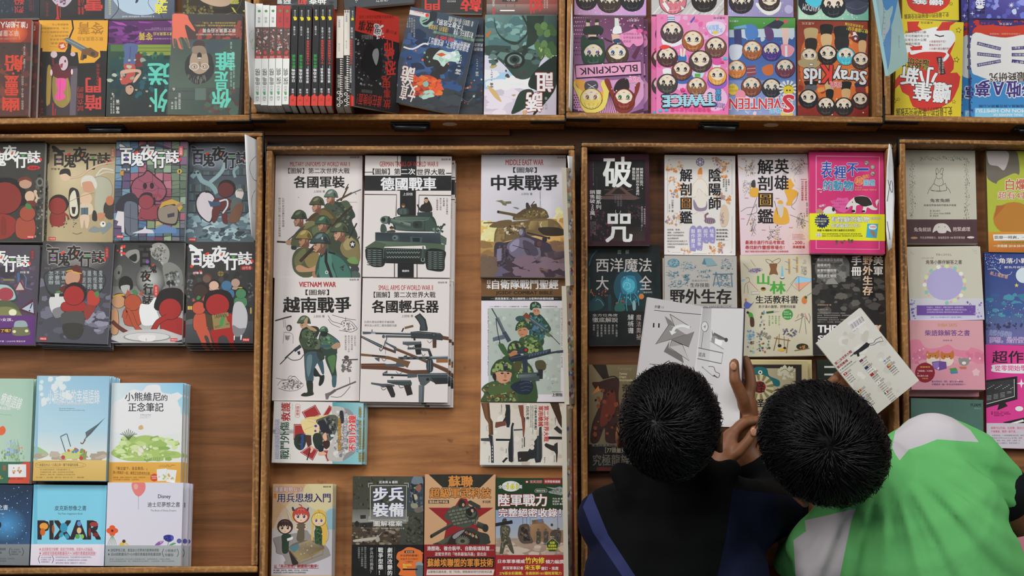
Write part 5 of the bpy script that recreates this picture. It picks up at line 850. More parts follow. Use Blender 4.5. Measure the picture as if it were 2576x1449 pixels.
A.g(220,636,780,780,'d2b26a','c8a658','d8b870','cca85c');A.c('8a7030',2,'250 660 300 648 400 645 520 648 595 662 590 682 500 690 350 690 260 686 250 660');A.T('4a3c20','「一本能在大人・小孩心中・種下幸福的故事……」',256,658,585,680,0);A.lines('5c4c28','與小熊維尼和朋友們，在當前最深奧的一生，|在過最長的可愛、單純，找回日常生活中的典雅，|讓你發力，相伴小傳，也是最美生活中的美好日常。',282,698,530,742,0,gap=.7);A.T('6a5830','艾倫・米恩 原作 林正文・翻譯',250,752,590,762,0)
book((92.5,945.5,275.5,945.5,266,1211,83,1208.5),.016,'a4c6d6',A,'sky blue gift book with a cart and folded umbrella',under=((.0045,.0012,0),(.009,.0005,0)),spine='L',hard=True,group=GP,mat=M_FILM,copy_label='sky blue gift book')
A=Art(*L6,rng=102);A.g(60,85,600,400,'d2d8dc','c8dce4','7cbcdc','b4d8e4');A.g(60,380,600,660,'cfd8da','e4e2da','d4dcd8','e0dfd4');A.s('e8e8e4','90 250 160 200 230 140 300 150 340 110 420 110 440 160 520 180 560 260 560 440 100 440');A.sp('f0f0ec dfe8ea',34,110,180,540,420,16,46,1.4);A.T('2c2c34','小熊維尼',180,160,432,220,.02);A.T('2c2c34','的',436,176,478,218,.02);A.T('2c2c34','正念筆記',203,232,450,294,.02);A.T('5a5a60','A Walk in the Wood',288,312,362,322,0);A.lines('7a7a80','Words to Mindfully Live by|One Step at a Time',285,328,362,342,0)
A.s('a4bc6c','100 560 190 500 320 460 420 490 460 560 560 580 560 620 420 620 400 640 200 640 90 600');A.sp('88a854 b8cc84 98b464 c8d89c',70,110,480,550,630,8,26,1.8)
for i in range(9):A.c('55664a',4,[(205,495),(205+(i-4)*8,460),(205+(i-4)*15,415+abs(i-4)*9)])
for i in range(8):A.c('6a7a5a',2,[(320+i*14,640),(322+i*15,615)])
A.s('c8a878','275 415 280 395 300 390 308 412 290 422');A.sp('dcd8c8',8,200,540,420,610,10,18);A.sp('e8e4d4 d8b0b8 f0d878',14,150,530,430,620,4,8)
A.g(60,650,600,810,'d8a24a','cc943c','dca84c','d09a40');A.T('54361a','「專注當下，並且善良。」',118,682,336,706,.015);A.T('54361a','與小熊維尼一起，練習正念思考的日常。',96,714,360,738,.01,2);A.lines('6a4820','翻開書，跟著小熊維尼走一段路，你會發現──|生活其實可以更簡單，也更美好。',98,752,345,778,0);A.e('c84a2c',386,758,28);A.lines('f4e0d0','隨書附贈好禮|心靈明信片',366,746,408,768,0);A.p('e8ecec','402 700 474 694 466 780 408 782');A.p('ecf0ee','474 700 544 706 530 796 468 786');A.sp('a4bc6c c8a060',14,412,735,530,770,4,10);A.lines('6a5028','A. Joseph Pierce 喬瑟夫・梅倫斯博士|Nancy Parker 南西・梅迪遜',420,668,536,684,0)
book((281,963,459.5,963.5,455.5,1218,273,1217),.013,'d2d8da',A,'white and sky blue notebook with a grassy mound and orange band',under=((.0035,.0008,0),(.006,.0005,0)),spine='L',group=GP,mat=M_FILM,copy_label='white notebook with the grassy mound')
A=Art(*L5,rng=103);A.g(-200,800,240,1230,'24364c','2c4a6a','1f2c40','33527a');A.glow(40,1090,150,130,'4a90c4','2c4866');A.sp('b8cce0 8aa8cc',50,0,820,200,1220,1.5,4.5);A.T('c8d0d8','想像之書',-90,950,56,985,.01);A.T('a8b8c8','Dreams of Disney',-90,1005,32,1016,0);A.e('1a2430',-20,1090,30);A.g(-200,1226,240,1380,'7a8084','6a7074');A.lines('2c3236','收藏經典動畫盛畫|收錄經典語錄',-70,1252,40,1294,.01);A.lines('2c3236','迪士尼百周年|收藏圖語・全新|典藏設計版',78,1258,148,1302,0);A.c('3a4044',4,'74 1250 64 1280 74 1308');A.c('3a4044',4,'154 1250 166 1280 154 1308');A.lines('4a5054','在每一個夢想出發前，我們都曾|擁有一段最美的故事',-60,1322,100,1350,0)
book((-60,1219,83,1219,72,1422,-74,1421),.017,'2c4058',A,'midnight blue starry gift book cut by the left frame edge',under=((.0025,.0008,0),),spine='L',hard=True,group=GP,mat=M_FILM,copy_label='midnight blue gift book')
A=Art(*L5,rng=104);A.r('7cc4dc',200,790,770,1240);A.r('68b4cc',236,800,262,1240);A.T('2c3a44','皮克斯想像之書',384,955,606,990,.01);A.T('2c3a44','The Pixar Imagination Book',405,1005,580,1022,0);A.T('30262a','PIXAR',270,1062,703,1190,.07)
for x0,x1,ca,cb in((275,345,'d8802c','8a3418'),(362,388,'8a3c20','38302a'),(405,500,'2c7a9c','30507a'),(520,592,'d8b87c','58883c'),(618,700,'6a2426','3a2830')):pass
A.e('e09838',308,1100,30,24);A.e('c86420',300,1140,18,26);A.e('a85a2c',374,1120,9,30);A.e('3a90b0',448,1110,26,34);A.e('3a90b0',430,1160,14,20,30);A.e('3a90b0',470,1170,14,20,-30);A.e('5a8ac4',556,1082,15,18);A.e('dcb88c',556,1130,16,22);A.e('5c9a48',545,1172,16,16);A.e('88b85a',578,1172,12,16);A.e('9c3a34',660,1086,30,16);A.e('7a2c2c',672,1160,22,14);A.e('8a3430',630,1140,9,30)
A.g(200,1226,770,1390,'dcd4e0','ccc8d8');A.T('b8384a','★ 皮克斯官方授權！從孩子的視角，包容大人的童話。',275,1250,655,1272,.01);A.T('b8384a','★ 28部皮克斯經典動畫長片×138個珍貴畫面與語錄！',275,1278,675,1302,.01);A.l('c86a7a',2,'275 1275 660 1275');A.l('c86a7a',2,'275 1305 672 1305');A.lines('4a4a7c','迪士尼官方授權|中英雙語・全彩|收藏語錄圖文',288,1314,360,1356,0);A.c('4a4a7c',4,'280 1306 270 1332 280 1360');A.c('4a4a7c',4,'366 1306 376 1332 366 1360');A.lines('5a5a78','陪伴我們從童話走起，用這些電影陪你走過我們的現在。|從這些動畫片段，我們重新找到思考人生的機會，|我們也學會了面對每一個階段中不一樣的自己。',390,1312,645,1364,0,gap=.7)
book((84.5,1218.5,269,1221,261,1424,76.5,1421.5),.017,'7cc4dc',A,'bright turquoise gift book with big colourful capital letters',under=((.001,.0012,0),),spine='L',hard=True,group=GP,mat=M_FILM,copy_label='bright turquoise gift book')
A=Art(*L6,rng=105);A.g(30,805,590,1260,'d0cedc','d2ced8','ccccd8','cfcbd6');A.s('d87a78','228 850 232 810 275 800 318 812 322 860 300 895 278 908 250 895');A.e('e8a09a',256,840,16,20);A.p('c86a68','268 905 280 905 274 914');A.l('6a6a70',2,'274 912 274 1000');A.T('2c2c38','Disney',412,895,500,930,.02);A.T('2c2c36','迪士尼夢想之書',338,948,565,984,.01);A.T('3a3a44','The Book of Disney Dreams',360,1002,540,1018,0)
for x,y,r,c in((90,1150,34,'d85a34'),):[A.e(c,x+r*.6*math.cos(q_),y+r*.6*math.sin(q_),r*.62,r*.55)for q_ in(0,1.57,3.14,4.71)];A.e('5a2a18',x,y,9)
for i in range(6):A.c('7a9a7c',3,[(90,1180),(70+i*8,1215),(58+i*12,1250)])
for i in range(7):A.s('e0b040',[(170,1222),(140+i*10,1250-abs(i-3)*2),(150+i*9,1256)])
A.e('4a3428',172,1224,12);A.s('3a3a8a','450 1190 480 1178 515 1185 520 1210 490 1230 460 1215');A.sp('4a5ab8 2c3078',16,455,1182,516,1222,5,10);A.l('5a8a5c',4,'486 1225 478 1258');A.s('5a9a6a','490 1250 520 1234 538 1240 500 1256');A.s('8a5a9c','390 1250 420 1225 450 1222 440 1240 410 1256');A.e('5a5aa0',560,1222,17);A.sp('d8d8d0',3,420,1225,440,1235,3,5)
A.g(30,1253,590,1405,'9ea4a6','8d9396','a4a8aa','969c9e');A.T('3a4044','★ 啟程夢想王國，重溫迪士尼帶來的歡樂與感動',58,1276,418,1298,.01);A.T('3a4044','★ 近60部動畫長片×210個珍貴畫面與能量語錄',58,1304,432,1326,.01);A.lines('4a5054','小熊維尼|珍藏版',460,1280,540,1330,.01);A.c('4a5054',4,'452 1276 442 1305 452 1334');A.c('4a5054',4,'546 1276 556 1305 546 1334');A.lines('6a7074','重溫一段段經典之外的迪士尼動畫世界，我們與角色一同踏上歷險，|在旅程裡凝視回憶，每一個勇敢伸出的雙手，才能圓夢、勇於幻想與愛。',70,1345,530,1370,0)
def white_ends(root,loc,th,zt):pass
book((271,1220,460.5,1221,455,1431,263,1430),.014,'d0ccd8',A,'lilac grey gift book with a red balloon and wild flowers',under=((.0075,.0006,0),(.0105,.0006,0)),spine='L',hard=True,group=GP,mat=M_FILM,copy_label='lilac grey gift book')
# ------------------------------------------------------------------ near tray, second: white military picture books
C1=(660,360,4.138);C2=(900,360,4.14);C3=(1190,360,4.141);C4=(670,690,4.26);C5=(890,690,4.141);C6=(1190,690,4.261);C7=(650,1000,7.245);C8=(1190,1000,7.245);C9=(650,1190,5.596);C10=(870,1190,5.595);C11=(1060,1190,5.595);C12=(1230,1190,5.596)
GM='military picture books in the second near tray'
WH='d2cac6'
def trans(A,x,y,s=1):A.T('2a2826','張詠翔 譯',x,y,x+96*s,y+20*s,.01)
def helmet(A,cx,cy,r,c,hi,lo,brim=1.0):
 """steel helmet seen from the side, facing left"""
 A.s('1c1e16',[(cx-1.12*r*brim,cy+.5*r),(cx-.98*r,cy),(cx-.5*r,cy-.62*r),(cx+.2*r,cy-.76*r),(cx+.82*r,cy-.36*r),(cx+1.04*r,cy+.3*r),(cx+1.02*r,cy+.56*r),(cx,cy+.5*r)])
 A.s(c,[(cx-1.06*r*brim,cy+.44*r),(cx-.92*r,cy),(cx-.46*r,cy-.56*r),(cx+.2*r,cy-.7*r),(cx+.76*r,cy-.32*r),(cx+.98*r,cy+.3*r),(cx+.94*r,cy+.48*r),(cx,cy+.42*r)])
 A.s(hi,[(cx-.6*r,cy-.1*r),(cx-.3*r,cy-.46*r),(cx+.15*r,cy-.58*r),(cx+.1*r,cy-.3*r),(cx-.3*r,cy-.05*r)]);A.s(lo,[(cx+.5*r,cy-.3*r),(cx+.9*r,cy+.3*r),(cx+.5*r,cy+.36*r),(cx+.3*r,cy+.1*r)]);A.l(lo,r*.1,[(cx-1.0*r*brim,cy+.42*r),(cx+.95*r,cy+.46*r)])
def profile(A,cx,cy,r,skin='b08468',dk='6e4836'):
 """left-facing face below a helmet whose centre is cx, cy"""
 A.p(dk,[(cx-.72*r,cy+.4*r),(cx-.78*r,cy+.8*r),(cx-.9*r,cy+1.06*r),(cx-.76*r,cy+1.12*r),(cx-.76*r,cy+1.4*r),(cx-.6*r,cy+1.66*r),(cx-.2*r,cy+1.6*r),(cx+.3*r,cy+1.9*r),(cx+.6*r,cy+1.5*r),(cx+.6*r,cy+.4*r)])
 A.p(skin,[(cx-.68*r,cy+.4*r),(cx-.74*r,cy+.8*r),(cx-.85*r,cy+1.04*r),(cx-.7*r,cy+1.1*r),(cx-.72*r,cy+1.36*r),(cx-.56*r,cy+1.58*r),(cx-.25*r,cy+1.46*r),(cx+.1*r,cy+1.1*r),(cx+.2*r,cy+.4*r)])
 A.e('2a1c16',cx-.55*r,cy+.72*r,r*.12,r*.06);A.l(dk,r*.08,[(cx-.74*r,cy+.6*r),(cx-.4*r,cy+.58*r)]);A.l('5a2c24',r*.06,[(cx-.72*r,cy+1.24*r),(cx-.52*r,cy+1.26*r)]);A.l('2c2018',r*.08,[(cx+.12*r,cy+.45*r),(cx+.06*r,cy+1.0*r),(cx-.4*r,cy+1.56*r)]);A.s('9a705a',[(cx+.25*r,cy+.6*r),(cx+.42*r,cy+.65*r),(cx+.36*r,cy+.95*r),(cx+.25*r,cy+.95*r)])
A=Art(*C1,rng=110);A.r(WH,100,90,1060,1400);A.T('a02a28','MILITARY UNIFORMS OF WORLD WAR II',287,182,908,228,.02);A.T('221f1e','【圖解】第二次世界大戰',268,246,905,304,.02);A.T('191717','各國軍裝',328,330,852,452,.05);A.T('3a3634','上田信 著',530,478,650,502,.01);trans(A,910,124);A.lines('3c3836','比照片更加詳實的手繪插圖，|帶你深入探究二戰士兵的衣著與裝備',164,555,228,962,0,0,True);A.l('3a3634',3,'890 602 985 602');A.e('3a3634',375,552,4)
A.l('4a3424',16,'815 590 890 440');A.l('2c2c2c',9,'860 470 895 412');A.l('4e3826',20,'770 590 930 505');A.l('55585c',12,'925 510 1025 470');A.l('55585c',6,'955 495 978 522')
A.s('2e3830','640 650 720 590 800 600 880 600 940 680 965 750 930 800 990 960 900 1000 780 900 740 760');A.s('3f4a3c','640 648 700 610 790 640 850 740 840 790 740 740');A.s('48543e','820 600 880 585 920 640 910 700 860 660');A.inside('58634a 2c342a 6a6a4c',16,'660 640 860 610 930 720 900 860 760 800',6,20);profile(A,716,518,60);helmet(A,716,518,66,'5c6c60','93a095','38443c')
A.s('4c4428','480 770 560 700 640 660 700 680 770 760 760 860 640 900 520 860');A.s('6a5c34','560 710 620 680 680 700 740 770 660 760');A.l('4e3420',20,'450 800 600 700');A.l('4e3420',26,'470 790 540 740');profile(A,570,595,66,'b08468');helmet(A,570,595,72,'4a4c32','7a7a58','2e3020');A.l('3c2a1e',22,'690 890 930 650');A.l('26241f',9,'760 800 930 640')
A.s('54523a','300 990 360 900 460 810 540 800 580 880 540 960 400 1060 310 1050');A.s('77704c','430 830 510 795 570 830 500 890 430 880');profile(A,384,738,70,'a97e62');helmet(A,384,738,74,'3c4632','687052','262c20');A.l('3a3a38',10,'240 1020 440 850');A.l('2c2c2c',18,'150 1012 240 1018');A.s('b08a68','240 1010 290 995 310 1040 260 1045');A.s('565a3c','300 1010 390 1000 390 1065 310 1070');A.s('2e332e','300 1060 350 1060 350 1095 305 1092')
A.s('4a5236','440 900 560 830 640 830 780 900 820 1060 760 1120 600 1060 480 980');A.s('5e6844','520 870 620 850 700 900 620 960 530 940');A.l('2e2c26',20,'640 920 720 830');profile(A,630,795,66,'a87c60');helmet(A,630,795,74,'35543c','6f8a68','213828');
A.s('3a4030','700 980 820 900 900 940 1000 1000 1010 1200 960 1290 800 1200 700 1120');A.s('7a6e48','810 1060 880 950 960 990 1010 1060 1012 1210 960 1220 880 1180 830 1140');A.s('98895c','840 1040 900 970 950 1000 930 1080 870 1100');A.e('2a2c38',936,1040,32,38);star(A,'d8d4cc',936,1040,28);A.s('6a8a4c','880 1200 960 1170 1000 1240 920 1240');A.l('2a2622',14,'900 980 980 820');A.e('3a3c3c',960,1300,44,44);A.l('4a4038',12,'980 1000 1010 960');profile(A,810,870,82,'b78c70');helmet(A,806,870,88,'474e38','78805e','2c3226')
A.s('4e5236','310 1180 360 1090 450 1070 520 1100 590 1180 600 1300 460 1390 330 1320');A.s('6a6a44','330 1190 400 1100 450 1090 440 1200 360 1280');A.s('857444','440 1180 560 1120 590 1170 580 1290 480 1280');A.l('3a2a1e',34,'390 1220 560 1040');A.l('25211d',16,'440 1180 590 1020');A.s('b58866','345 1280 390 1255 480 1290 560 1260 590 1290 540 1320 400 1330 360 1315');A.s('a07050','520 1330 580 1320 590 1360 560 1385 525 1380');profile(A,440,945,76,'b08060');helmet(A,438,945,82,'8f7c40','b8a468','5a4c28',1.04)
A.s('2c4a40','570 1390 590 1160 660 1090 760 1120 860 1200 930 1330 940 1390');A.s('4c7a6c','600 1180 660 1120 740 1130 720 1260 760 1390 600 1390');A.s('3e6a5c','720 1150 820 1190 900 1300 910 1390 790 1390 740 1260');A.l('1c1e1c',30,'660 1110 660 1220 720 1390');A.p('22302a','600 1130 670 1080 660 1130 610 1180');A.l('b8b8ac',5,'612 1150 648 1118');A.p('1c221e','690 1110 760 1130 750 1150 680 1130');A.p('20302a','800 1280 860 1255 840 1320');A.l('8a9a8c',3,'812 1284 842 1300 852 1264');A.e('c8c8c0',668,1332,18);A.e('4c7a6c',668,1332,10);A.s('4a5a50','930 1330 970 1320 1010 1340 1010 1390 940 1390');A.l('3f6a5a',18,'585 1300 560 1370');profile(A,600,985,88,'b78a6c');helmet(A,606,985,94,'3a4a48','6a7c78','222e2e',1.08);A.p('222e2e','660 1010 700 1010 695 1040 640 1030');A.p('c8c4b8','615 965 628 965 625 990 615 988')
book((692.5,388,911.5,388,907.5,696,687.5,695),.009,WH,A,'white military uniforms picture book with eight helmeted soldiers',under=((.0012,.0005,0),),spine='L',spine_col='7a2a2c',group=GM,copy_label='white military uniforms picture book')
A=Art(*C2,rng=111);A.r(WH,30,100,1050,1420)
bk='1a1a1a'
A.r(bk,448,110,612,345);A.r(bk,440,490,606,760);A.r(bk,415,1240,584,1420);A.r(bk,70,338,985,496);A.p(bk,'70 300 158 298 158 306 70 308');A.r(bk,920,310,985,320);A.r(bk,410,120,417,250);A.r(bk,642,120,650,250);A.l(bk,9,'70 534 405 538 398 760');A.l(bk,9,'985 546 638 542 632 720');A.r(bk,378,1240,387,1420);A.r(bk,613,1250,622,1420)
A.T('a02a28','GERMAN TANKS OF WORLD WAR II',228,192,835,244,.02);A.T('1d1b1b','【圖解】第',156,264,440,328,.025);A.T('e4e0dc','二次',452,264,598,328,.025);A.T('1d1b1b','世界大戰',615,268,906,332,.025);A.T('f0ecea','德國戰車',242,358,814,490,.05);A.T('e4e0dc','上田信',470,516,572,546,.01);A.T('e4e0dc','楓樹林',462,1320,536,1342,.015);trans(A,870,160);A.lines('4a4644','比照片更加詳實的|手繪插圖，|帶你深入探究|二戰德國戰車',818,572,940,745,0,0,True,.7)
A.s('26241f','690 600 720 580 760 630 770 710 650 710 660 650 690 630');A.e('b58a70',712,598,20,26);A.s('22211e','690 590 700 568 725 568 738 600 728 585 700 582');A.l('2a2a2a',16,'620 640 650 700');A.e('b08468',474,650,17,22);A.s('4a3a26','455 640 475 628 494 640 490 650 460 650');A.s('2c3430','420 680 520 680 524 745 420 745');A.s('46544e','430 690 500 686 505 735 432 738');A.l('2c3430',7,'470 690 470 750')
A.p('2f3a36','620 722 776 716 780 770 620 770');A.s('2c3a34','360 790 440 760 700 755 790 770 830 880 820 920 420 910 370 860');A.q('5a6c5e 4a5c50 3c4c44 566a5c','390 770 760 770 740 810 380 815');A.q('4f6156 3a4a44 36453f 4a5c52','380 810 700 806 690 915 400 905');A.p('3a4a42','700 800 770 780 830 880 800 925 700 915');A.l('7a8c7c',3,'390 812 700 806 740 792');A.l('26302c',5,'700 806 694 915');A.s('3a4a44','340 780 440 810 560 830 560 880 490 886 340 830');A.q('6a7c70 7a8c80 2f3c38 35443f','340 786 550 838 548 880 340 826');A.e('43534a',290,800,56,42);A.e('5c6e62',285,798,46,34);A.e('1c2320',268,798,22,24);A.e('2c3833',325,806,16,44);A.l('3c4a44',40,'440 836 470 850');A.s('2a342f','580 820 660 815 664 880 580 880');A.e('1d2421',610,850,20)
A.s('3c4a44','240 860 260 840 290 860 300 920 240 925');A.e('b0886c',352,888,18,20);A.s('2a2c26','330 880 352 862 374 880 368 890 340 890');A.s('3a3a30','310 915 380 905 385 930 305 930');A.inside('55685c 2a3530 6c7e72',20,'740 880 880 850 900 930 820 950',6,16);A.l('2c3833',16,'860 900 900 840');A.e('35443e',900,848,14,12)
A.q('2a3336 3a454a 2c3438 343e42','182 930 860 935 870 1048 182 1022');A.l('5c6a6c',3,'182 930 860 936');A.p('4a584c','860 950 925 990 920 1060 865 1040');A.e('39464a',395,990,42,40);A.e('5c6c68',390,985,30,26);A.e('1d2426',384,988,12,10);A.p('404e50','545 975 675 980 662 1050 548 1042');A.p('1c2224','568 985 650 988 644 1030 572 1026');A.q('5a6c58 4a5c4c 3f5044 55664f','182 1018 865 1048 900 1060 80 1085');A.p('46553f','80 1085 180 1020 300 1050 260 1105 80 1095');A.p('4a5a45','700 1060 910 1055 905 1130 720 1120');A.q('3a4840 2c3832 36443c 333f39','250 1090 720 1105 712 1255 270 1250');A.p('232a27','290 1095 660 1100 655 1210 290 1200');A.p('1a1f1d','270 1200 700 1205 690 1262 300 1250')
for j in(0,1):
 for i in range(12):A.c('9aa8a0',4,[(302+i*29,1130+j*48),(312+i*29,1148+j*48),(326+i*29,1132+j*48)])
for i in range(16):A.e('6a7a70',304+i*22,1108,6,5)
A.s('1b1f1e','95 1095 260 1100 285 1180 280 1260 240 1290 140 1280 90 1210 80 1150');A.s('1b1f1e','722 1110 905 1120 905 1220 890 1330 760 1325 712 1290')
for(x0,x1,y0,n,w)in((90,255,1110,8,22),(722,900,1130,9,21)):
 for i in range(n):
  y=y0+i*w;A.l('55625c',6,[(x0+6,y),(x1-4,y+6)]);
  for k in range(3):A.l('8d9a94',3,[(x0+14+k*54,y+7),(x0+46+k*54,y+9)])
A.c('aab4ae',5,'662 1200 664 1228 690 1230 694 1200');A.l('46544e',12,'680 1075 678 1205');A.l('46544e',10,'268 1080 270 1200')
book((919.5,391,1136,394,1132,698,911,697),.009,WH,A,'white tank picture book with a grey green tank on a black cross',under=((.0062,-.0055,.15),(.0075,-.0085,.2)),spine='L',spine_col='7a2a2c',group=GM,copy_label='white tank picture book')
A=Art(*C3,rng=112);A.g(70,100,1010,860,'ccc8cc','ccc8d0','c6c2c8','c4c2cc');A.T('a02a28','MIDDLE EAST WAR',340,168,733,226,.025);A.T('1d1b1b','【圖解】',418,248,664,306,.025);A.T('191717','中東戰爭',192,330,888,486,.055);A.T('3a3634','上田信 著',498,514,618,538,.01);trans(A,876,136,1.02)
A.sp('d8d49c e0d8a8 d2c890',20,820,700,960,800,14,44);A.g(70,830,1010,1100,'cfc8a0','c09a54','c8a45c','b8884c');A.sp('d8cc8c d4b468 dcd4a0',50,80,830,240,1020,16,50);A.sp('c89a54 b8863c d0a862',50,740,800,1000,1060,14,44,2);A.sp('d8d090',12,90,860,230,980,10,40)
A.p('6a6a4c','235 598 300 590 330 605 395 602 400 625 350 630 345 650 310 640 290 615');A.p('8a8a6c','300 595 330 605 350 625 320 620');A.p('777','412 664 445 662 480 675 470 686 440 678');A.l('4a463c',2,'705 480 695 690');A.l('4a463c',2,'693 500 708 690')
A.s('55472e','490 710 540 680 660 660 750 690 782 740 770 780 560 790 430 800 420 760');A.q('8a7444 5e4c2c 50422a 7a683f','440 750 700 720 690 790 430 800');A.p('8d7a3c','700 720 745 700 750 750 705 760');A.q('6e5a38 8a7448 4a3a24 4a3c28','260 700 480 750 560 745 470 780');A.p('5e4c2e','256 698 520 745 530 775 250 724');A.e('2c2418',262,712,12,14);A.s('3c3426','550 640 575 630 600 670 560 690');A.e('2c2a20',565,632,16);A.l('2a2620',8,'600 650 640 602');A.p('463c28','600 640 660 625 672 680 610 680');A.inside('a08a54 4a3c26 6e5c38',24,'500 690 760 690 770 770 520 780',5,15)
A.s('6e5a3a','250 880 380 820 560 800 700 780 850 800 930 880 960 940 800 960 640 960 420 1000 240 1040 220 980');A.q('957c50 6e5836 5a482e 8a7248','270 840 360 830 330 1020 225 1040');A.q('a08858 7a6440 665234 947c50','600 810 680 800 660 900 560 900');A.p('8d7c4c','680 810 780 800 780 910 720 915 690 860');A.p('7a6a40','840 840 900 850 850 910');A.l('d8d0b0',6,'716 820 700 845 715 880');A.inside('3a2e20 54442c 9c845a c8c0a8',40,'300 860 560 800 600 900 440 960 320 960',5,17);A.l('4a3c28',10,'108 828 260 822');A.s('6a5638','170 870 260 810 400 800 360 870');A.s('2e2518','680 880 900 880 960 950 760 960')
A.inside('7a6440 8d744a',40,'230 900 330 860 340 1020 230 1040',6,20);A.g(70,1060,1010,1400,'b08c54','5c4438','a8844e','584448');A.sp('a07c48 8a6a40 7a5c48',60,80,1040,1000,1180,14,50,2.2);A.s('3c3440','230 1040 340 1030 480 980 500 900 540 880 560 950 700 1000 800 1050 840 1120 960 1140 960 1200 820 1220 760 1260 600 1240 430 1380 220 1390 220 1200');A.s('6c6478','350 1080 420 1000 560 980 680 1060 700 1180 600 1220 420 1180');A.s('8d88a0','380 1070 430 1010 480 1000 470 1080 400 1130');A.s('4a4250','520 1010 640 1060 680 1160 560 1160');A.l('2a2430',6,'410 1060 580 1110 590 1150');A.e('55505c',505,930,34,44);A.e('8d8a98',498,922,22,32);A.e('3c2c34',680,1045,44,40);A.e('573a40',690,1045,26,30);A.l('2c2630',14,'560 930 790 985');A.e('2a2630',745,1000,26,30);A.e('3a3440',790,985,14);A.q('6a5860 4c3c48 3c2e3a 5a4850','740 1140 960 1120 960 1180 780 1210');A.p('4a3c44','770 1130 840 1120 850 1200 790 1210')
A.inside('2c2430 564a58 3a3038',60,'230 1050 340 1040 420 1200 430 1380 230 1390',8,26);A.p('7a7288','250 1100 300 1090 295 1220 245 1230');A.p('5e566c','230 1290 380 1270 370 1380 220 1390');A.sp('544048 6a5660 3c3038 7a6470',80,400,1200,990,1390,16,56,2);A.sp('6a5648',40,80,1200,230,1390,14,50)
book((1211,389,1426,389,1421,696.5,1208.5,696.5),.010,'c8c6ca',A,'white war picture book with a sand tank and a wrecked turret',under=((-.0004,-.0006,0),),spine='L',spine_col='5a2a2c',group=GM,copy_label='white war picture book with the sand tank')
A=Art(*C4,rng=113);A.r(WH,40,10,1040,1370);A.T('a02a28','VIETNAM WAR',352,82,745,136,.06);A.T('1d1b1b','【圖解】',420,164,672,224,.025);A.T('191717','越南戰爭',184,246,902,410,.055);A.T('3a3634','上田信 著',502,438,624,464,.01);trans(A,892,48,1.04);A.lines('4a4644','比照片更加|詳實的手繪插圖，|帶你回到六十年前|戰況膠著的越南',840,655,960,836,0,0,True,.6)
A.s('2c3c34','560 690 580 630 640 620 740 680 790 740 760 800 750 860 640 880 560 800');A.s('46624e','570 680 640 640 730 690 710 780 620 800');A.s('3f5a62','720 680 750 690 770 730 740 750');A.s('a58468','700 770 760 730 795 750 780 790 720 800');A.l('3a5058',26,'580 770 690 768');A.s('2c4030','640 870 750 850 745 990 755 1080 740 1200 710 1200 700 1090 640 940');A.s('4f7046','660 890 740 870 735 980 710 1060 680 980');A.s('34505a','540 920 600 910 620 1050 600 1070 570 1000');A.s('3c5a60','705 1100 750 1090 745 1200 708 1200');A.e('1c221c',618,630,40,40);helmet(A,615,592,46,'44664c','76967a','2a4232');A.inside('2c4434 668a6a',20,'560 700 640 640 740 700 720 790 620 800',6,18)
A.s('262c24','350 690 380 590 440 560 540 560 570 610 540 690 580 700 580 780 610 850 620 910 520 960 510 1080 430 1150 410 1000 400 830 370 760');A.s('46563c','380 620 450 580 520 590 510 680 400 700');A.s('5a6a4c','430 640 475 630 480 690 435 695');A.s('38462f','360 690 530 690 560 790 410 800');A.s('566048','515 720 570 700 575 790 520 800');A.s('3a5058','420 850 540 830 600 880 540 960 510 1040 500 1150 430 1160 415 1000');A.s('5c747a','440 880 490 870 480 1010 450 1100 430 1000');A.s('2c3a30','540 830 620 860 610 910 560 910');A.s('1e2420','520 1000 580 1080 620 1080 615 1150 580 1195 560 1180 570 1100 510 1090');A.s('232c24','430 1150 495 1150 500 1250 505 1290 430 1310 370 1300 400 1270 440 1260');A.inside('2a3428 64725a 1c241c',36,'400 600 540 580 560 780 420 800',5,15)
A.s('a88464','410 540 430 470 450 500 440 540 520 580 540 610 480 600 430 560');A.s('b08c6c','360 520 405 510 420 560 395 580 370 570');A.e('2a201a',382,530,9,5);A.p('5a2c24','372 545 392 545 388 556');helmet(A,405,492,66,'44563e','74866a','28382a');A.s('a98666','405 500 430 465 445 470 435 540 415 545');A.l('20262a',30,'300 820 370 770');A.l('20262a',14,'200 900 300 810');A.l('20262a',9,'146 965 230 880');A.p('20262a','330 830 360 820 365 855 345 865');A.c('2a342c',7,'230 890 280 920 360 910 400 860');A.p('2c343a','296 800 360 752 372 770 306 820')
def sketch(A,c,w,ts):
 for t in ts:A.c(c,w,t)
sketch(A,'34302e',4,['662 440 700 500 760 520 820 540','665 480 700 530 790 570','705 435 830 470 960 490','850 460 850 510','800 540 820 500 900 500 960 560 970 590 900 620 820 590','780 600 870 615','880 520 880 600','910 530 950 580']);A.inside('4a4644 8a8684',26,'810 510 900 510 960 580 900 610 820 590',3,9)
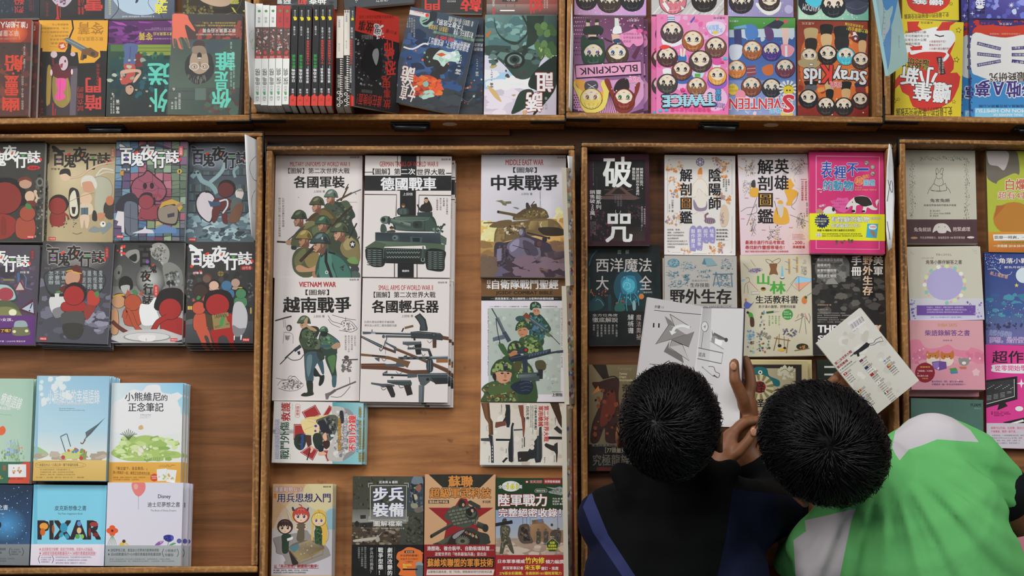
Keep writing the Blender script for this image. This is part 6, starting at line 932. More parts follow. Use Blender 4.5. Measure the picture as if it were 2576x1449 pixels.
A.c('3a3230',14,'95 498 190 470 270 450');sketch(A,'6a6664',3,['180 480 190 570','200 490 210 570','190 620 180 740','190 620 280 640 285 740']);A.e('2c2a28',245,575,30,34);A.e('b0aaa4',240,580,16,22);A.inside('6a6664 8a8684',30,'200 650 260 650 255 710 200 710',4,10);sketch(A,'3a3634',3,['105 1112 200 1130 240 1130','120 1190 160 1140 240 1130 300 1090 350 1140 400 1180','130 1220 230 1250 330 1240 400 1190','230 1130 250 1090 310 1100','200 1160 390 1170']);A.inside('4a4644 7a7674 a09c9a',60,'130 1180 300 1110 400 1180 310 1245 180 1230',4,12);A.inside('4a4644 6a6664',60,'800 960 850 880 920 920 910 1050 800 1050',4,14);A.e('4a4644',858,890,26,20);A.l('4a4644',12,'810 918 980 912');A.l('5a5654',26,'640 1310 740 1240');A.l('5a5654',14,'740 1240 960 1150');A.c('5a5654',4,'690 1310 800 1310 900 1200');A.p('6a6664','630 1280 690 1260 660 1340 638 1340');A.l('5a5654',4,'890 1100 895 1180')
book((690.5,697.5,908,699,904,1008.5,684.5,1007.5),.0095,WH,A,'white war picture book with two jungle soldiers and ink sketches',under=((-.0006,-.0004,.05),),spine='L',spine_col='2a2c5a',group=GM,copy_label='white war picture book with jungle soldiers')
A=Art(*C5,rng=114);A.r(WH,50,30,1010,1350);A.T('a02a28','SMALL ARMS OF WORLD WAR II',258,114,825,166,.02);A.T('1d1b1b','【圖解】第二次世界大戰',208,182,850,244,.025);A.T('191717','各國輕兵器',192,270,882,400,.05);A.T('3a3634','上田信 著',498,422,618,448,.01);trans(A,876,76,1);A.lines('4a4644','比照片更加詳實的手繪插圖|帶你深入探究二戰各國輕兵器',112,484,446,546,0)
gm,gd,gl,wd_='4a5054','26292b','8a9298','5a3a26'
A.p(gd,'632 440 690 405 750 470 770 560 768 590 685 590 690 530 670 490');A.p('3c4446','650 440 685 418 735 480 752 580 700 580 700 520');A.l(gl,22,'95 608 230 610');A.p(gm,'90 596 180 602 180 622 95 626');A.l(gd,20,'225 614 600 622');A.l(gl,6,'225 606 590 616');A.l(gm,24,'330 646 620 652');A.p('35393c','590 600 670 592 900 612 930 640 925 690 760 672 600 668');A.l('6a7074',4,'600 606 900 620');A.p(wd_,'925 640 1000 655 1000 690 925 680');A.e(gd,835,630,24);A.e(gm,835,630,14);A.l(gd,14,'500 600 520 560');A.l('6a543c',24,'530 560 620 538');A.p('4a3426','820 680 862 680 860 765 822 768');A.c(gm,5,'765 690 790 715 815 690');A.l(gd,8,'190 575 190 606');A.l(gm,10,'345 640 340 690');A.l(gl,7,'335 680 330 830');A.l(gl,7,'340 690 360 740');A.e(gm,310,648,16,18);A.l(gd,20,'630 650 634 690')
A.p('3a4044','75 636 300 740 290 772 75 660');A.l(gl,4,'78 648 296 756');A.c(gm,10,'330 690 310 760 280 800 268 770');A.p('4e3626','300 745 440 800 436 825 300 775');A.p(gm,'320 700 440 755 430 780 330 720');A.p(wd_,'430 760 1000 990 1000 1040 700 900 430 790');A.l('7a5236',6,'440 772 980 990');A.p(gm,'415 770 445 755 440 800 420 800')
A.p(gm,'510 700 700 698 706 730 560 742 510 730');A.l(gl,5,'515 706 690 704');A.p('22211f','630 735 706 725 700 835 650 838');A.c(gm,6,'565 742 590 775 630 750');A.p(gm,'560 760 700 765 790 775 800 800 720 800 690 780 560 785');A.p('2c2622','770 790 800 800 822 858 790 860');A.c(gm,6,'700 810 720 850 745 830')
A.p('6a4a2c','75 825 360 852 590 910 560 975 480 930 380 890 210 860 75 850');A.p(gd,'190 840 330 850 330 862 190 855');A.p(gm,'215 870 270 870 265 910 230 890');A.c(gm,5,'290 875 315 905 340 880');A.p('5a3826','75 930 320 928 560 990 600 1000 790 995 790 1040 560 1035 440 1000 75 985');A.p(gm,'315 935 520 930 525 965 330 960');A.e(gm,460,932,20);A.c(gm,5,'440 1010 470 1040 510 1015');A.l('7a5236',5,'80 950 320 950')
A.p(gm,'460 860 980 852 980 880 860 885 470 890')
for i in range(5):A.e('1e2123',500+i*66,874,20,8)
A.p(gl,'800 856 980 850 980 862 800 868');A.p('8a5c34','860 882 980 880 980 920 860 920');A.s('2c3236','765 890 820 890 826 990 800 1022 770 1020 755 960');A.l(gl,3,'778 900 772 1000');A.l(gl,3,'800 895 800 1010');A.p(gd,'520 850 555 842 555 858 520 860')
A.l(gd,24,'300 1044 560 1052');A.l(gl,4,'310 1036 560 1044');A.p(gm,'560 1028 660 1038 660 1072 560 1080');A.p('3a4044','660 1030 980 1028 980 1140 860 1140 800 1110 760 1130 680 1120 670 1076');A.l(gl,5,'665 1042 980 1040');A.p(gm,'680 1070 800 1070 790 1120 740 1160 690 1150');A.q('6a7276 4a5054 3c4246 5a6266','676 1155 735 1155 728 1332 676 1332');A.l(gl,3,'705 1170 700 1325');A.e('1a1c1e',770,1095,16);A.p(gd,'810 1080 980 1080 980 1140 850 1145');A.p(gm,'300 1030 350 1000 350 1030');A.e(gm,400,1074,14,10)
A.p(gm,'180 1126 290 1140 350 1140 420 1150 425 1168 370 1170 300 1180 270 1162 180 1144');A.p('2a2726','330 1160 400 1160 432 1250 425 1280 390 1282');A.c(gm,6,'285 1180 305 1205 335 1190');A.p('3a4044','348 1102 590 1102 605 1130 600 1160 520 1160 440 1150 350 1128');A.l(gl,4,'355 1112 585 1110');A.p('2a2422','520 1158 590 1150 614 1250 555 1265');A.c(gm,7,'468 1155 485 1182 520 1175')
book((911.5,700,1133,701.5,1124,1013,906,1010),.009,WH,A,'white small arms picture book with rifles and pistols',under=((.005,-.0028,-.4),(.0085,-.0068,.35)),spine='L',spine_col='2a2c5a',group=GM,copy_label='white small arms picture book')
A=Art(*C6,rng=115);A.r('d4d0d6',80,20,1010,1380);A.r('6a4c2c',80,30,1010,240);A.r('1c1814',80,238,1010,283);A.T('f0ece8','日本',145,62,192,155,.04,0,True);A.T('f0ece8','自衛隊戰鬥聖經',205,58,912,158,.045);A.T('2c2014','JGSDF COMBAT BIBLE',245,180,852,226,.06);A.T('e4e0dc','透過漫畫深入淺出講解陸上自衛隊的裝備與組織',234,248,864,274,.02);A.l('a09890',2,'190 262 228 262');A.l('a09890',2,'870 260 910 260');A.r('aab4ac',165,362,940,1288);A.sp('9ca8a0 b8c2ba a0aaa4',90,175,370,930,1280,8,34);A.sp('2c2c2c',14,650,960,860,1200,2,6)
A.T('5a5654','12.7mm重機槍 M2．AAV7．16式機動戰鬥車．V-22魚鷹式',178,340,592,352,0);A.T('5a5654','完全涵蓋與國際接軌任務',742,340,900,352,0);A.lines('5a5654','20式5.56mm步槍  89式5.56mm步槍  64式7.62mm步槍  9mm手槍 H&K SFP9 M',155,370,168,1090,0,-90);A.lines('5a5654','戰鬥技術 戰鬥與敵我識別 自衛隊的編成 野外求生 裝甲戰鬥車',946,360,958,1000,0,90)
cm='3f5a34 6a8a48 2c3c28 8a9a5c'
A.s('2a4038','600 430 640 410 720 430 800 520 835 600 760 660 760 740 700 800 620 760 600 600');A.inside('3f6a5c 55806c 223430 2c5a64',60,'600 430 720 430 830 590 760 700 640 760 600 600',7,20);A.s('33504a','455 470 500 445 600 460 630 500 560 510 480 505');A.inside('4a7a68 223430',20,'460 470 600 460 620 500 480 500',6,14);A.s('8a7a58','560 475 610 470 620 500 580 510');A.s('b07e5e','640 380 680 365 712 385 714 420 690 440 655 430');A.e('201814',665,392,8,4);A.e('201814',696,392,8,4);A.s('263a30','608 370 620 310 670 292 720 318 730 365 700 360 650 362 630 385');A.inside('4a7a60 6a9474 203028',26,'615 360 625 315 670 298 720 325 724 355',6,16);A.p('7a3c24','528 450 570 408 625 460 590 480');A.l('4a5258',26,'600 470 760 590');A.l('7a848c',6,'610 468 770 588');A.p('4a6a8c','625 590 660 545 695 570 655 608');A.l('3a4248',14,'760 590 850 670');A.l('3a4248',7,'850 670 930 752');A.s('5a6a48','780 630 830 640 825 670 790 660')
A.l('3c444c',12,'200 365 260 470');A.l('4a525a',34,'260 470 330 620');A.l('6a737c',8,'262 460 338 620');A.l('3c4654',44,'330 620 390 720');A.p('55626e','210 680 330 645 340 690 215 720');A.l('2c3430',14,'280 730 350 830');A.c('262c2a',8,'245 470 260 600 290 740 330 830');A.s('3c5a34','270 760 320 745 370 830 380 870 330 860')
A.s('3a5230','500 690 600 650 700 700 745 780 740 850 600 900 500 800');A.inside(cm,40,'510 690 600 655 700 705 740 790 700 860 560 860',8,24);A.s('b87e5c','480 590 530 570 580 590 585 630 550 670 515 672 485 640');A.l('2a1c16',6,'492 602 515 598');A.l('2a1c16',6,'540 594 565 596');A.l('6a3a2c',4,'505 645 540 645');A.s('2c4028','455 605 465 540 510 500 570 505 610 560 600 600 560 570 500 580');A.inside(cm,34,'462 600 470 540 515 505 570 510 605 565 560 568 500 578',7,20)
A.s('344c2c','310 910 400 860 520 900 620 980 660 1100 680 1370 420 1370 400 1150 420 1000');A.inside(cm,50,'420 900 560 930 640 1050 600 1200 430 1100',9,28);A.s('b0744e','385 830 440 820 480 840 470 880 400 885');A.s('2c4028','368 830 385 750 450 712 520 735 550 790 500 830 440 815 390 850');A.inside(cm,40,'375 825 390 755 450 720 520 745 540 790 440 812',8,22);A.p('2a2c2c','450 750 485 745 492 795 460 800')
A.p('232c38','375 895 500 850 520 870 830 800 835 850 560 920 400 945');A.l('4a5868',6,'400 900 820 818');
for i in range(7):A.p('4a5a6c',[(600+i*30,860-i*7),(620+i*30,856-i*7),(612+i*30,884-i*7),(594+i*30,888-i*7)])
A.p('2c3644','470 850 480 815 560 795 585 800 585 830 520 850');A.e('1a1a20',566,812,24);A.e('b02c28',566,812,16);A.l('2e3642',18,'830 842 905 830');A.l('3a4450',26,'895 832 1000 822');A.p('2a3442','525 915 580 905 590 1060 540 1070');A.s('4a4a2c','430 960 490 930 520 960 500 1030 440 1040');A.s('4c4a30','665 940 740 920 780 960 770 1020 690 1030');A.p('26282c','695 1020 748 1020 745 1120 700 1120')
A.s('3c5230','90 1230 150 1170 260 1140 400 1150 460 1200 480 1300 460 1380 100 1380 120 1280');A.inside(cm+' 5c4a2c',56,'100 1230 160 1175 400 1160 460 1220 470 1370 130 1370',9,28);A.s('4a5c34','170 1210 300 1190 420 1180 430 1240 300 1280 180 1290');A.s('c08e70','235 1060 280 1045 400 1050 412 1090 380 1150 320 1170 270 1150 240 1100');A.s('2a1c18','205 1090 235 1060 250 1100 240 1150');A.e('2a1c16',312,1062,16,8);A.e('2a1c16',376,1062,14,8);A.l('2a1c16',5,'295 1044 328 1046');A.l('2a1c16',5,'360 1044 392 1046');A.s('a03c34','318 1136 340 1130 368 1136 344 1146');A.s('a87660','334 1066 352 1066 358 1105 336 1108');A.s('33482c','190 1080 195 1010 250 930 330 905 410 940 438 1020 432 1060 360 1040 270 1040 210 1075');A.inside(cm,70,'198 1070 205 1010 255 938 330 912 405 945 432 1040 280 1036',9,26);A.p('26282a','322 968 372 962 372 1025 326 1030');A.p('6a6c6a','330 972 366 968 366 982 332 986')
A.p('3f4a4c','482 1075 520 1055 700 1052 712 1075 710 1140 600 1150 485 1130');A.q('6a787a 4a5658 3f494a 5c696a','490 1078 700 1066 700 1100 490 1112');A.e('1c2022',697,1076,15);A.p('c8ccc8','598 1150 625 1148 600 1180');A.s('1f2a38','400 1200 480 1150 560 1140 630 1160 640 1220 600 1280 520 1285 450 1260');A.c('3c4c60',8,'500 1180 570 1160 620 1170');A.c('3c4c60',8,'510 1220 580 1200 630 1215');A.c('3c4c60',8,'520 1250 570 1240 610 1250');A.T('2a2624','上田信',846,1274,956,1308,.03);A.T('5a5654','illustration by',846,1252,956,1264,0)
book((1211.5,698,1424,698,1425,1011,1209.5,1011),.010,'d4d0d6',A,'brown-topped combat picture book with four camouflaged soldiers',spine='L',group=GM)
A=Art(*C7,rng=116);A.r('d0ccc6',200,40,2000,1260);A.g(1350,60,2000,1260,'4a9098','6aa8ac','9cc4c8','8cc0c4');A.T('1f4a38','戰鬥外傷',395,445,560,1120,.03,-90);A.T('a02a28','救護',418,95,580,430,.04,-90);A.T('3a3a3a','COMBAT FIRST AID',560,240,640,1000,0,-90.001+.0);A.l('3a3a3a',3,'620 115 622 215');A.l('3a3a3a',3,'580 1020 582 1125');A.T('d0ccd4','美軍的創傷照護教程系統',300,400,385,1120,.02,-90,False,'3a3f7c',.04);A.l('b03a30',5,'685 120 745 122 760 140 752 340 735 365 690 362 672 345 678 140 685 120');A.T('b03a30','增修版',686,152,745,332,.02,-90)
for t in('790 265 1035 130 1140 310 890 440','645 485 860 485 850 770 640 770','760 1000 930 880 1090 960 990 1150','1150 360 1290 140 1360 190 1230 400','1170 960 1280 960 1330 1130 1250 1165'):
 p=nums(t);c0=p.mean(0);A.p('98282a',t);A.l('e0dad4',5,c0+(p-c0)*.86,False,True);A.p('98282a',c0+(p-c0)*.8)
A.s('b4b0aa','1330 220 1380 160 1560 190 1720 300 1780 480 1810 800 1740 1010 1560 1140 1500 1170 1300 1150 1250 1050 1300 900 1400 600');A.s('8a8688','1560 190 1670 230 1730 320 1640 320');A.s('8a8688','1600 1020 1740 940 1750 1010 1540 1150');A.inside('d0ccc6 9a969a c4c0bc 7a7678',60,'1340 240 1560 210 1740 420 1740 900 1540 1100 1320 1120 1400 650',14,50)
A.s('55584c','1050 430 1120 350 1250 320 1420 330 1450 500 1380 700 1280 800 1150 760 1050 640');A.inside('6a6c60 34362e 8a8a80 2a2a34',50,'1060 430 1250 330 1430 350 1430 560 1280 780 1080 640',12,34);A.s('23252e','1080 440 1200 430 1290 560 1350 640 1280 660 1150 620');A.s('2a2a34','1480 260 1540 250 1560 420 1520 500 1490 420');A.s('d0b878','830 420 900 360 1100 340 1300 310 1120 380 1000 420');A.s('d8c488','770 430 830 400 1000 410 1080 490 1110 590 1080 670 960 690 850 650 800 560 780 480');A.c('a88c4c',5,'840 590 960 540 1060 500');A.c('a88c4c',5,'900 430 1010 460 1060 520');A.s('e0baa0','1040 490 1100 500 1115 570 1090 630 1040 620 1020 560');A.e('2c3f84',1045,520,26,22);A.e('2c3f84',1038,610,22,20);A.l('8a4a3c',4,'1094 560 1108 570')
A.s('26302a','650 830 670 700 760 660 860 680 870 800 830 920 760 960 690 920');A.inside('45573c 1c241e',24,'660 820 680 710 780 670 850 700 820 900 720 920',12,36);A.p('2a3f84','790 670 830 670 810 930 770 940');A.p('4a2a22','860 680 960 690 970 860 900 900 870 800');A.s('252e26','990 760 1020 660 1110 650 1160 720 1170 860 1120 940 1040 920');A.s('3c2019','1180 800 1290 790 1300 880 1240 940 1190 900');A.s('d8a488','1170 700 1230 640 1250 760 1210 790');A.s('d8a488','1100 990 1220 1000 1230 1040 1100 1050');A.s('d8a488','960 880 1010 930 960 1010 940 980');A.l('22262a',18,'885 1140 950 930');A.s('1c2226','1090 880 1190 880 1170 980 1100 980');A.p('c8d0d4','1310 680 1370 670 1400 710 1320 720')
A.T('d89c2c','增補近70頁最新詳細資訊！！',1448,330,1505,970,.02,-90,False,'2a1c10',.05);A.T('f0f0f0','你最近的戰鬥急救指南',1560,380,1610,910,.02,-90,False,'2c2c34',.05);A.T('f0f0f0','迎來最大的敵',1510,470,1552,830,.02,-90,False,'8a2420',.05);A.T('c83028','不到1分鐘',1640,330,1780,985,.05,-90,False,'f4ecea',.05);A.T('5a78b4','大沢・益組＼料理＼七種＼大槻三郎',1780,400,1830,1000,0,-90);A.T('b89a3c','◎最實用．◎各部戰術急救要領大解說・必備秘訣！',1825,170,1875,1170,.0,-90,False,'3a3420',.03)
book((689,1008.5,913,1014,911,1170.5,683.5,1161.5),.008,'d0ccc6',A,'first aid book lying sideways with red cross pieces',under=((.005,.0012,0),(.0065,.0006,.3)),spine='T',group=GM,copy_label='sideways first aid book')
A=Art(*C8,rng=117);A.g(100,70,1720,1270,'c9c0b2','d4d0c8','ccc4b8','d0cabe');A.sp('bfb4a4 d8d2c8 c4baac d4cec6',50,130,100,1700,1220,24,80)
g1,g2,br,br2='24272a','3c4044','55381f','3a2416'
A.p(br,'145 95 295 95 318 370 360 440 370 680 290 685 280 470 215 370');A.p('6e4a2a','170 100 250 100 280 380 320 470 320 660 300 660 290 470 230 370');A.p(g1,'280 680 360 690 375 900 380 1190 330 1190 325 900');A.p(g2,'140 745 300 735 330 780 300 800 145 790');A.l('8a8e92',5,'355 700 362 1180')
for i in range(5):A.e('c9c4ba',352,900+i*58,8,14)
A.c('6a6a68',4,'280 510 245 530 250 600 280 605');A.p(g1,'590 128 672 132 680 240 678 470 660 545 610 540 600 450 540 430 570 380 600 220');A.p('6a4030','410 450 600 425 600 510 500 530 420 555 400 540');A.e('c9c0b2',560,345,26,34)
A.p(g1,'690 540 715 455 750 470 730 540 735 700 740 960 735 1160 700 1185 650 1160 640 940 650 830 680 740');A.p(g1,'415 750 680 755 680 790 415 790');A.p(g1,'640 1100 560 1190 525 1170 600 1090');A.e('c9c4ba',622,1055,18,26);A.l('6a6e72',5,'722 560 726 1150')
A.p('7a4430','820 140 918 138 925 330 950 400 948 560 930 720 910 720 900 560 880 380 860 330');A.l(g1,18,'935 720 935 900');A.p(g2,'740 580 900 572 900 598 740 606');A.p(g2,'925 365 950 365 950 440 930 440');A.p(g1,'1205 540 1250 530 1255 690 1260 900 1260 1090 1230 1180 1140 1190 1120 1110 1040 1120 980 1165 820 1170 810 1000 840 985 1000 980 1040 920 1130 780 1200 690');A.q('3a4446 2c3436 26302e 343e40','1165 700 1215 690 1215 1140 1160 1130');A.l('5a6668',6,'1240 560 1245 1100');A.e('cfc8bc',1080,840,42,54);A.e('cfc8bc',1075,915,40,40);A.c(g2,6,'1110 880 1080 860 1060 870');A.p('2c2422','830 1000 1000 1000 1010 1100 960 1150 830 1160');A.p('c8c4bc','848 1110 870 1100 856 1140')
A.p(br2,'1400 95 1560 95 1620 370 1700 390 1700 640 1640 690 1610 640 1620 560 1560 470');A.p(g1,'1640 400 1700 380 1705 800 1640 800');A.p(g1,'1470 570 1530 515 1620 600 1610 690');A.p('1c1d1f','1370 710 1640 715 1640 765 1370 760');A.e('c9c0b2',1585,680,22,26);A.p('4a2c20','1620 830 1690 830 1680 1130 1625 1120');A.p(g1,'1650 1120 1700 1170 1660 1180');A.p('2c2422','1300 860 1330 830 1440 870 1500 880 1470 980 1420 960 1320 900');A.p(g1,'1480 850 1540 815 1545 1000 1530 1180 1515 1180 1510 1030 1470 970');A.e('c9c0b2',1448,1004,26,30)
A.T('b02c2c','第二次世界大戰',1290,150,1380,800,.04,90);A.T('b02c2c','軍用槍械',1190,155,1280,525,.04,90);A.T('1f1c1a','［手槍&衝鋒槍篇］',1120,150,1165,580,.02,90);A.lines('5a7a6a','MILITARY FIREARMS of WORLD WAR II|[PISTOL & SUBMACHINE GUN]',1038,152,1100,665,0,90);A.T('1f1c1a','白石光 著',970,160,1022,400,.02,90)
for t,x,y0,y1 in(('PPSh-41',292,1065,1180),('MP40',604,935,1010),('美國M1卡賓槍',898,740,920),('華瑟P38',1305,1085,1190),('十四式手槍',1480,1045,1175),('湯普森M1A1',1500,360,500),('白朗寧大威力',520,130,260)):A.T('3a3634',t,x-10,y0,x+10,y1,0,90)
book((1209.5,1013.5,1425,1013.5,1424,1171,1206.5,1169.5),.0085,'cec6ba',A,'firearms book lying sideways with guns laid out on cream',under=((.0015,-.0018,0),),spine='T',spine_col='6a5040',group=GM,copy_label='sideways firearms book')
A=Art(*C9,rng=118);A.g(170,170,1080,1000,'b08a6a','c4b49c','c8c0a0','9cb0b4');A.s('b8946c','190 170 640 170 560 320 420 460 300 600 190 800');A.s('c9bc90','700 170 1070 170 1070 420 930 560 760 520 640 380')
for i in range(10):A.c('9c6a4c',2,[(195,420+i*26),(290+i*8,440+i*22),(400+i*10,560+i*30),(430,800+i*8)])
for i in range(6):A.c('a87a5a',2,[(560+i*26,180),(640+i*20,280),(720+i*8,400)])
A.s('84a8b4','1060 540 940 590 930 700 960 860 1060 860');A.g(170,820,1080,1460,'b8b0a8','c0bcc4','b4b4b8','b8b4bc');A.c('6a8a8c',5,'360 480 440 600 480 700');A.T('c8bcb4','漫畫戰略兵法',220,222,620,290,.02,0,False,'8a3a44',.06);A.T('c8481c','現代',218,318,250,380,.05,0,True,'b08a2c',.2);A.T('2a1c44','用兵思想入門',265,312,1015,438,.035,0,False,'ccc4bc',.03);A.T('3a3420','張詠翔 譯',912,208,1020,230,.01)
A.s('8a8480','205 960 240 930 460 880 600 860 680 830 740 900 960 1060 1010 1160 1010 1190 930 1230 740 1300 560 1340 380 1320 360 1280 380 1250 330 1170 250 1150 240 1080');A.l('55504e',5,'205 960 250 1060 260 1150 330 1170',True);A.s('6a5a50','440 1060 700 970 930 1080 560 1250');A.q('8a7c60 9c8c6c 6a5c44 94845c','425 1070 720 965 932 1090 570 1255');A.p('4f7480','425 1070 560 1020 580 1070 500 1150');A.sp('6a6450 a8a088 7a6a70',26,560,1020,820,1180,5,18);A.l('a07c38',10,'425 1075 570 1258 932 1096');A.l('8a6a30',9,'570 1260 575 1310');A.l('8a6a30',9,'910 1110 910 1170 570 1300');A.l('8a6a30',9,'755 1180 755 1240');A.p('2c2420','420 1100 560 1280 560 1310 480 1330')
A.s('5c5442','525 770 600 720 680 770 650 830 640 975 540 975 550 840');A.l('d8b498',22,'540 760 520 800 560 830');A.l('d8b498',22,'660 760 680 790 650 820');A.s('26382a','330 900 400 880 460 900 430 1000 420 1140 340 1150 330 1000');A.s('2c4a2c','790 800 840 770 900 790 900 920 890 1040 850 1020 800 1010');A.inside('4a6a3c 1c2c1c',26,'800 800 900 800 890 1010 810 1000',6,16);A.p('d8d4d0','400 950 490 920 480 960 410 985');A.l('d8b498',16,'800 790 780 840');A.l('d8b498',16,'900 830 930 850 890 890')
A.s('c89c34','470 590 490 550 515 600 505 690 480 690');A.s('d0a848','750 700 770 600 840 540 930 570 960 660 970 900 950 1020 900 1030 890 800 780 760 770 950 745 960');A.c('8a6a28',4,'840 540 930 700 990 850 980 960 940 1000');chibi(A,375,780,104,'38201a','1a1210',1,'e0bca0');chibi(A,600,620,112,'b04038','28346a',1,'e0bca0');chibi(A,850,680,96,'d4b860','2c4078',1,'e0bca0');A.p('2a2c44','468 510 490 500 515 555 480 560');A.p('2a2c44','690 515 712 510 700 560 680 555');A.c('b04038',14,'570 465 600 480 612 510')
A.T('a02c2c','以「用兵思想」解讀現代戰爭！',220,1312,840,1360,.02);A.l('a02c2c',4,'218 1368 850 1368');A.lines('3a3634','● 升龍篇：登峰作戰、電擊戰，空陸三戰、多領域作戰……|● 關於從第二次世界大戰到現代的主要軍事理論！',215,1384,735,1438,0)
book((686,1222,838.5,1222,833,1466,682,1466),.0085,'b8a890',A,'comic strategy book with three cartoon girls around a map table',under=((.0022,0,.1),(.0035,-.0004,-.1)),spine='L',group=GM,copy_label='comic strategy book')
A=Art(*C10,rng=119);A.g(80,60,1110,1040,'3a3a2c','4a4a44','46483c','3c3e34');A.sp('2c2c22 4a4a38 3c3a2c 26281f',90,100,80,700,560,10,34,.6);A.sp('34382c 22261e 4a5040',80,830,640,1090,1030,10,28);A.g(80,540,860,740,'5a5a50','8d8d86','6a6a60','7a7a72');A.g(80,720,760,1040,'4a4238','3a3026','55493c','3c3228');A.sp('6a5c4a 2c241c 8a7c68 4a3e30',110,90,760,750,1030,8,26,1.6);A.p('8a8a80','195 620 280 615 290 690 370 690 375 770 200 780');A.p('2c2c28','200 620 280 618 282 670 205 675');A.p('2a2a26','190 730 380 720 370 790 200 790');A.e('1c1c1a',262,768,32,30);A.e('4a4a44',262,768,12);A.s('b0a89a','110 970 300 940 440 920 520 850 420 960 300 980 130 1000');A.s('a09a90','440 900 480 960 450 1000 420 980');A.s('20221c','120 740 160 700 190 760 150 790')
A.s('3a4248','870 540 860 300 900 130 960 60 1080 60 1110 200 1110 560 980 580');A.inside('55606a 2a3036 6a747a',40,'880 500 900 200 960 80 1080 80 1100 540',8,26);A.s('6a7680','920 160 960 70 1060 66 1090 160 1060 190 960 180');A.s('22262a','915 180 1000 200 1070 170 1060 240 960 260');A.s('8a5a4c','970 230 1050 190 1060 260 1010 285');A.e('5cc060',968,238,12);A.p('22262a','900 260 960 240 950 300 920 300');A.s('b0a890','940 340 990 330 1010 390 960 400');A.l('1c1e20',26,'940 330 970 470');A.s('8d8a74','920 460 1000 460 1010 520 930 520');A.s('6a6258','960 540 1060 500 1090 560 1000 590')
for t in('318 230 318 172 380 172','345 205 345 690 850 690 855 205 345 205','820 172 880 172 878 230','330 640 322 700 400 702','875 640 870 705 810 705'):A.l('b8b8b0',10,t)
A.T('f0eef0','步兵',388,232,810,420,.06,0,False,'3a4080',.025);A.T('f0eef0','裝備',388,455,810,642,.06,0,False,'3a4080',.025);A.T('dcdad6','圖解檔案',392,702,794,778,.03,0);A.T('e4e2de','近未來 & 最新',468,136,732,176,.02);A.T('c8c6c0','坂本雅之／藤本陽生／あかぎひろゆき 著',375,796,822,818,0);A.T('c8c6c0','曹爾格 譯',560,834,632,848,0);A.l('8a9a7a',3,'595 410 595 460');A.l('8a9a7a',3,'570 436 620 436')
A.r('141414',80,1038,1110,1500);A.lines('9a9896','最新步兵裝備及詳細說明，|以及ＰＭＣ的最新動向|全部濃縮其中。',168,1068,290,1400,0,0,True);A.lines('b8b6b4','步兵的任務是？',338,1075,388,1440,.0,0,True);A.T('f0eeec','戰爭型態！',455,1078,525,1460,.03,0,True);A.T('f0eeec','劇烈改變的',585,1078,655,1470,.03,0,True);A.l('6a6866',3,'432 1070 432 1460');A.l('6a6866',3,'558 1070 558 1460');A.l('6a6866',3,'686 1070 686 1460');A.s('d87034','730 1150 790 1120 860 1075 940 1078 1000 1100 1060 1130 1080 1200 1075 1300 1090 1400 1060 1470 760 1470 770 1390 720 1330 750 1270 710 1230');A.sp('d87034',14,700,1090,1090,1450,6,16);A.r('1c1a18',825,1122,960,1155);A.T('e4c8a8','書末收錄',840,1128,945,1150,.01);A.T('3a2414','步兵們的戰場！',765,1174,1020,1206,.02);A.T('55341c','改變步兵作戰的',765,1226,1015,1252,0);A.T('55341c','15場戰役',840,1266,945,1290,0);A.T('e8d84a','Battle',806,1308,925,1334,.03);A.T('e8d84a','file',806,1340,858,1365,.03);A.s('8a9a9c','980 1320 1010 1280 1070 1285 1085 1330 1040 1330');A.s('5c6a70','990 1340 1085 1340 1090 1470 990 1470');A.l('1c1e20',20,'800 1385 1010 1385')
book((887.5,1203.5,1066.5,1203.5,1063,1466,884,1466),.009,'3a3a30',A,'dark infantry gear book with big white characters and orange splash',under=((.0003,.0042,0),),spine='L',group=GM,copy_label='dark infantry gear book')
A=Art(*C11,rng=120);A.r('c49a74',30,40,1060,1050);A.p('2a281f','100 50 1025 50 830 235 300 235');A.p('8a2024','540 390 640 390 680 520 1015 520 760 690 800 820 760 1050 300 1050 360 740 100 520 460 520');A.T('c8823c','蘇聯',382,72,722,226,.05);A.T('c8823c','超級軍武科技',118,244,978,382,.05,0,False,'2a2418',.045);A.r('2a281f',100,412,388,460);A.T('d8b48c','戰車&裝甲車篇',112,418,372,456,.02);A.T('2a2418','多田將',858,418,976,456,.02)
A.q('3f4234 4c5040 2c2f26 2c2e25','130 900 430 730 460 760 150 945');A.e('1d1f18',140,925,18,24);A.s('343830','200 1040 260 990 560 830 700 800 820 860 930 890 960 960 900 1040');A.q('565a48 44483a 35382e 4c5042','220 1010 600 820 640 850 300 1040');A.s('454a3e','330 620 380 550 450 500 520 490 640 480 720 520 790 580 800 680 740 740 640 800 520 790 420 720 340 680')
for j in range(5):
 for i in range(6):
  x,y=370+i*52+j*18,560+j*44-i*10;A.p('2a2d25',[(x,y),(x+52,y-10),(x+58,y+30),(x+6,y+42)]);A.p('6a7060' if(i+j)%2 else '5c6254',[(x+3,y+3),(x+48,y-6),(x+53,y+26),(x+8,y+36)])
A.e('2c2f28',705,600,84,88);A.e('525848',700,590,66,66);A.s('1e201a','625 550 680 530 720 580 700 640 650 620');A.e('c89884',720,556,22,30);A.s('22242c','680 520 730 500 760 550 740 600 730 545 700 540');A.s('26281f','520 460 560 400 620 440 610 510 530 510');A.e('b88c74',590,480,18,24);A.p('34382e','650 430 690 415 830 490 830 540 800 540 660 460');A.q('4a4e42 3a3e34 26281f 2c2f26','790 710 920 760 930 850 770 790');A.e('2a2c25',900,806,44,56);A.inside('74786a 3a3e34',26,'700 680 800 690 780 770 710 760',6,14)
A.s('2c2420','380 990 440 900 560 840 620 830 780 900 820 980 760 1050 400 1050');A.s('8a8488','440 920 520 860 610 830 560 890 470 960');A.inside('a8a4a8 c85a3c d8a83c 5c9aa0',30,'610 840 780 900 800 960 720 940 610 880',5,12);A.e('1c1c18',580,990,104,80)
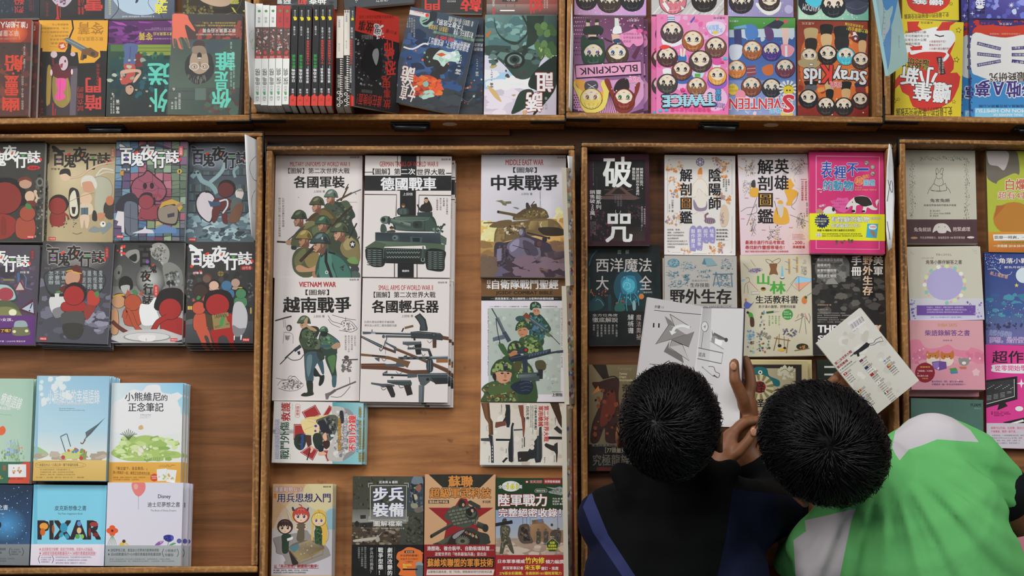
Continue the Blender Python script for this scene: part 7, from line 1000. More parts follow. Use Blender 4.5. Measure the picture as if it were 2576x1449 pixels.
for i in range(20):t=i*.314;A.l('6a6a5a',14,[(580+34*math.cos(t),990+26*math.sin(t)),(580+100*math.cos(t),990+78*math.sin(t))])
A.e('2c2c26',580,990,34,26)
A.r('8a2024',30,1038,1060,1500);A.T('e8dcd8','滑膛砲、複合裝甲、自動裝填裝置…',80,1062,1015,1124,.025);A.T('e0d4d0','凌駕世界的「地表最強兵器」皆出自',190,1146,910,1198,.015);A.p('221a14','75 1215 1030 1215 1025 1365 75 1365');A.T('d88c3c','蘇維埃聯盟的軍事技術',85,1236,1008,1352,.045);A.p('d8ccc4','80 1390 1030 1390 1010 1470 70 1470');A.T('3a2a24','以蘇聯兵器為首，從「科技」觀點解說現代的陸地兵器',92,1404,995,1440,.01)
book((1069.5,1199,1246.5,1199,1245,1466,1065.5,1466),.009,'c49a74',A,'tan and red book with a big red star behind a tank',under=((.0006,.001,0),),spine='L',spine_col='8a2024',group=GM,copy_label='tan and red star book')
A=Art(*C12,rng=121);A.r('1f3a20',80,100,1100,570);A.g(80,556,1100,960,'7c98c0','a0a8b0','94a8c4','b0a89c');A.g(80,950,1100,1200,'a89480','9a7c6a','a08c7c','94786a');A.sp('b09c8c 9a8478 c0b0a0',40,90,960,1080,1180,16,60,2.4);A.e('d8d8d4',310,222,130,74);A.inside('b8bcb4 f0f0ec',20,'190 220 260 160 380 160 430 230 340 280',10,30);A.T('e8d83c','161',258,190,400,258,.06,0,False,'2a3a20',.03);A.T('f0f0ec','全球',135,206,240,254,.04,0,False,'2a3a20',.03);A.T('f0f0ec','國',415,206,464,254,.04,0,False,'2a3a20',.03);A.p('a02428','510 145 560 140 560 176 510 176');A.e('f0e8e4',535,160,13);A.T('a83030','寫真滿載',576,138,750,178,.03,0,False,'e0d0c8',.02);A.r('98242a',770,116,1018,190);A.T('f0e8e4','世界陸軍圖鑑',784,138,1004,174,.02);A.c('c8ccc4',4,'660 262 800 262 815 285 800 305 660 305 648 285 660 262');A.T('d8dcd4','暢銷好評版',668,274,796,296,.01)
A.p('8a9a98','800 230 930 245 1000 225 1050 250 1055 320 1020 350 860 320 830 300 920 270');A.inside('5a6a60 a8b0a8 7a6a5a',30,'850 290 930 250 1040 250 1040 330 880 320',6,16);A.T('f0ece8','陸軍戰力',135,335,812,500,.05,0,False,'8a2024',.04);A.T('f0ece8','完整絕密收錄！',135,534,1010,656,.04,0,False,'8a2024',.04);A.lines('d8dcd4','竹內 修 著|許嘉祥   譯|宋玉寧 審定',895,384,1056,486,.015,gap=.35)
A.s('8a6a4c','590 760 770 740 880 830 1000 840 1090 860 1090 1000 930 1010 700 1000 580 980');A.q('a07c58 8a6848 6e5640 8a6c50','590 762 780 745 790 960 590 960');A.p('7a5c42','600 700 760 680 775 745 610 755');A.p('5a5444','620 705 660 700 660 735 625 740');A.p('5c7090','690 690 750 690 750 730 695 735');A.e('4a4038',940,900,80,70);A.s('55483e','410 860 440 770 560 760 580 900 620 1010 500 1030 440 1000 410 930');A.inside('3a322c 6a5c50 2a2420',50,'420 860 460 780 570 790 580 900 610 1000 480 1010',10,34);A.l('4a4038',4,'475 660 478 780');A.l('4a4038',3,'580 670 580 770');A.l('4a4038',3,'965 650 968 820');A.l('4a4038',3,'530 660 530 760');A.e('3a342c',885,765,16,20)
for x,y,s in((695,840,.9),(800,840,.95),(975,830,1)):A.e('55524a',x,y-8,18*s,17*s);A.s('4a463c',[(x-30*s,y+20),(x+34*s,y+20),(x+40*s,y+90),(x+26*s,y+200*s),(x-34*s,y+205*s),(x-26*s,y+100)]);A.inside('6a665a 34322a',14,[(x-26,y+24),(x+30,y+24),(x+24,y+180),(x-26,y+180)],6,13)
A.s('4c4838','160 800 190 770 280 780 300 840 280 920 300 960 350 1140 340 1170 300 1130 240 1040 190 1180 150 1180 170 1000 160 900');A.inside('6a6450 38342a 7a7460',50,'165 800 280 785 285 920 330 1120 240 1030 180 1150 165 950',8,22);A.s('3a3a30','185 720 200 680 240 675 250 720 220 740');A.l('22241e',44,'85 765 330 722');A.e('1c1e1a',310,725,16,26);A.p('a89480','150 1180 190 1175 185 1205 155 1208');A.p('a89480','320 1180 400 1200 395 1212 320 1205');A.p('2c4420','893 950 985 1030 950 1140 838 1140 803 1030');A.l('d8dcd0',3,'893 950 985 1030 950 1140 838 1140 803 1030 893 950');A.l('8a9a7a',2,'893 950 893 1060 838 1140');A.l('8a9a7a',2,'893 1060 950 1140');A.T('e0d838','全新',855,1000,930,1036,.03);A.T('e0d838','雷達圖表',836,1046,950,1076,.02);A.T('e0d838','解析陸軍戰力',808,1088,978,1116,.02)
for t,x,y in(('戰鬥力',865,925),('機動力',1000,1020),('火箭力',735,1016),('訓練・素質',735,1150),('支援力',955,1150)):A.T('e4e4e0',t,x,y,x+56,y+20,0)
A.r('98282a',80,1190,1100,1500);A.T('f0e8e4','日本軍事權威',126,1252,506,1306,.03);A.T('e0d83c','竹內修',512,1222,782,1310,.03);A.T('f0e8e4','傾力編撰',798,1256,1052,1312,.03);A.T('f0e8e4','資深軍事記者',192,1350,484,1396,.02);A.T('e0d83c','宋玉寧',505,1332,722,1398,.03);A.T('f0e8e4','審訂・推薦',736,1354,978,1402,.02);A.T('e0d83c','276張全彩圖鑑，全面剖析161國陸軍戰力',148,1424,1020,1470,.02)
book((1247.5,1208.5,1426.5,1209,1423.5,1466,1245.5,1466),.0085,'1f3a20',A,'green and red army guide with desert vehicle and soldiers',under=((-.0012,.0004,0),),spine='L',spine_col='1f3a20',group=GM,copy_label='green and red army guide')
def edge_book(x0a,x0b,x1a,x1b,y0,y1,ztop,zl,base,art,label):
 return tilted_book((x0a,y0,x1a,y0,x1b,y1,x0b,y1),[ztop,zl,zl,ztop],.008,base,art,label,group='comics standing on edge',mat=M_FILM)
def edge_art(y0,y1,n):
 A=Art(0,0,1,rng=n);A.q('b8a88c 8a8a94 6a4a54 c0b8a8',[(1424,y0),(1456,y0),(1458,y1),(1424,y1)]);A.sp('d8d0c0 c87a3c 7a3c44 4a6a9c 86a874 e0d8d0',90,1428,y0,1456,y1,3,8,.6)
 if n==1:A.l('b8742c',10,'1446 510 1448 700');A.e('b8742c',1446,532,5,24);A.l('2c4a8c',9,'1447 560 1449 690')
 if n==2:A.l('b8742c',8,[(1447,y0+10),(1449,y1-10)]);A.l('2c4a8c',6,[(1448,y0+40),(1450,y1-40)])
 if n==3:A.l('8a2434',6,[(1441,y0+6),(1442,y1)]);A.l('b06a2c',8,[(1450,y0),(1452,y1)])
 return A
leaf([(1428,392,TABLE+.1,1441,394,TABLE+.06),(1430,420,TABLE+.1,1441,420,TABLE+.06),(1430,445,TABLE+.1,1442,455,TABLE+.06)],'small white slip with a green mark standing at the corner of the second near tray',[('3f9a4c','30 60 60 50 80 70'),('3f9a4c','35 70 65 62 85 80')])
for i,(y0,y1,lb)in enumerate([(426,716,'plastic-wrapped comic standing on edge beside the sand tank book'),(722,1016,'plastic-wrapped comic standing on edge beside the camouflaged soldiers book'),(1022,1450,'plastic-wrapped comic standing on edge beside the sideways firearms book')]):
 dx=(0,1,2)[i]
 edge_book(1429.5-dx,1429-dx,1441+dx,1442+dx,y0,y1,TABLE+.115,TABLE+RIM+.012,'b4ac9c',edge_art(y0,y1,i+1),lb)
# ------------------------------------------------------------------ near tray, third: illustrated guides in front of the boys
R1=(1450,350,4.996);R2=(1660,370,5.175);R3=(1840,370,5.176);R4=(2020,350,4.83);R5=(1450,600,4.392);R6=(1650,620,4.998);R7=(2030,620,3.37)
GR='illustrated guides in the third near tray'
A=Art(*R1,rng=130);A.r('34141f',120,170,930,1360);A.r('151313',190,260,855,1280);A.sp('4a2430 5a2a3a 2a1620',60,200,860,440,1270,8,26);A.sp('4a3034 3a2226',40,600,840,800,1000,6,18);A.g(400,1090,855,1280,'1c1716','332620','1c1716','3a2c26');A.p('5a4038','340 705 420 650 510 570 530 570 640 660 715 710');A.p('241a18','430 690 520 600 620 690');A.p('5a4240','300 715 720 710 800 740 720 765 300 755');A.l('6a5450',5,'345 635 420 640');A.l('6a5450',5,'620 650 705 630');A.r('2c2226',240,460,256,640);A.c('b8b4b0',6,'485 890 490 930 530 940 550 900')
A.T('dcdad6','破',332,225,682,605,.035);A.T('dcdad6','咒',365,940,692,1295,.035);A.lines('d0ccc8','破解無形詛咒，|讓好運回到你身邊的|靈能指南',692,360,832,705,.01,0,True,.2);A.lines('dcd8d4','靈能系列|銷售破20萬！',160,640,305,1010,.015,0,True,.15);A.lines('b8a8b0','「最近總覺得怪怪的，|我該不會是被詛咒了吧？」',805,845,862,1150,0,0,True);A.lines('8a8080','房間・頭痛・惡夢・|總覺得不太對勁|輕鬆清潔身心的方法',168,1035,235,1220,0,0,True);A.lines('7a7274','真正可怕的事|其實不是鬼怪|而是人心',470,705,565,845,0,0,True);A.T('8a8484','Cyu Kobayashi 著',198,280,212,585,0,90)
book((1476,389.5,1632,386,1633,617,1477,616),.013,'34141f',A,'dark purple book with two large white torn characters',under=((.0002,-.0025,0),),group=GR,copy_label='dark purple book')
A=Art(*R2,rng=131);A.r('d4cfca',40,90,1010,1420)
for t in('100 210 100 860','158 155 465 158','580 158 790 160','800 162 880 165','940 215 940 620','940 900 940 1330','155 1370 270 1370','430 1388 610 1388'):A.l('6a6678',3,t)
for x,y in((125,172),(922,180),(120,1352),(922,1362)):A.e('b0a8b4',x,y,18);A.e('d4cfca',x+(8 if x<500 else-8),y+(8 if y<700 else-8),16)
A.e('3a3670',524,195,54);A.e('d4cfca',524,195,46)
for i in range(6):A.l('3a3670',6,[(524+44*math.cos(i*1.047),195+44*math.sin(i*1.047)),(524+44*math.cos(i*1.047+2.09),195+44*math.sin(i*1.047+2.09))])
A.s('dcd4c8','490 420 450 440 420 540 410 640 450 660 480 600 590 600 620 650 640 600 610 470 560 420');A.c('c89468',4,'490 420 430 500 410 640 470 640 500 540 560 590 630 640 620 510 560 420 490 420');A.c('c89468',3,'480 620 470 760');A.c('c89468',3,'570 620 590 760');A.s('8a7a90','440 680 440 780 480 830 580 830 615 790 612 700 590 780 500 780');A.s('d8d0c4','470 600 575 600 590 770 490 775');A.s('d0823a','495 360 500 300 535 262 550 300 548 358');A.s('dcc0a8','492 360 548 360 545 405 520 425 498 405');A.l('c89468',3,'430 880 500 840 560 850 590 885')
for x,y,w,h,c in[(150,270,60,50,0),(270,240,40,60,1),(745,190,60,60,2),(850,230,50,50,0),(800,290,90,40,2),(150,440,70,60,1),(180,600,60,60,2),(240,510,60,60,0),(330,600,30,60,1),(135,940,60,60,2),(230,920,40,90,1),(340,1355,60,40,1),(690,1330,50,60,0),(800,1310,34,66,2),(740,690,40,60,1),(810,640,30,40,2),(890,690,30,50,0),(830,380,40,20,0)]:
 A.sp(['d08440 dcb080 c07840','c89870 b08c84 e0c8a8','8a7a94 a8907c c88c54'][c],15,x-w,y-h,x+w,y+h,7,22);A.c('b07a4c',2,[(x-w*.6,y+h),(x,y-h*.3),(x+w*.6,y+h)])
A.s('ccb49c','800 780 830 745 870 770 895 860 890 960 860 1030 800 1030 780 900');A.sp('8a7c8c',30,785,860,830,1000,5,10);A.s('8a7484','575 960 620 920 700 930 720 980 640 1000');A.c('7a5a64',22,'600 940 590 890 630 860');
for i in range(5):A.l('4a3440',6,[(600+i*26,930),(595+i*26,990)])
for x0,x1,y1 in((390,470,1350),(475,550,1340),(560,635,1250),(640,715,1250)):A.s('8d86b8',[(x0,1060),(x1,1050),(x1,y1-20),((x0+x1)/2,y1),(x0,y1-30)])
A.T('dcd8e0','製作曆法',405,1068,458,1310,.015,0,True);A.T('dcd8e0','觀測星象、',486,1068,540,1340,.015,0,True);A.T('dcd8e0','詛咒、',568,1068,622,1230,.015,0,True);A.T('dcd8e0','祛鬼、',648,1068,702,1230,.015,0,True);A.r('d88c3c',272,664,408,806);A.T('1c1a1c','解剖圖鑑',262,285,418,992,.03,0,True);A.T('1c1a1c','陰陽師',640,285,795,812,.03,0,True);A.lines('3a3636','在幕後|支撐著日本的|異能者們',818,415,908,580,.01,0,True);A.T('3a3636','川合章子 著',150,685,178,845,.01,0,True);A.T('5a5656','吳詩婷 譯',116,742,132,842,0,0,True);A.lines('3a3636','在影劇、動漫、|遊戲、小說等創作中|無所不能的陰陽師，|在此揭曉他們|隱沒於近代化浪潮之下、|於歷史長河中熠熠發光的|真實面貌',97,1064,362,1312,0,gap=.7);A.lines('2a2828','安倍晴明、|賀茂保憲、|蘆屋道滿、|安倍泰親……',732,1066,896,1216,.015,gap=.75)
book((1672,390,1851,392,1849,642,1671,641),.013,'d4cfca',A,'white Japanese sorcerers picture guide in orange and lilac',group=GR,spine_col='8d86b8')
A=Art(*R3,rng=132);A.q('d6d2d2 d6d2d2 d8b8b4 d8bcc4','70 80 1020 70 1050 1400 110 1420');yl,ln='d8a23c','55504c'
def fig(x,y,w,h,k=9):
 A.sp('5a544c 8a8478 '+yl,k*2,x,y,x+w,y+h,5,13)
 for i in range(k):A.c(ln,2.5,[(x+A.R.uniform(0,w),y+A.R.uniform(0,h))for _ in range(3)])
for b in((180,160,130,230),(140,430,190,210),(770,140,180,230),(240,870,90,290),(470,1020,200,190),(830,860,130,200)):fig(*b)
A.s(yl,'690 560 760 540 850 570 860 620 800 700 780 755 710 750 730 680');A.s(yl,'700 460 800 400 830 470 760 560 710 550');A.s('d8ccc4','770 360 800 330 825 360 810 400 840 480 900 540 850 530 790 450 770 400');A.c(ln,4,'870 590 840 700 780 770 830 815');A.s(yl,'556 850 600 780 690 780 735 840 740 990 556 990');A.s('c8c0b8','600 760 640 725 675 760 670 880 640 920 610 860');A.s(yl,'605 735 610 700 640 690 665 705 668 738');A.l(ln,6,'560 700 610 900');A.e(yl,605,900,24);A.e(yl,705,890,22);A.s('3a3a36','255 490 270 440 305 430 312 520 265 520');A.s(yl,'245 550 340 530 350 640 250 640');A.l(ln,5,'200 1020 330 660');A.c(ln,4,'120 840 200 790 300 780 320 740 325 850 200 880');A.l(yl,8,'90 245 150 290');A.l(ln,4,'760 880 1010 975')
A.r(yl,366,610,528,776);A.T('1f1c1e','解剖圖鑑',342,160,545,990,.03,0,True);A.T('1f1c1e','英雄',560,155,745,555,.03,0,True);A.lines('b8403c','探究那些在世界各地|代代流傳的英雄事蹟',908,440,985,695,.015,0,True);A.l('b8403c',6,'900 420 980 420');A.T('5a5050','監修 祝田秀全',972,720,994,905,0,0,True);A.lines('b8403c','最適合進行作品考察或|尋找創作靈感等場合！',180,1215,688,1330,.02,gap=.3);A.T('b8403c','徹底了解歷史留名的英雄們那令人驚嘆的人生旅程與逸聞',180,1346,740,1370,.01);A.T('b8403c','200',826,1222,920,1262,.03);A.T('b8403c','英雄登場',798,1282,955,1318,.03);A.lines('c87870','古代神話英雄、|中世的戰國武將、|改變世界的偉人|到近代世界的英傑',790,1130,960,1202,0);A.T('b8403c','約',796,1246,816,1266);A.T('b8403c','名',932,1246,952,1266)
for i in range(40):A.e('c89890',875+138*math.cos(i*.157),1225+132*math.sin(i*.157),2.5,n=6)
for x,y in((130,150),(940,212),(668,342),(574,662),(170,655),(122,926),(395,1072),(748,1040)):A.T('c04a44','英雄名',x,y,x+50,y+14)
book((1856,390,2033.5,386,2037.5,639,1863,643),.012,'d6d2d2',A,'white heroes picture guide in mustard and black',group=GR,spine_col='b8403c')
A=Art(*R4,rng=133);A.r('c8326e',80,135,1010,1390);A.l('e088ac',12,'160 195 928 205 925 1330 160 1320 160 195');A.T('2c4aa0','表',222,262,352,465,.04,0,False,'e8dce4',.03);A.T('2c4aa0','裡',372,315,522,470,.04,0,False,'e8dce4',.03);A.T('2c4aa0','不',535,285,668,440,.04,0,False,'e8dce4',.03);A.T('2c4aa0','一',662,345,795,372,.04,0,False,'e8dce4',.02);A.T('2c84a8','的動物',250,492,610,615,.045,0,False,'e8dce4',.03);A.T('3c90b0','圖鑑',735,482,875,558,.03,0,False,'e8dce4',.03);A.e('e8a848',680,498,55);A.e('c8326e',680,498,47);A.T('e8a848','超',642,464,718,530,.03);A.T('e8a848','爆肉！',722,420,805,470,.02,-15);A.lines('e8b070','沼笠航 著|柴田佳秀 生物監修  張東君 譯',628,570,892,616,0)
for x,y in((772,280),(845,330),(845,410)):A.e('2a2420',x,y,30);A.e('9a8c80',x,y,27);A.sp('4a3c34 c8bcb0',8,x-14,y-14,x+14,y+14,4,8)
A.sp('d860a0',1,330,700,340,705,3);A.p('d85a98','330 740 400 730 420 700 480 712 540 700 560 740 590 790 560 850 500 890 440 870 390 850 330 830 360 790');A.lines('a03064','小食蟻獸兔子|看小，遇到危險|會站起來|反擊！',355,735,532,868,0);A.s('d8d0cc','515 835 560 750 640 690 740 680 820 720 850 800 900 830 880 750 920 725 900 800 900 850 840 850 780 820 760 880 720 875 730 800 650 800 640 880 600 880 600 800');A.s('26221f','625 700 700 684 790 700 840 780 800 800 740 810 660 770 640 760');A.p('26221f','515 835 530 810 545 835 530 842');A.e('26221f',600,757,7);A.e('26221f',612,866,24,16);A.e('26221f',735,868,22,13)
A.s('d8d4d0','240 870 280 820 340 810 390 860 390 895 250 895');A.s('b08c60','160 860 190 835 230 850 250 890 170 890');A.e('26221f',370,845,18,26);A.sp('d0c8c4',10,180,570,265,640,6,14);A.T('f0d8e4','嗚啊！',195,785,270,815,.02,-12);A.sp('5a4c40 6a5c4c',12,390,1215,660,1265,8,20)
B=Art(*R4,rng=134);B.r('d8d820',60,880,1010,1230);star(B,'242a54',232,985,96,18,.78);B.lines('f0e8a0','日本 Amazon|樂天排行榜|第一名！',160,945,304,1032,.02);B.T('f0eed8','有怪癖的動物',342,930,805,1000,.04,0,False,'3a3a28',.03);B.T('f0eed8','作者最新力作！',335,1015,690,1068,.035,0,False,'3a3a28',.03);B.T('f0eed8','超妙的！',820,940,945,970,.02,0,False,'3a3a28',.03);B.T('3a3a20','揭露 98 種動物又萌又幽默的生存奇招！',172,1086,632,1112,.02);B.lines('4a4a28','林思民 超有梗的動物學家  范欽慧 自然作家  張文亮 臺大教授|顏聖紘 中山大學生物系副教授  怪奇事物所所長  圖文創作者推薦',230,1134,722,1176,0);B.e('f0ece0',188,1155,32,26);B.T('8a2a4a','熱情',164,1136,212,1152);B.T('8a2a4a','推薦',164,1158,212,1174);B.p('3aa0c8','782 1018 912 1022 895 1194 765 1186');B.s('f0ecec','800 1050 830 1030 880 1036 895 1065 870 1090 810 1082');B.T('c83040','怪癖動物',812,1046,884,1070,.02);B.s('8a7a64','812 1110 850 1098 880 1140 870 1185 830 1150')
book((2037.5,380,2224,380,2225,636.5,2037.5,635),.016,'c8326e',A,'hot pink animal book with a yellow paper band',band=(536,603,'d8d820',B),under=((.0055,-.0002,0),),group=GR,copy_label='hot pink animal book')
leaf([(2237,362,TABLE+.13,2242,372,TABLE+.06),(2231,420,TABLE+.11,2247,420,TABLE+.1),(2228,500,TABLE+.1,2250,500,TABLE+.1),(2229,580,TABLE+.1,2247,575,TABLE+.1),(2234,632,TABLE+.1,2243,622,TABLE+.1)],'white curling page with pen scribbles beside the hot pink animal book',[('2c2c2c','35 20 45 70 40 85 36 60 52 15'),('2c2c2c','68 15 78 40 88 55'),('2c2c2c','14 40 18 60 16 75')])
A=Art(*R5,rng=135);A.g(110,60,940,820,'111414','142428','101314','1c2a2a');A.e('1f4a58',580,540,170,200);A.s('2c7088','490 520 500 440 560 410 640 420 670 520 650 600 520 610');A.s('48a0b4','510 540 520 470 580 440 640 480 640 560 580 600');A.c('8ad0d8',5,'520 540 540 490 590 500 590 550 550 560');A.sp('3c8ca0 70c0cc',30,480,420,690,700,4,12,.6)
for t in('490 600 470 680 430 800','560 610 550 700 560 800','640 600 680 660 690 740','600 600 600 680 620 720'):A.c('3f98a8',7,t)
A.sp('8a4a28 6a3a24 a8683c',30,140,560,340,640,5,14,.6);A.sp('8a5030',10,380,640,640,720,6,14);A.c('24505a',12,'140 300 170 200 230 130');A.r('1d3a40',135,430,150,800);A.r('1d3a40',350,620,385,800);A.s('1f3c40','135 720 200 650 260 650 310 720 300 760 240 790 150 800');A.c('5a9098',5,'215 690 230 670 270 690 300 740');A.e('b8743c',718,640,30);A.s('7a9ca0','620 700 650 690 655 780 625 790');A.s('2a5a54','430 740 490 700 540 760 520 800 430 800')
A.T('b8b0ac','西洋魔法',218,218,830,370,.015);A.T('b8b0ac','大',218,415,355,568,.015);A.T('b8b0ac','全',698,412,830,565,.015);A.T('7a8a84','圖　解',456,126,582,172);A.T('b0aca8','健部伸明',740,584,836,606);A.r('121414',110,805,940,1200);A.T('b8b4b0','全方位角度',176,832,456,862);A.T('b0a8a0','徹底解說',176,872,458,926,.015);A.lines('c0bcb8','解析書|',565,838,632,1050,.0,0,True);A.T('a89088','魔法奧祕',660,840,716,1118,0,0,True);A.T('b8b8b4','解析書',566,838,632,1048,0,0,True);A.lines('a8a4a0','黑／白魔法|儀式魔法|自然魔法|召喚魔法|德魯伊魔法|西洋占星術|鍊金術……',182,950,455,1085,0,0,True,.8)
book((1478.5,620.5,1661,614,1664,869,1480.5,869),.012,'141717',A,'black magic encyclopedia with a glowing blue cloud',group=GR)
A=Art(*R6,rng=136);A.r('a8a49e',90,110,1030,1360);A.T('1c1a1a','野外生存',180,538,945,720,.05);A.T('2c2a2a','生存技能',432,460,672,512,.02);A.T('5a5652','掌握自然中的',452,418,655,444);A.T('3a3838','OUTDOOR SURVIVAL HANDBOOK',180,745,955,768,.0);A.l('3a3838',3,'180 735 955 735');A.l('3a3838',3,'180 778 955 778');bl='3f6a80'
def ink(x,y,w,h,n=14):
 A.sp('4a7a90 5c889c 35586c 8aa0a4',n*2,x,y,x+w,y+h,4,11)
 for i in range(n):px,py=A.R.uniform(x,x+w),A.R.uniform(y,y+h);A.c(bl,2.5,[(px,py),(px+A.R.uniform(-30,30),py+A.R.uniform(-20,20)),(px+A.R.uniform(-50,50),py+A.R.uniform(-30,30))])
A.e('5c8494',222,210,78,56);A.e('86a0a4',222,205,60,40);
for b in((155,170,130,80),(340,200,160,110),(825,165,140,120),(150,310,130,90),(520,300,160,90),(150,430,250,80),(720,450,240,50),(350,350,60,80),(800,360,100,70)):ink(*b)
A.p('4a7488','580 220 610 145 640 225');A.p('7a98a0','610 145 700 150 770 235 640 250');A.l(bl,9,'715 348 970 345');A.l(bl,8,'755 320 720 500');A.l(bl,8,'755 320 790 480');A.l(bl,8,'945 330 960 510');A.l(bl,5,'820 345 820 400');A.l(bl,5,'870 345 870 390')
book((1672.5,643.5,1853,644,1856,885,1672,885),.012,'a8a49e',A,'grey outdoor survival handbook with blue ink sketches',under=((.0012,-.0005,0),(-.0012,0,0)),group=GR,copy_label='grey outdoor survival handbook')
A=Art(*R6,rng=137);A.r('c4bca4',1030,90,2040,1420);A.T('4a9c3c','山',1278,345,1422,478,.07);A.T('4a9c3c','林',1436,440,1625,595,.06);A.T('1f1d1a','生活教科書',1255,620,1788,716,.035);A.T('2c2a24','男子漢の露營、野營的技藝',1290,738,1756,776,.02);A.lines('4a8c3c','適用於入門，|裝備輕量、|跨向一場|現代風露營',1415,870,1560,1025,.01,0,True,.9);A.e('3f8c3c',1655,855,68);A.lines('e0e8d4','Satoru|Suzuki 著',1608,812,1700,858,.01);A.T('e0e8d4','蔡弘益 譯',1610,880,1700,900)
A.s('7a5634','1425 220 1470 215 1525 218 1515 290 1535 355 1480 345 1425 358 1440 290');A.c('6a4a30',5,'1425 220 1390 190 1385 160 1440 175 1480 210');A.c('6a4a30',5,'1525 218 1565 180 1550 150 1490 175 1450 200');A.e('8a7c94',1250,300,90,26,-8);A.sp('5c5468 a8a0b0',26,1170,280,1330,330,4,10,2);A.c('6a645a',4,'1100 215 1140 260 1170 290');A.c('6a645a',4,'1190 165 1220 210 1250 250');A.p('6ab4d0','1582 245 1592 245 1604 380 1572 380');A.e('5a5a54',1588,395,30,18);A.e('d8d4c8',1588,388,24,10)
for x,y in((1672,205),(1772,180),(1675,300),(1772,285)):A.r('b8924c',x-10,y-50,x+14,y+44);A.l('5a7ab0',6,[(x-50,y-18),(x+12,y)]);A.l('5a7ab0',6,[(x-10,y+12),(x+14,y+18)])
A.p('8cc0dc','1780 375 1975 410 1960 440 1740 465');A.p('dc9c7c','1740 465 1955 440 1800 560');A.l('5a6a7c',7,'1795 380 1800 560');A.l('6a5a4c',3,'1780 375 1640 575');A.l('6a5a4c',3,'1780 375 1975 410 1800 565 1690 470 1780 375');A.l('c84038',4,'1175 440 1285 555');A.p('c8c0b0','1200 570 1300 565 1300 600 1200 605');A.l('6a645a',3,'1200 570 1300 565 1300 600 1200 605 1200 570');A.c('6a645a',4,'1130 400 1165 390 1175 440 1120 480 1110 590');A.c('6a645a',4,'1150 480 1160 590');A.e('8cb0c8',1095,425,24,14,-20);A.e('a07c30',1350,535,34,24);A.e('3a2c1c',1350,528,26,14);A.s('c8763c','1840 650 1880 620 1900 690 1870 725 1835 700');A.l('8a8a84',10,'1900 620 1960 580');A.e('3a5a34',1885,640,18);A.s('5a62a8','1105 740 1130 690 1200 720 1240 680 1180 770 1130 780');A.r('c06a30',1118,655,1142,690)
A.s('4a9438','1160 830 1210 840 1225 900 1180 900');A.s('4a3424','1185 895 1230 900 1235 1000 1190 1000');A.e('201c1c',1155,830,16);A.p('3a5a30','1385 820 1480 808 1480 835 1390 845');A.p('a8a8a0','1480 808 1560 815 1480 835')
for b in((1310,810,60,360,'a8a49c 6a90ac 5a544c'),(1590,1040,180,90,'6a6478 8a8494 4a4658'),(1270,1080,170,80,'6a6460 8a8478'),(1150,1060,80,110,'8ab4d0 6a8ca8'),(1150,1190,280,140,'5a9448 6a6a94 a85a3c 8ab0c4 5a4434'),(1830,170,60,180,'8a8074 b0a898')):A.sp(b[4],34,b[0],b[1],b[0]+b[2],b[1]+b[3],6,18)
A.c('5a5650',4,'1745 940 1830 900 1870 880 1930 960');A.c('5a5650',4,'1840 880 1820 1000 1800 1090');A.c('5a5650',4,'1870 900 1880 1000 1890 1100');A.e('8a8478',1838,858,20);A.c('c84a34',4,'1770 900 1800 850');A.c('c84a34',4,'1870 840 1905 915');A.c('7a7490',6,'1920 840 1940 900 1925 970');A.l('8a6438',10,'1485 1150 1690 1185');A.l('8a6438',10,'1525 1130 1480 1310');A.l('8a6438',10,'1665 1160 1640 1340');A.l('8a6438',8,'1550 1100 1545 1230');A.l('5a4a38',5,'1612 1130 1615 1260');A.e('26241f',1555,1248,24,20);A.e('26241f',1618,1278,18,16);A.s('d8a83c','1530 1300 1580 1280 1630 1300 1580 1320');A.e('2c3020',1840,1260,76,40);A.sp('a8703c',6,1790,1235,1890,1275,12,20);A.l('8a6438',10,'1740 1310 1930 1280')
book((1860,641,2040,640,2049,894,1872,897.5),.012,'c4bca4',A,'beige forest camping handbook with green characters',group=GR,spine_col='7a6a4a')
A=Art(*R7,rng=138);A.r('262422',50,50,700,930);A.sp('3c3a36 1d1c1a 4e4a46 5c5852',120,70,60,660,560,8,40,1.5);A.e('5a5854',240,180,150,140);A.sp('6a6864 7a7874 4a4844',40,120,80,350,300,10,34);A.r('1c1b1a',385,60,690,260);A.r('1c1b1a',478,250,592,430);A.p('8a8780','200 280 250 265 290 320 180 320');A.T('dcd6d0','美軍',588,82,668,245,.03,0,True);A.T('e0bc9c','野外生存',498,84,580,412,.05,0,True);A.T('dcd6d0','手冊',402,82,485,248,.05,0,True);A.lines('d4d0ca','集結美軍百年經驗|最權威的|美軍特種部隊|絕境求生祕技',110,100,328,262,.015,gap=.75)
for y,x in((132,326),(178,222),(222,274),(268,274)):A.l('b0aca4',2,[(112,y),(x,y)])
A.T('e4e0dc','THE US ARMY',118,668,650,730,.07);A.T('d8b08c','Y',612,668,650,730,.07);A.T('e4e0dc','SURVIVAL',118,755,560,800,.07);A.lines('a8a49c','從逃脫的準備到野外求生的每一項技能，|最經典、最完整的美軍訓練成果，超給軍警最實用，|野地探險或極限生還的愛好者|從叢林到極地，從海洋到沙漠，皆適用，|世紀二十一，十位出版、最有助益',112,560,420,646,0,gap=.7);A.T('c8a07c','美國國防部 著',112,490,230,502);A.T('a8a49c','艾佳利 譯',112,528,200,540)
book((2048,637.5,2233,637,2236,893,2052,894),.013,'262422',A,'black army survival manual with beige and white characters',group=GR,spine='L')
P2=(1450,880,2.546)
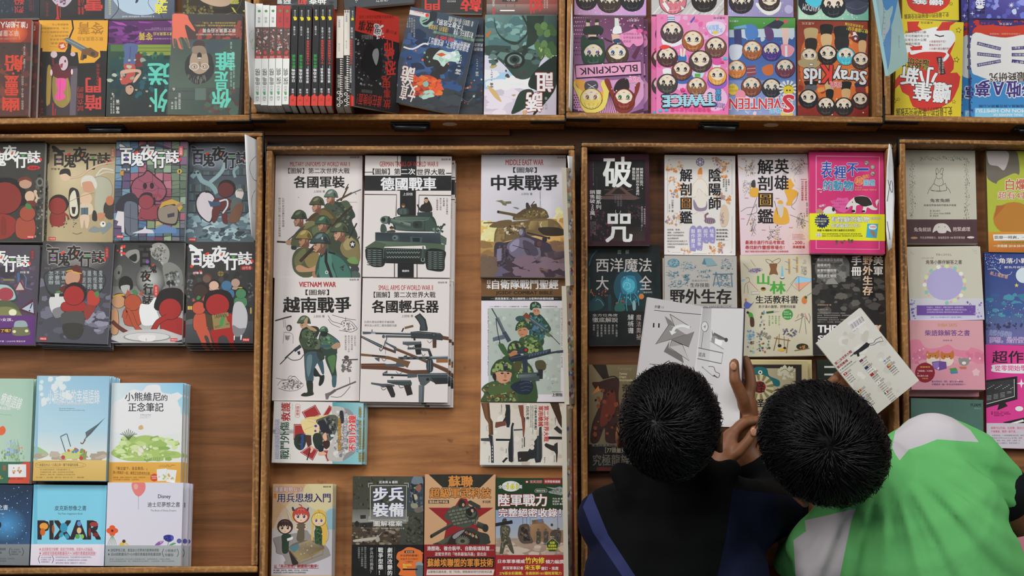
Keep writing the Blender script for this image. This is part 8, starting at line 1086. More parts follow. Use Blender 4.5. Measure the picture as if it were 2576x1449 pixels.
A=Art(*P2,rng=139);A.g(80,90,400,610,'8a7a58','7a6a4c','6a5c40','5c4e38');A.p('2a1c14','100 95 190 95 210 180 170 190');A.s('3a1f16','100 210 150 205 190 190 250 180 275 200 270 300 280 400 260 500 270 590 190 590 180 500 140 590 90 590 100 480 130 400 170 300 160 250 130 260');A.s('6a2c1c','180 300 240 260 250 380 200 470 150 480');A.sp('4a2418 1f1410 8a4024',40,120,260,290,580,6,18);A.p('d07a30','95 290 140 230 150 260');A.c('2a1c14',8,'190 180 240 170 270 190');A.T('241a12','奇幻龍族',292,220,345,440,.03,0,True);A.lines('c8b890','Fantasy|Dragon|Encyclopedia',276,145,360,205,.02,gap=.1);A.T('8a7a5c','Fantasy',268,110,355,135,.03);A.g(70,605,420,800,'1c1714','14110f');A.T('a89c84','［77頭最兇猛的龍］',185,625,420,660,.01);A.T('6a6458','究極龍族圖鑑',105,670,460,742,.015);A.r('5a1c18',130,752,300,775);A.T('8a8478','驚悚與優美的怪物大全',98,602,330,620)
book((1482.5,918,1612,917,1612,1185,1480,1185),.012,'6a5c40',A,'brown dragon encyclopedia half hidden by the dark-jacketed boy',group=GR)
P3=(1850,900,2.639)
A=Art(*P3,rng=140);A.r('c8b888',40,20,470,800);A.r('2c2620',80,45,440,800);A.r('b8aa88',100,70,400,780);A.sp('d8d0b4',30,290,60,400,140,8,18);A.c('5a5244',3,'300 90 330 75 360 95 390 80');A.s('1f6a6c','100 110 120 70 165 60 210 75 225 120 290 150 290 190 240 180 200 150 150 160 110 150');A.c('123c40',4,'110 130 150 150 210 140');A.e('e0dcc8',165,97,14);A.e('1c1c1c',165,97,6)
for i in range(24):t=i*.2618;A.p('8a7c54' if i%2 else 'd0c498',[(162,195),(162+92*math.cos(t),195+84*math.sin(t)),(162+92*math.cos(t+.26),195+84*math.sin(t+.26))])
A.e('c0b48c',162,195,46);A.e('8a2420',162,195,40);A.T('2a1412','怪',130,160,194,230,.03);A.T('1c1814','怪聖典',118,275,350,328,.04);A.T('a03028','台灣妖怪學',118,345,360,380,.03)
book((1880,908,2032,907,2036,1180,1878,1180),.013,'c8b888',A,'cream demon book with a teal one-eyed monster and red sun',under=((.009,.0035,0),),group=GR,copy_label='cream demon book')
A=Art(*P3,rng=141);A.r('1c261f',520,-10,800,480)
for y in(55,105,148):A.r('c8c8c0',590,y,680,y+12)
A.T('b8b8b0','圖解兵器',560,180,760,250,.04);A.sp('3a443c 55605a',30,530,260,790,460,6,20)
book((2060,905,2176,905,2200,1190,2058,1190),.012,'1c261f',A,'dark green book with white bars behind the short-haired boy',group=GR)
A=Art(*P3,rng=142);A.r('1b1916',340,840,560,1300);A.T('b8942c','兵庫',370,880,480,970,.05);A.T('c8c4bc','ACTION',330,992,460,1020,.05);A.l('8a8478',3,'380 1030 470 1030');A.T('b8942c','ARSENAL',345,1036,490,1064,.05);A.l('8a8478',3,'380 1070 470 1070');A.e('b89c2c',425,1105,30)
book((1960,1205,2085,1205,2085,1420,1960,1420),.013,'1b1916',A,'black book with yellow lettering between the two boys',group=GR)
# ------------------------------------------------------------------ near tray, rightmost
F1=(2250,350,4.997);F2=(2250,600,5.175);F3=(2250,850,4.141)
GF='pastel books in the rightmost near tray'
A=Art(*F1,rng=150);A.r('b8b4a4',130,130,1060,1330);gn='5a6a52'
for x0,y0,x1,y1,n in((300,215,900,270,70),(190,230,265,990,80),(870,240,945,1000,90)):A.sp('5a6a52 8a9480 46573f',n,x0,y0,x1,y1,4,9,.7)
for i in range(16):A.c(gn,2,[(200+i%3*20,250+i*46),(230,270+i*46),(215,300+i*46)]);A.c(gn,2,[(880+i%3*20,280+i*44),(910,300+i*44),(895,330+i*44)]);A.c(gn,2,[(310+i*38,240),(330+i*38,225+i%2*36),(350+i*38,250)])
for t in('525 440 520 390 535 362 552 400 556 430','570 420 585 375 612 365 610 400 600 450','530 430 525 480 560 500 600 480 605 440','520 490 500 540 505 560','600 490 612 530 608 570','490 560 565 590 640 555','490 560 455 640 560 650 655 640 640 555','565 590 570 650','455 600 430 650 415 690','655 600 690 640 705 680','460 640 560 656 660 640'):A.c('4a4a40',3.5,t)
A.e('33332c',534,438,4,9);A.e('33332c',588,438,4,9);A.T('55584c','兔言兔語',448,748,695,792,.01);A.T('6a6c60','來自世界各地的可愛兔子用語',370,818,775,842,.01);A.lines('7a7a70','著  高山惠子|文・Grace Hitaka 森麗雅|譯  蕭雲菁',445,890,705,975);A.r('4a3236',130,1010,1060,1315);A.T('d0c0b4','兔兔就該',245,1110,460,1162,.01);A.T('d0c0b4','抱緊處理',735,1105,952,1158,.01);A.s('c8c0b8','480 1175 500 1100 540 1065 600 1058 650 1070 690 1110 712 1170 660 1150 640 1180 560 1180 530 1150');A.e('33282a',558,1104,4,8);A.e('33282a',634,1104,4,8);A.T('c0b0a8','天生自帶療癒力，為兔而生的 108 則可愛用語',322,1224,885,1254,.01);A.e('b08c5c',247,1242,44,14);A.e('c8c0bc',958,1236,46,14)
book((2278,378,2454,378,2457.5,613,2281,613.5),.013,'b8b4a4',A,'cream rabbit phrase book with a dark brown bottom strip',group=GF)
A=Art(*F1,rng=151);A.r('a8b03c',1150,140,1800,1420);A.s('6a6458','1160 140 1500 140 1560 250 1570 440 1500 430 1310 520 1280 560 1200 520 1160 450');A.s('b8b0ac','1180 145 1400 145 1440 230 1380 390 1300 340 1200 320 1170 240');A.e('b0762f',1500,1000,260,210);A.p('a8622f','1250 1000 1280 835 1400 830');A.g(1150,1165,1800,1420,'c89038','b86a2c','c88430','b05a2a');A.p('e4e0d8','1240 1200 1800 1190 1800 1270 1250 1275');A.T('3c3a34','耍廢一時爽，一直耍廢',1255,1215,1830,1255,.02);A.T('2c7a3c','一同收錄各種經典全新貼圖',1310,1285,1800,1312,.01);A.T('e8dcc8','一次收錄 2018-2019',1245,1325,1625,1360,.03);A.T('b85a3c','白爛',1400,500,1650,640,.03,0,False,'e8d8c8',.05);A.T('b86a4c','超有4要',1300,660,1690,755,.02,0,False,'e8d8c8',.05)
book((2480.5,380,2660,380,2664,635,2487,635),.016,'a8b03c',A,'lime green comic with orange bottom, cut by the right frame edge',group=GF,spine='L',spine_col='5a4a34',mat=M_FILM)
A=Art(*F2,rng=152);A.r('c0bcac',150,100,1180,790);A.g(150,780,1180,1090,'c4c2c8','b8b6cc');A.e('a8a0c8',655,590,240,215)
for i in range(26):t=2.5+i*.21;A.e(['d8a0a4','8ab8ac','d0c47c','e0dcd0','c090b0','c8d49c'][i%6],655+262*math.cos(t),600+240*math.sin(t),26 if i%2 else 15,28 if i%2 else 15,i*30)
A.r('6a4a94',290,870,1055,1000);A.lines('c8bcd8','不為他人，多愛自己，跟著可愛夥伴一起尋找解答，|迷惘時只要翻開這本書，讓角落小夥伴告訴你該怎麼做，|尤其是煩惱可愛的角落小夥伴們陪你度過每分心碎♪',418,885,945,970);A.T('4a3a34','角落小夥伴解答之書',410,280,878,335,.015);A.T('5a4c48','すみっコぐらし',540,195,745,225,.01);A.T('a8607c','小小占卜師',355,243,510,265);A.T('8a80a8','監修／San-X 株式會社 文字／安里 譯／陳維玉',475,1015,875,1035);A.sp('8a7ab4 6a5aa0',14,190,800,280,1060,6,20);A.sp('8a7ab4 6a5aa0',16,900,800,1150,1040,6,20);A.sp('c0a8b4',16,200,160,260,220,3,8);A.sp('c0a8b4',16,1010,145,1080,200,3,8)
book((2281.5,625,2466.5,619,2475.5,803,2289,809),.013,'c0bcac',A,'square cream answer book with a ring of pastel gems',under=((-.001,.0038,-.6),),group=GF,copy_label='cream answer book')
A=Art(*F2,rng=153);A.g(1160,190,1800,1400,'2a3474','4a6a94','3a4a8c','5a5a8c');A.g(1160,1000,1800,1400,'46608a','6a5c94','4a6690','7a6aa4');A.sp('3a7a94 4a8aa0 3a5a90',30,1170,720,1700,1000,14,44,2);A.sp('d0d8e8 b8c8e4',70,1180,200,1400,400,3,7);A.sp('d8d8b8 c8d0e8',50,1180,800,1700,1100,2,7);A.e('c8d4e0',1680,480,100);star(A,'d8cc60',1590,610,30);A.sp('3a3a5c',24,1170,1110,1700,1180,10,26);A.T('dcd8e0','角落小夥伴',1360,255,1830,325,.03,0,False,'4a3c5c',.04);A.T('e0dcd8','藍色月夜的魔法',1430,360,1800,388,.01);A.c('c8d0e0',5,'1210 400 1320 400 1400 470 1500 470 1530 430');A.T('d0a088','紙上電影書',1245,450,1480,500,.02,14);A.T('4a5ca0','角落小夥伴的',1235,1200,1525,1275,.02,6,False,'c8c8e0',.05);A.T('8a6ab0','夢想，是什麼',1240,1285,1680,1360,.03,0,False,'d4cce4',.05)
book((2478,636,2660,636,2660,868,2479,868),.013,'30407c',A,'night blue picture book with stars, cut by the right frame edge',group=GF,mat=M_FILM)
A=Art(*F3,rng=154);A.g(160,-180,945,560,'c89498','d8a0a8','cc98a0','cc909c');A.s('d07c94','160 40 260 20 300 80 360 110 470 100 560 70 640 120 760 130 800 100 900 130 945 180 945 300 700 200 500 190 300 230 160 260');A.sp('c8708c',30,170,150,940,280,16,40);A.g(160,270,945,560,'d08c9c','cc909c');A.T('5a3a7c','柴語錄解答之書',318,-82,785,-22,.02);A.T('6a4a6c','柴語錄 著',505,18,602,34,.01);A.T('b8884c','SHIBA SAYS',450,-150,650,-118,.02)
for x,y,c in((400,190,'b8743c'),(550,195,'b86c34')):A.e('d8c8b8',x,y+40,66,60);A.s(c,[(x-70,y),(x-62,y-56),(x-30,y-36),(x+30,y-40),(x+62,y-66),(x+70,y),(x+40,y+30),(x,y+4),(x-40,y+30)]);A.e('241a18',x-26,y-4,5);A.e('241a18',x+26,y-4,5);A.e('241a18',x,y+10,6,4)
A.p('6a4a8c','390 250 460 240 540 250 545 320 465 340 400 315');A.p('8a6aac','400 258 462 248 464 330 405 312');A.e('8a8480',725,250,54,42);A.e('8a8480',680,225,14,22);A.e('8a8480',775,225,14,22);A.e('d8d4d0',725,262,22,16);A.p('b86a48','670 300 750 300 750 325 690 325');A.p('4a8a48','570 320 640 310 660 340 590 355');A.p('4a7a9c','575 350 660 345 660 370 590 375');A.sp('e0c0c4',14,180,90,930,470,8,16);star(A,'d8b0b4',850,360,46,5,.7)
A.e('8a2030',318,362,104);A.lines('e0b84c','隨書贈送|',268,296,372,330,.02);A.lines('e4d4cc','「有點廢」Ｎ次貼|+|PVC透卡２款',240,335,398,405,.01);A.T('d8a84c','限量首刷',290,415,350,430);A.lines('6a4a80','當世界和你作對，當生活不順遂，|你需要來一點一針見血的柴語指引～',388,445,745,494,.01)
book((2290,807,2473,804,2478,980,2291,981),.011,'cc949c',A,'pink puppy answer book with a round crimson seal',under=((-.002,-.0008,.3),(-.0055,-.009,-.1)),group=GF,mat=M_FILM,copy_label='pink puppy answer book')
A=Art(*F3,rng=155);A.r('4a6a60',160,610,945,1200);A.T('1f2c28','YUAMI',788,684,902,715,.04);A.T('8aa098','優亞米',830,728,900,742)
book((2291.5,1000,2474,1007,2474,1180,2292,1180),.010,'4a6a60',A,'sage green book half hidden behind the green shirt',under=((.0012,.0008,0),),group=GF,copy_label='sage green book')
A=Art(*F3,rng=156);A.r('d03888',940,70,1400,900);A.T('241a20','超作曲',1020,135,1500,262,.03);A.s('e8dce0','1020 310 1040 278 1350 270 1400 270 1400 365 1040 355');A.T('d03888','從零開始學電腦',1045,285,1510,345,.02);A.p('1d1a1c','955 440 1280 400 1282 640 955 730');A.p('343234','957 462 1248 430 1250 610 957 690');A.l('d8d4d4',6,'1248 430 1250 610 957 690')
for i in range(14):A.l('c8c8c4',4,[(965+i*20,530-i%4*12),(980+i*20,527-i%4*12)]);A.l('b8b8b4',3,[(962+i//4*70,605-i//4*14+i%4*14),(1010+i//4*70,598-i//4*14+i%4*14)])
A.p('1d1a1c','1090 690 1150 670 1180 710 1070 755');star(A,'f0e8ec',1322,474,50,4,.3);A.e('e0dcd8',1300,738,42,26);A.T('1d1a1c','推薦',1008,765,1024,800,0,0,True);A.lines('5a1c3c','黃詩雅，知名作曲家|資深錄音師、專業編曲|推薦真心好評',1035,768,1210,815);A.p('1d1a1c','1130 880 1350 830 1400 850 1400 900 1180 900');A.p('e0dcd8','1200 890 1340 850 1350 870 1230 900');A.r('c0b8c0',940,888,1400,1180);A.lines('c83868','誰都可以作曲、玩音樂、寫自己|不會樂器、樂理一竅不通……',1005,925,1350,988,.02);A.lines('4a3c44','從零到完成，一次搞懂電腦作曲流程，操作最易|最容易上手的 StudioOne 為示範，說明|音樂（節奏、和弦、旋律）三要素一次|學會，馬上必備能力，和弦功能表 12',1015,1008,1380,1104,0,gap=.6)
book((2481.5,869.5,2660,868,2660,1131,2480,1126),.013,'d03888',A,'magenta computer music book with a tilted monitor',group=GF,spine_col='7a1c50')
book((2556,1238,2700,1238,2700,1430,2556,1430),.013,'c87c8c',None,'plain rose book at the right frame edge below the boy in green',group=GF)
A=Art(*R7,rng=160);A.q('cfcbc2 d4d0c8 d0ccc4 c4c0b6','70 835 445 525 965 1130 585 1425');A.sp('c9c4ba d8d4cc c4beb4',40,250,700,780,1250,14,50)
def rot(c,t,cx,cy,w,h,b=0.0):A.T(c,t,cx-w/2,cy-h/2,cx+w/2,cy+h/2,b,-38.5)
A.p('dcd8d8','340 650 440 590 500 640 400 725')
for i in range(15):x,y=362+i*7.2,682-i*5.2;A.l('2c2c30',1.6+(i*7%3)*1.2,[(x,y-16),(x+22,y+22)])
rot('6a6670','480 元',412,708,50,9);rot('8d2a28','第二次世界大戰',308,942,178,24,.04);rot('8d2a28','軍用槍械',300,996,110,24,.04);rot('2c2826','手槍&衝鋒槍篇',330,1012,130,13);rot('3a6a58','MILITARY FIREARMS of WORLD WAR II',350,1026,170,9)
A.p('26282a','390 905 440 868 505 812 535 828 520 852 465 890 405 918');A.p('26282a','415 895 440 885 446 930 428 934');A.l('26282a',7,'368 932 400 908');A.l('4a4a4a',5,'530 824 565 818 582 790 630 765 646 802 596 812 570 832 535 838')
FL=[(460,968,'UK'),(505,1028,'AU'),(552,1086,'CN'),(605,1155,'JP'),(325,1080,'CA'),(445,1225,'BE'),(490,1283,'US'),(660,968,'FI'),(695,1015,'ES'),(672,1238,'IT')]
for i,(x,y,k)in enumerate(FL):
 u=np.array([.78,-.62]);v=np.array([.62,.78]);o=np.array([x,y]);qd=lambda c,a,b,e,f:A.p(c,[o+u*a+v*b,o+u*e+v*b,o+u*e+v*f,o+u*a+v*f])
 qd({'UK':'2c3460','AU':'22305c','CN':'a02428','JP':'e4e0dc','CA':'a83030','BE':'1c1a1a','US':'b0a8a8','FI':'e4e4e4','ES':'a82c24','IT':'2c6a40'}[k],-16,-10,16,10)
 if k in 'BE ES':qd('d0a02c',-5,-10,5 if k=='BE' else 16,10 if k=='BE' else 3)
 if k=='BE':qd('b02c2c',5,-10,16,10)
 if k=='IT':qd('e0dcd8',-5,-10,5,10);qd('b03030',5,-10,16,10)
 if k in 'UK FI':qd('b03030' if k=='UK' else '2c4a94',-16,-2.5,16,2.5);qd('b03030' if k=='UK' else '2c4a94',-5,-10,0,10)
 if k in 'JP CA':A.e('b02c2c' if k=='JP' else 'e4e0dc',x,y,5)
 if k=='US':qd('2c3464',-16,-10,0,2)
 qd('a89c90',20,-8,60,8)
 for j in range(5 if i%2 else 4):A.T('4a4644','白朗寧手槍',x-6+j*13,y+6+j*16,x+52+j*13,y+14+j*16,0,-38.5)
zb=TABLE+.11
tilted_book((2051,868,2162,776,2316,955,2203.5,1043),[zb+.01,zb+.02,zb,zb-.01],.011,'cec9c0',A,'firearms book turned back cover up, held tilted over the guides',spine='R',spine_col='5a3c2c',group=None,back_art=True)
P1=(1590,730,4.141)
def half(root,nm,cor,zs,th,art,basec):
 o,ux,uy,nn,w,h=frame3(cor,zs);loc=plane_loc(o,ux,uy,nn);mb=MB();mb.box(-w/2,-h/2,-th,w/2,h/2,0,hx(basec));put_art(mb,art,0,loc,(-w/2,-h/2,w/2,h/2),0)
 M=Matrix(((ux.x,uy.x,nn.x,o.x),(ux.y,uy.y,nn.y,o.y),(ux.z,uy.z,nn.z,o.z),(0,0,0,1)));R0=Matrix.Translation(-root.location)@M
 mb.v=[tuple(R0@Vector(v))for v in mb.v];return mb.build(nm,M_MATTE,root)
ZO=TABLE+.19
ob=empty('open_book',P(1745,900,ZO-.03));tag(ob,'open folded-paper craft book held by the boy in the dark jacket','book')
A=Art(*P1,rng=161);A.r('c0bcbc',20,70,760,1500);A.T('2c2a2a','步驟 11',235,158,328,192,.02,4);A.l('2c2a2a',6,'230 210 725 255');A.T('1c1a1a','11',220,345,285,388,.06,3);A.p('7a7674','340 270 410 320 445 380 375 365');A.p('b8b4b2','395 250 610 380 470 400 440 380');A.l('2c2a2a',5,'395 250 612 385');A.l('2c2a2a',5,'395 250 445 385');A.p('8a8684','380 365 450 390 560 460 410 510 245 565');A.l('2c2a2a',5,'380 365 245 562 410 512 570 460');A.p('7c7876','410 512 570 460 650 430 590 595');A.p('9a9694','390 590 415 520 520 570');A.p('6e6a68','390 530 380 600 520 680 540 760 330 640');A.p('b8b4b2','388 595 525 570 595 735');A.l('2c2a2a',5,'415 518 388 595 595 735 525 570 415 518 590 592');A.c('e0dcda',30,'600 390 530 370 450 390 420 440');A.p('e0dcda','388 422 465 435 412 468');A.l('2c2a2a',5,'182 768 430 790');A.T('4a4846','檔案二張（右邊的',195,800,330,815);A.T('4a4846','摺紙上放……',178,828,290,845)
half(ob,'left_pages',(1622.5,749,1767,768,1730,1078,1597,1052),[ZO,ZO-.022,ZO-.03,ZO-.008],.007,A,'c0bcbc')
A=Art(*P1,rng=162);A.r('c4c2c2',640,100,1260,1500);A.q('9a9898 a8a6a6 c4c2c2 c0bebe','740 150 830 160 800 900 660 880');A.e('6a6868',758,380,38,56);A.e('c4c2c2',757,379,32,49);A.T('6a6868','4',745,362,768,398,.02,10);A.l('6a6868',6,'742 436 720 605');A.p('6a6868','830 410 845 460 960 510 985 540 960 520 870 510 840 540');A.e('8a8886',860,515,34,40);A.p('e0dedc','865 500 945 530 930 580 860 555');A.l('5a5858',22,'850 450 985 520');A.e('3a3838',980,518,18,22);A.l('8a8886',8,'815 530 955 615');A.l('5a5858',9,'690 600 948 655 930 765 680 712');A.T('5a5858','道具',690,650,765,695,.02,8);A.c('6a6868',8,'795 795 850 800 870 850 910 870 900 910 860 890');A.p('4a4848','840 890 895 920 860 880');A.c('6a6868',5,'725 795 800 860 850 900');A.p('6a6868','725 795 745 800 735 815')
half(ob,'right_pages',(1767,768,1886,784.5,1843,1066,1730,1078),[ZO-.022,ZO,ZO-.008,ZO-.03],.007,A,'c4c2c2')
A=Art(0,0,1);mb=MB()
half(ob,'cover',(1765,767,1890,783,1847,1069,1728,1080),[ZO-.031,ZO-.008,ZO-.016,ZO-.039],.0012,A,'26264a')
# ------------------------------------------------------------------ every book lies inside its tray's four sides
bpy.context.view_layer.update()
TR=[o for o in col.objects if o.name.startswith('book_tray')]
def tree(o):return[o]+[x for c in o.children for x in tree(c)]
def box_in(o,inv):
 q=[inv@(m.matrix_world@Vector(c))for m in tree(o)if m.type=='MESH' for c in m.bound_box]
 return min(v.x for v in q),max(v.x for v in q),min(v.y for v in q),max(v.y for v in q)
TI=[]
for t in TR:
 inv=t.matrix_world.inverted();b=box_in(next(c for c in t.children if c.name.startswith('bottom_panel')),inv);TI.append((t,inv,b))
for o in[x for x in col.objects if x.parent is None and x.name.split('.')[0]=='book']:
 if 'held' in o['label']or 'standing on edge' in o['label']:continue
 best=None
 for t,inv,b in TI:
  x0,x1,y0,y1=box_in(o,inv);cx,cy=(x0+x1)/2,(y0+y1)/2
  d=max(b[0]-cx,cx-b[1],b[2]-cy,cy-b[3])
  if best is None or d<best[0]:best=(d,t,b,(x0,x1,y0,y1))
 d,t,b,q=best;g=.0006
 dx=max(0,b[0]+g-q[0])-max(0,q[1]-b[1]+g);dy=max(0,b[2]+g-q[2])-max(0,q[3]-b[3]+g)
 if dx or dy:o.location+=t.matrix_world.to_3x3()@Vector((dx,dy,0))
# ------------------------------------------------------------------ the two boys
from mathutils import noise
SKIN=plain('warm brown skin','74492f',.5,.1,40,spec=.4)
HAIR,_,_,hb_=new_mat('black hair');hb_.inputs['Base Color'].default_value=(.005,.005,.006,1);hb_.inputs['Roughness'].default_value=.42;hb_.inputs['Specular IOR Level'].default_value=.34
def cloth(name,h,rough=.85):
 m,n,l,b=new_mat(name);b.inputs['Base Color'].default_value=hx(h);b.inputs['Roughness'].default_value=rough;b.inputs['Specular IOR Level'].default_value=.12
 t=n.new('ShaderNodeTexNoise');t.inputs['Scale'].default_value=900;u=n.new('ShaderNodeBump');u.inputs['Strength'].default_value=.15;u.inputs['Distance'].default_value=.0006
 l.new(t.outputs[0],u.inputs['Height']);l.new(u.outputs[0],b.inputs['Normal']);return m
def bone(mb,a,b,r0,r1,n=14):
 """a tapered limb segment with round ends"""
 a,b=Vector(a),Vector(b);d=(b-a).normalized()if(b-a).length>1e-6 else Vector((0,0,1));L=(b-a).length
 pts,rs=[],[]
 for i in range(5):t=math.pi/2*i/4;pts.append(a-d*r0*math.cos(t)*.999);rs.append(max(1e-4,r0*math.sin(t)))
 for i in range(5):t=math.pi/2*i/4;pts.append(a+d*(L+r1*math.sin(t)*.999));rs.append(max(1e-4,r1*math.cos(t)))
 x=d.orthogonal().normalized();y=d.cross(x);vs=[]
 for p,r in zip(pts,rs):vs+=[p+(x*math.cos(k*2*math.pi/n)+y*math.sin(k*2*math.pi/n))*r for k in range(n)]
 N=len(pts);mb.add(vs,[(i*n+k,i*n+(k+1)%n,(i+1)*n+(k+1)%n,(i+1)*n+k)for i in range(N-1)for k in range(n)]+[tuple(range(n))[::-1],tuple(range((N-1)*n,N*n))])
def egg(mb,c,ax,n=20):
 """ellipsoid; ax = three half-axis vectors"""
 vs=[];fs=[]
 for j in range(n//2+1):
  f=math.pi*j/(n//2)
  for i in range(n):t=2*math.pi*i/n;vs.append(c+ax[0]*(math.sin(f)*math.cos(t)+1e-4*math.cos(t))+ax[1]*(math.sin(f)*math.sin(t)+1e-4*math.sin(t))+ax[2]*math.cos(f))
 for j in range(n//2):fs+=[(j*n+i,(j+1)*n+i,(j+1)*n+(i+1)%n,j*n+(i+1)%n)for i in range(n)]
 mb.add(vs,fs+[tuple(range(n)),tuple(range(n*(n//2),n*(n//2+1)))[::-1]])
def fuse(name,mb,vox,mats,parent,smooth=8,fold=None,pick=None,seams=()):
 """melt overlapping volumes into one continuous skin"""
 o=mb.build(name,M_WHITE);r=o.modifiers.new('r','REMESH');r.mode='VOXEL';r.voxel_size=vox
 s=o.modifiers.new('s','SMOOTH');s.iterations=smooth;s.factor=.6
 me=bpy.data.meshes.new_from_object(o.evaluated_get(bpy.context.evaluated_depsgraph_get()));old=o.data;o.modifiers.clear();o.data=me;bpy.data.meshes.remove(old)
 if fold:
  for v in me.vertices:v.co+=v.normal*fold(v.co)
 if seams:
  bm=bmesh.new();bm.from_mesh(me)
  for q in seams:
   for i in range(len(q)):
    a,b=P(*q[i-1],1.0),P(*q[i],1.0);nn=(a-cam.location).cross(b-cam.location).normalized();lo,hi=q[[i-1,i]].min(0)-9,q[[i-1,i]].max(0)+9
    fs=[f for f in bm.faces if f.normal.z>-.2 and lo[0]<(x:=pix(f.calc_center_median()))[0]<hi[0]and lo[1]<x[1]<hi[1]]
    es={e for f in fs for e in f.edges};vs={v for f in fs for v in f.verts}
    bmesh.ops.bisect_plane(bm,geom=list(vs)+list(es)+fs,plane_co=cam.location,plane_no=nn)
  bm.to_mesh(me);bm.free()
 me.materials.clear()
 for m in mats:me.materials.append(m)
 for p in me.polygons:
  p.use_smooth=True
  p.material_index=pick(p.center)if pick else 0
 o.parent=parent;me.update();return o
def pix(c):
 d=c-cam.location;u,v,w=d.x,d.y*CT+d.z*ST,d.z*CT-d.y*ST
 return W/2+FPX*u/-w,H/2-FPX*v/-w
def within(x,y,p):
 k=False;j=len(p)-1
 for i in range(len(p)):
  if(p[i][1]>y)!=(p[j][1]>y)and x<(p[j][0]-p[i][0])*(y-p[i][1])/(p[j][1]-p[i][1])+p[i][0]:k=not k
  j=i
 return k
def head(mb,c,u,f,s=1.0,ear=0):
 """skull, jaw, nose, lips, brows and ears; u = crown, f = face"""
 u=u.normalized();r=f.cross(u).normalized();f=u.cross(r)
 egg(mb,c+u*.012*s-f*.012*s,(r*.073*s,f*.09*s,u*.082*s));egg(mb,c-u*.045*s+f*.025*s,(r*.056*s,f*.06*s,u*.06*s))
 bone(mb,c+f*.082*s-u*.012*s,c+f*.1*s-u*.034*s,.007*s,.011*s);bone(mb,c+f*.082*s-u*.062*s-r*.016*s,c+f*.082*s-u*.062*s+r*.016*s,.006*s,.006*s);egg(mb,c+f*.068*s-u*.09*s,(r*.02,f*.016,u*.014))
 for k in(-1,1):
  bone(mb,c+f*.072*s+r*k*.014*s+u*.006*s,c+f*.066*s+r*k*.045*s+u*.006*s,.007*s,.006*s)
  e=c+r*k*(.073*s+ear)-u*.024*s-f*.022*s
  for i in range(6):t=i/5*4.2-.6;a=e+(u*math.cos(t)*.026-f*math.sin(t)*.016+r*k*.011)*s;t2=t+.84;b=e+(u*math.cos(t2)*.026-f*math.sin(t2)*.016+r*k*.011)*s;bone(mb,a,b,.0055*s,.0055*s,8)
  egg(mb,e-u*.02*s+r*k*.006,(r*.005,f*.008,u*.009));egg(mb,e,(r*.008,f*.013,u*.022))
 return r,f,u
def eyes(parent,c,r,f,u,s):
 for k in(-1,1):
  mb=MB();egg(mb,c+f*.068*s+r*k*.03*s-u*.012*s,(r*.012,f*.009,u*.007),12);mb.build('eye',EYE,parent,True)
EYE=plain('dark eye','1a1210',.15)
def hair(parent,c,r,f,u,s,whorl,n,seed,length):
 """cap and separate locks that sweep away from the whorl"""
 mb=MB();R=random.Random(seed);cc=c+u*.012*s-f*.012*s
 ax=(r*.079*s,f*.096*s,u*.088*s)
 def surf(d):x,y,z=d.dot(r),d.dot(f),d.dot(u);k=1/math.sqrt((x/(.079*s))**2+(y/(.096*s))**2+(z/(.088*s))**2);return cc+d*k
 N=40;vs=[]
 for j in range(N//2+1):
  th=math.pi*j/(N//2)*.72
  for i in range(N):t=2*math.pi*i/N;d=(u*math.cos(th)+(r*math.cos(t)+(f*.93)*math.sin(t)-u*.0)*math.sin(th)).normalized();d=(d-f*.28*math.sin(th)).normalized();vs.append(surf(d)-d*.003)
 mb.add(vs,[(j*N+i,(j+1)*N+i,(j+1)*N+(i+1)%N,j*N+(i+1)%N)for j in range(N//2)for i in range(N)])
 w=whorl.normalized()
 for _ in range(n):
  d=Vector((R.gauss(0,1),R.gauss(0,1),R.gauss(0,1))).normalized()
  if d.dot(u)<-.45-.35*d.dot(-f)or(d.dot(f)>.55 and d.dot(u)<.25)or d.dot(f)>.86:continue
  if abs(d.dot(r))>.9 and d.dot(u)<-.15 and d.dot(f)>-.3:continue
  p=surf(d);away=(d-w*d.dot(w));far=away.length;away=away.normalized()if far>.03 else d.orthogonal().normalized()
  tang=(away-d*away.dot(d)).normalized();side=d.cross(tang);cl=noise.noise(d*5)*.9+noise.noise(d*17)*.5
  tang=(tang+side*(cl+R.gauss(0,.07)+.3)).normalized();L=length*s*R.uniform(.7,1.2);lift=R.uniform(0,.07)+(.08 if far<.12 else 0)
  pts=[];q=p.copy();h0=R.uniform(-.001,.006);h=R.uniform(.001,.007)+lift*.03;cu=R.gauss(0,.12)
  for i in range(6):
   dd=(q-cc).normalized();pts.append(surf(dd)+dd*h*(i/5)**1.4+dd*h0);tang=(tang-dd*tang.dot(dd)).normalized();q=q+(tang+side*cu).normalized()*L/5
  mb.tube(pts,[.0009,.0011,.001,.0009,.0006,.0002],3)
 return mb.build('hair',HAIR,parent,True)
def limb(mb,pts,rs):
 for i in range(len(pts)-1):bone(mb,pts[i],pts[i+1],rs[i],rs[i+1])
def digit(mb,pts,r):
 for i in range(len(pts)-1):bone(mb,pts[i],pts[i+1],r*(1-.1*i),r*(.9-.1*i),10)
def shoe(parent,hipx,y,m):
 for s in(-.09,.09):
  mb=MB();egg(mb,Vector((hipx+s,y+.05,.045)),(Vector((.042,0,0)),Vector((0,.115,0)),Vector((0,0,.045))));mb.v=[(a,b,max(c,.002))for a,b,c in mb.v];mb.build('shoe',m,parent,True)
def legs(mb,hip,y,rs):
 for s in(-.09,.09):limb(mb,[hip+Vector((s,0,-.02)),Vector((hip.x+s,(hip.y+y)/2+.03,.42)),Vector((hip.x+s,y,.07))],rs)
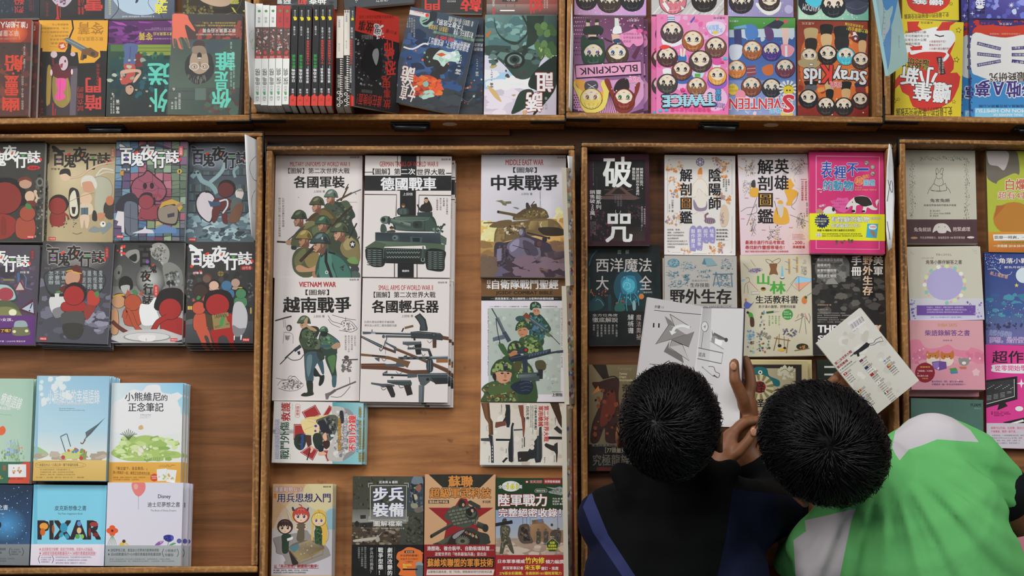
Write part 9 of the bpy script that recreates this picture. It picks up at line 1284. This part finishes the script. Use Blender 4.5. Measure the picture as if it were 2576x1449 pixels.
 # --- boy in the dark jacket
def boy(label,loc):
 r=empty('person',loc);tag(r,label,'person');return r
p1=boy('boy in black and navy hooded jacket bending over an open paper craft book',(0,0,0))
hc=P(1686,1058,1.19);u,f=Vector((-.06,.5,.86)),Vector((.1,.86,-.5));nb=P(1698,1205,1.08);hip=Vector((P(1690,1449,.8).x,yF-.33,.8));ch=P(1698,1372,1.02)
sL,sR=P(1552,1312,1.02),P(1872,1300,1.02)
mb=MB();HR=head(mb,hc,u,f,.83,.007);bone(mb,nb,hc-u*.05,.044,.044);bone(mb,nb,ch,.04,.09);bone(mb,ch,hip,.1,.1);legs(mb,hip,hip.y,[.07,.05,.04])
zp=ZO-.018
eR,wR=P(1958,1278,.87),P(1876,1135,zp-.03);limb(mb,[sR,eR,wR],[.045,.036,.024])
K=P(1858,1035,zp);bone(mb,wR,P(1858,1050,zp-.02),.023,.02);bone(mb,wR,P(1876,1020,zp-.018),.023,.02);bone(mb,P(1858,1050,zp-.018),P(1876,1010,zp-.016),.018,.017)
digit(mb,[P(1878,1062,zp-.012),P(1870,1006,zp+.02),P(1848,955,zp+.036),P(1847,914,zp+.035)],.0125)
digit(mb,[P(1878,1010,zp-.016),P(1890,970,zp-.014),P(1886,935,zp-.014),P(1876,905,zp-.014)],.0115)
for a,b,c in(((1868,1000),(1868,960),(1815,950)),((1862,1015),(1862,985),(1805,985)),((1856,1035),(1850,1015),(1800,1020))):digit(mb,[P(*a,zp-.026),P(*b,zp-.036),P(*c,zp-.04)],.0095)
eL,wL=P(1640,1300,.86),P(1806,1172,zp+.03);limb(mb,[sL,eL,wL],[.045,.036,.025])
bone(mb,wL,P(1824,1128,zp+.032),.022,.018);bone(mb,wL,P(1838,1098,zp+.03),.02,.014)
digit(mb,[P(1826,1160,zp+.034),P(1856,1138,zp+.046),P(1881,1110,zp+.048),P(1899,1080,zp+.046)],.0112)
for i in range(3):digit(mb,[P(1836,1094+i*4,zp+.03-.01*i),P(1872-i*6,1062+i*3,zp+.03-.012*i),P(1908-i*10,1056+i*4,zp+.02-.014*i)],.0098)
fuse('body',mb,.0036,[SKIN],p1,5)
NAIL=plain('fingernail','a8765c',.3)
for x,y,z in((1845,921,zp+.0465),(1896,1086,zp+.057)):nm=MB();egg(nm,P(x,y,z),(Vector((.0055,.001,0)),Vector((-.001,.0075,0)),Vector((0,0,.0016))),12);nm.build('thumbnail',NAIL,p1,True)
eyes(p1,hc,*HR,.83)
hair(p1,hc,*HR,.85,P(1652,1058,1.26)-hc,7500,11,.05)
J=[cloth('black jacket cloth','070809'),cloth('navy sleeve cloth','10142a'),cloth('slate blue piping panel','2c3158')]
mb=MB();bone(mb,nb+Vector((0,-.02,-.01)),ch,.08,.125);bone(mb,ch,hip+Vector((0,0,.06)),.125,.13);bone(mb,ch+Vector((-.05,-.06,.0)),ch+Vector((.05,-.06,0)),.1,.1);bone(mb,sL,nb,.055,.05);bone(mb,sR,nb,.055,.05);bone(mb,sL,ch,.06,.08);bone(mb,sR,ch,.06,.08)
limb(mb,[sL,eL,wL.lerp(eL,.35)],[.062,.052,.042]);limb(mb,[sR,eR,wR.lerp(eR,.42)],[.062,.052,.042])
hd=[P(x,y,z)for x,y,z in((1560,1190,1.09),(1600,1222,1.09),(1690,1232,1.095),(1785,1222,1.09),(1838,1180,1.08))];limb(mb,hd,[.018,.032,.038,.032,.018]);hd=[P(x,y,1.08)for x,y in((1590,1255),(1690,1290),(1800,1255))];limb(mb,hd,[.03,.036,.03])
def fold1(c):x,y=pix(c);return .004*math.sin(x*.035+2.2*math.sin(y*.012))*(1 if y>1240 else .3)+.003*noise.noise(c*14)
q1=nums('1487 1232 1466 1275 1492 1340 1565 1449 1598 1449 1530 1345 1494 1258');q2=nums('1843 1230 2020 1250 2020 1600 1772 1600 1827 1348');q3=nums('1400 1180 1487 1225 1466 1275 1492 1340 1565 1449 1570 1600 1400 1600')
def pk1(c):
 x,y=pix(c);return 2 if within(x,y,q1)else 1 if within(x,y,q2)or within(x,y,q3)else 0
fuse('jacket',mb,.006,J,p1,6,fold1,pk1,(q1,q2))
mb=MB();legs(mb,hip,hip.y,[.088,.068,.055]);bone(mb,hip+Vector((-.05,0,.02)),hip+Vector((.05,0,.02)),.11,.11);fuse('trousers',mb,.008,[cloth('dark trousers','15171c')],p1,5)
shoe(p1,hip.x,hip.y,plain('black shoe leather','141414',.4))
# --- boy in the green shirt
p2=boy('boy in lime green and white polo shirt leaning over the guides',(0,0,0))
hc=P(2060,1112,1.2);u,f=Vector((-.34,.3,.89)),Vector((-.66,.58,-.45));nb=P(2190,1212,1.09);ch=P(2318,1345,1.03);hip=Vector((P(2460,1449,.8).x,yF-.34,.85))
sU,sD=P(2345,1142,1.02),P(2092,1395,1.02)
mb=MB();HR=head(mb,hc,u,f,.97);bone(mb,nb,hc-u*.05,.052,.052);bone(mb,nb,ch,.045,.1);bone(mb,ch,hip,.12,.12);legs(mb,hip,hip.y,[.075,.055,.042])
eU,wU=P(2556,1300,.92),P(2470,1330,.82);limb(mb,[sU,P(2440,1165,1.0),eU,wU],[.045,.042,.034,.024])
eD,wD=P(2088,1312,.975),P(2082,1085,zb-.01);limb(mb,[sD,eD,wD],[.045,.036,.024])
def hand(W0,K0,tips,th,r=.0098):
 bone(mb,W0,K0,.023,.026);side=(K0-W0).cross(Vector((0,0,1))).normalized()
 for i,t in enumerate(tips):k=K0+side*(.028-i*.019);m_=k.lerp(t,.5)+Vector((0,0,.004));bone(mb,W0,k,.016,.013,10);digit(mb,[k,m_,t],r)
 digit(mb,[W0.lerp(K0,.35),th[0],th[1]],.011)
hand(wD,P(2098,1015,zb-.034),[P(2150,985,zb-.03),P(2142,965,zb-.028),P(2130,950,zb-.026),P(2112,940,zb-.024)],(P(2072,985,zb+.01),P(2098,955,zb+.024)))
hand(wU,P(2425,1330,.8),[P(2395,1318,.79),P(2385,1332,.79),P(2388,1346,.79),P(2396,1360,.79)],(P(2440,1300,.79),P(2420,1290,.79)))
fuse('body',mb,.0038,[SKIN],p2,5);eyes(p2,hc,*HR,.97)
hair(p2,hc,*HR,1.0,P(2080,1120,1.3)-hc,9500,23,.05)
S=[cloth('lime green jersey','68b86c'),cloth('white jersey','c2bcc0'),cloth('black cuff','16181a')]
mb=MB();bone(mb,nb+Vector((.01,-.01,-.012)),ch,.08,.142);bone(mb,ch,hip+Vector((0,0,.05)),.142,.145);bone(mb,sU,nb+Vector((0,0,-.02)),.062,.05);bone(mb,sD,nb+Vector((0,0,-.02)),.062,.05);bone(mb,sU,ch,.066,.12);bone(mb,sD,ch,.066,.12);limb(mb,[sU,P(2440,1165,1.0),P(2508,1222,.965)],[.066,.055,.046]);limb(mb,[sD,P(2030,1420,.96)],[.062,.052]);bone(mb,sD,P(2200,1480,.95),.07,.1)
def fold2(c):
 x,y=pix(c);x-=2215;y-=1120;t=math.atan2(y,x);rr=math.hypot(x,y);k=min(1,max(0,(rr-90)/160))*min(1,max(.12,(y-20)/120))
 return k*(0.0042*math.sin(t*22+3*noise.noise(c*3.5))+0.0016*math.sin(t*47+4*noise.noise(c*4)))+.002*noise.noise(c*9)
w1=nums('2244 1125 2252 1085 2286 1055 2330 1036 2370 1034 2404 1056 2441 1082 2462 1112 2426 1110 2358 1105 2320 1120 2286 1131 2263 1158 2252 1142');w2=nums('2074 1298 2153 1279 2142 1309 2128 1374 2111 1460 2002 1460 1996 1359 2028 1336 2024 1309')
def pk2(c):
 x,y=pix(c);return 1 if within(x,y,w1)or within(x,y,w2)else 0
fuse('polo_shirt',mb,.0055,S,p2,6,fold2,pk2,(w1,w2))
mb=MB();bone(mb,P(2512,1229,.96),P(2521,1243,.952),.047,.047,24);mb.build('sleeve_cuff',S[2],p2,True)
mb=MB();cz=[P(x,y,z)for x,y,z in((2272,1168,1.085),(2264,1190,1.09),(2250,1225,1.1),(2205,1268,1.1),(2150,1288,1.09),(2105,1288,1.07))];limb(mb,cz,[.014,.02,.024,.024,.02,.014]);fuse('collar',mb,.004,[S[0]],p2,4)
mb=MB();legs(mb,hip,hip.y,[.095,.07,.056]);bone(mb,hip+Vector((-.05,0,0)),hip+Vector((.05,0,0)),.12,.12);fuse('trousers',mb,.008,[cloth('navy trousers','1a1f30')],p2,5)
shoe(p2,hip.x,hip.y,plain('white shoe rubber','c8c8c4',.6))
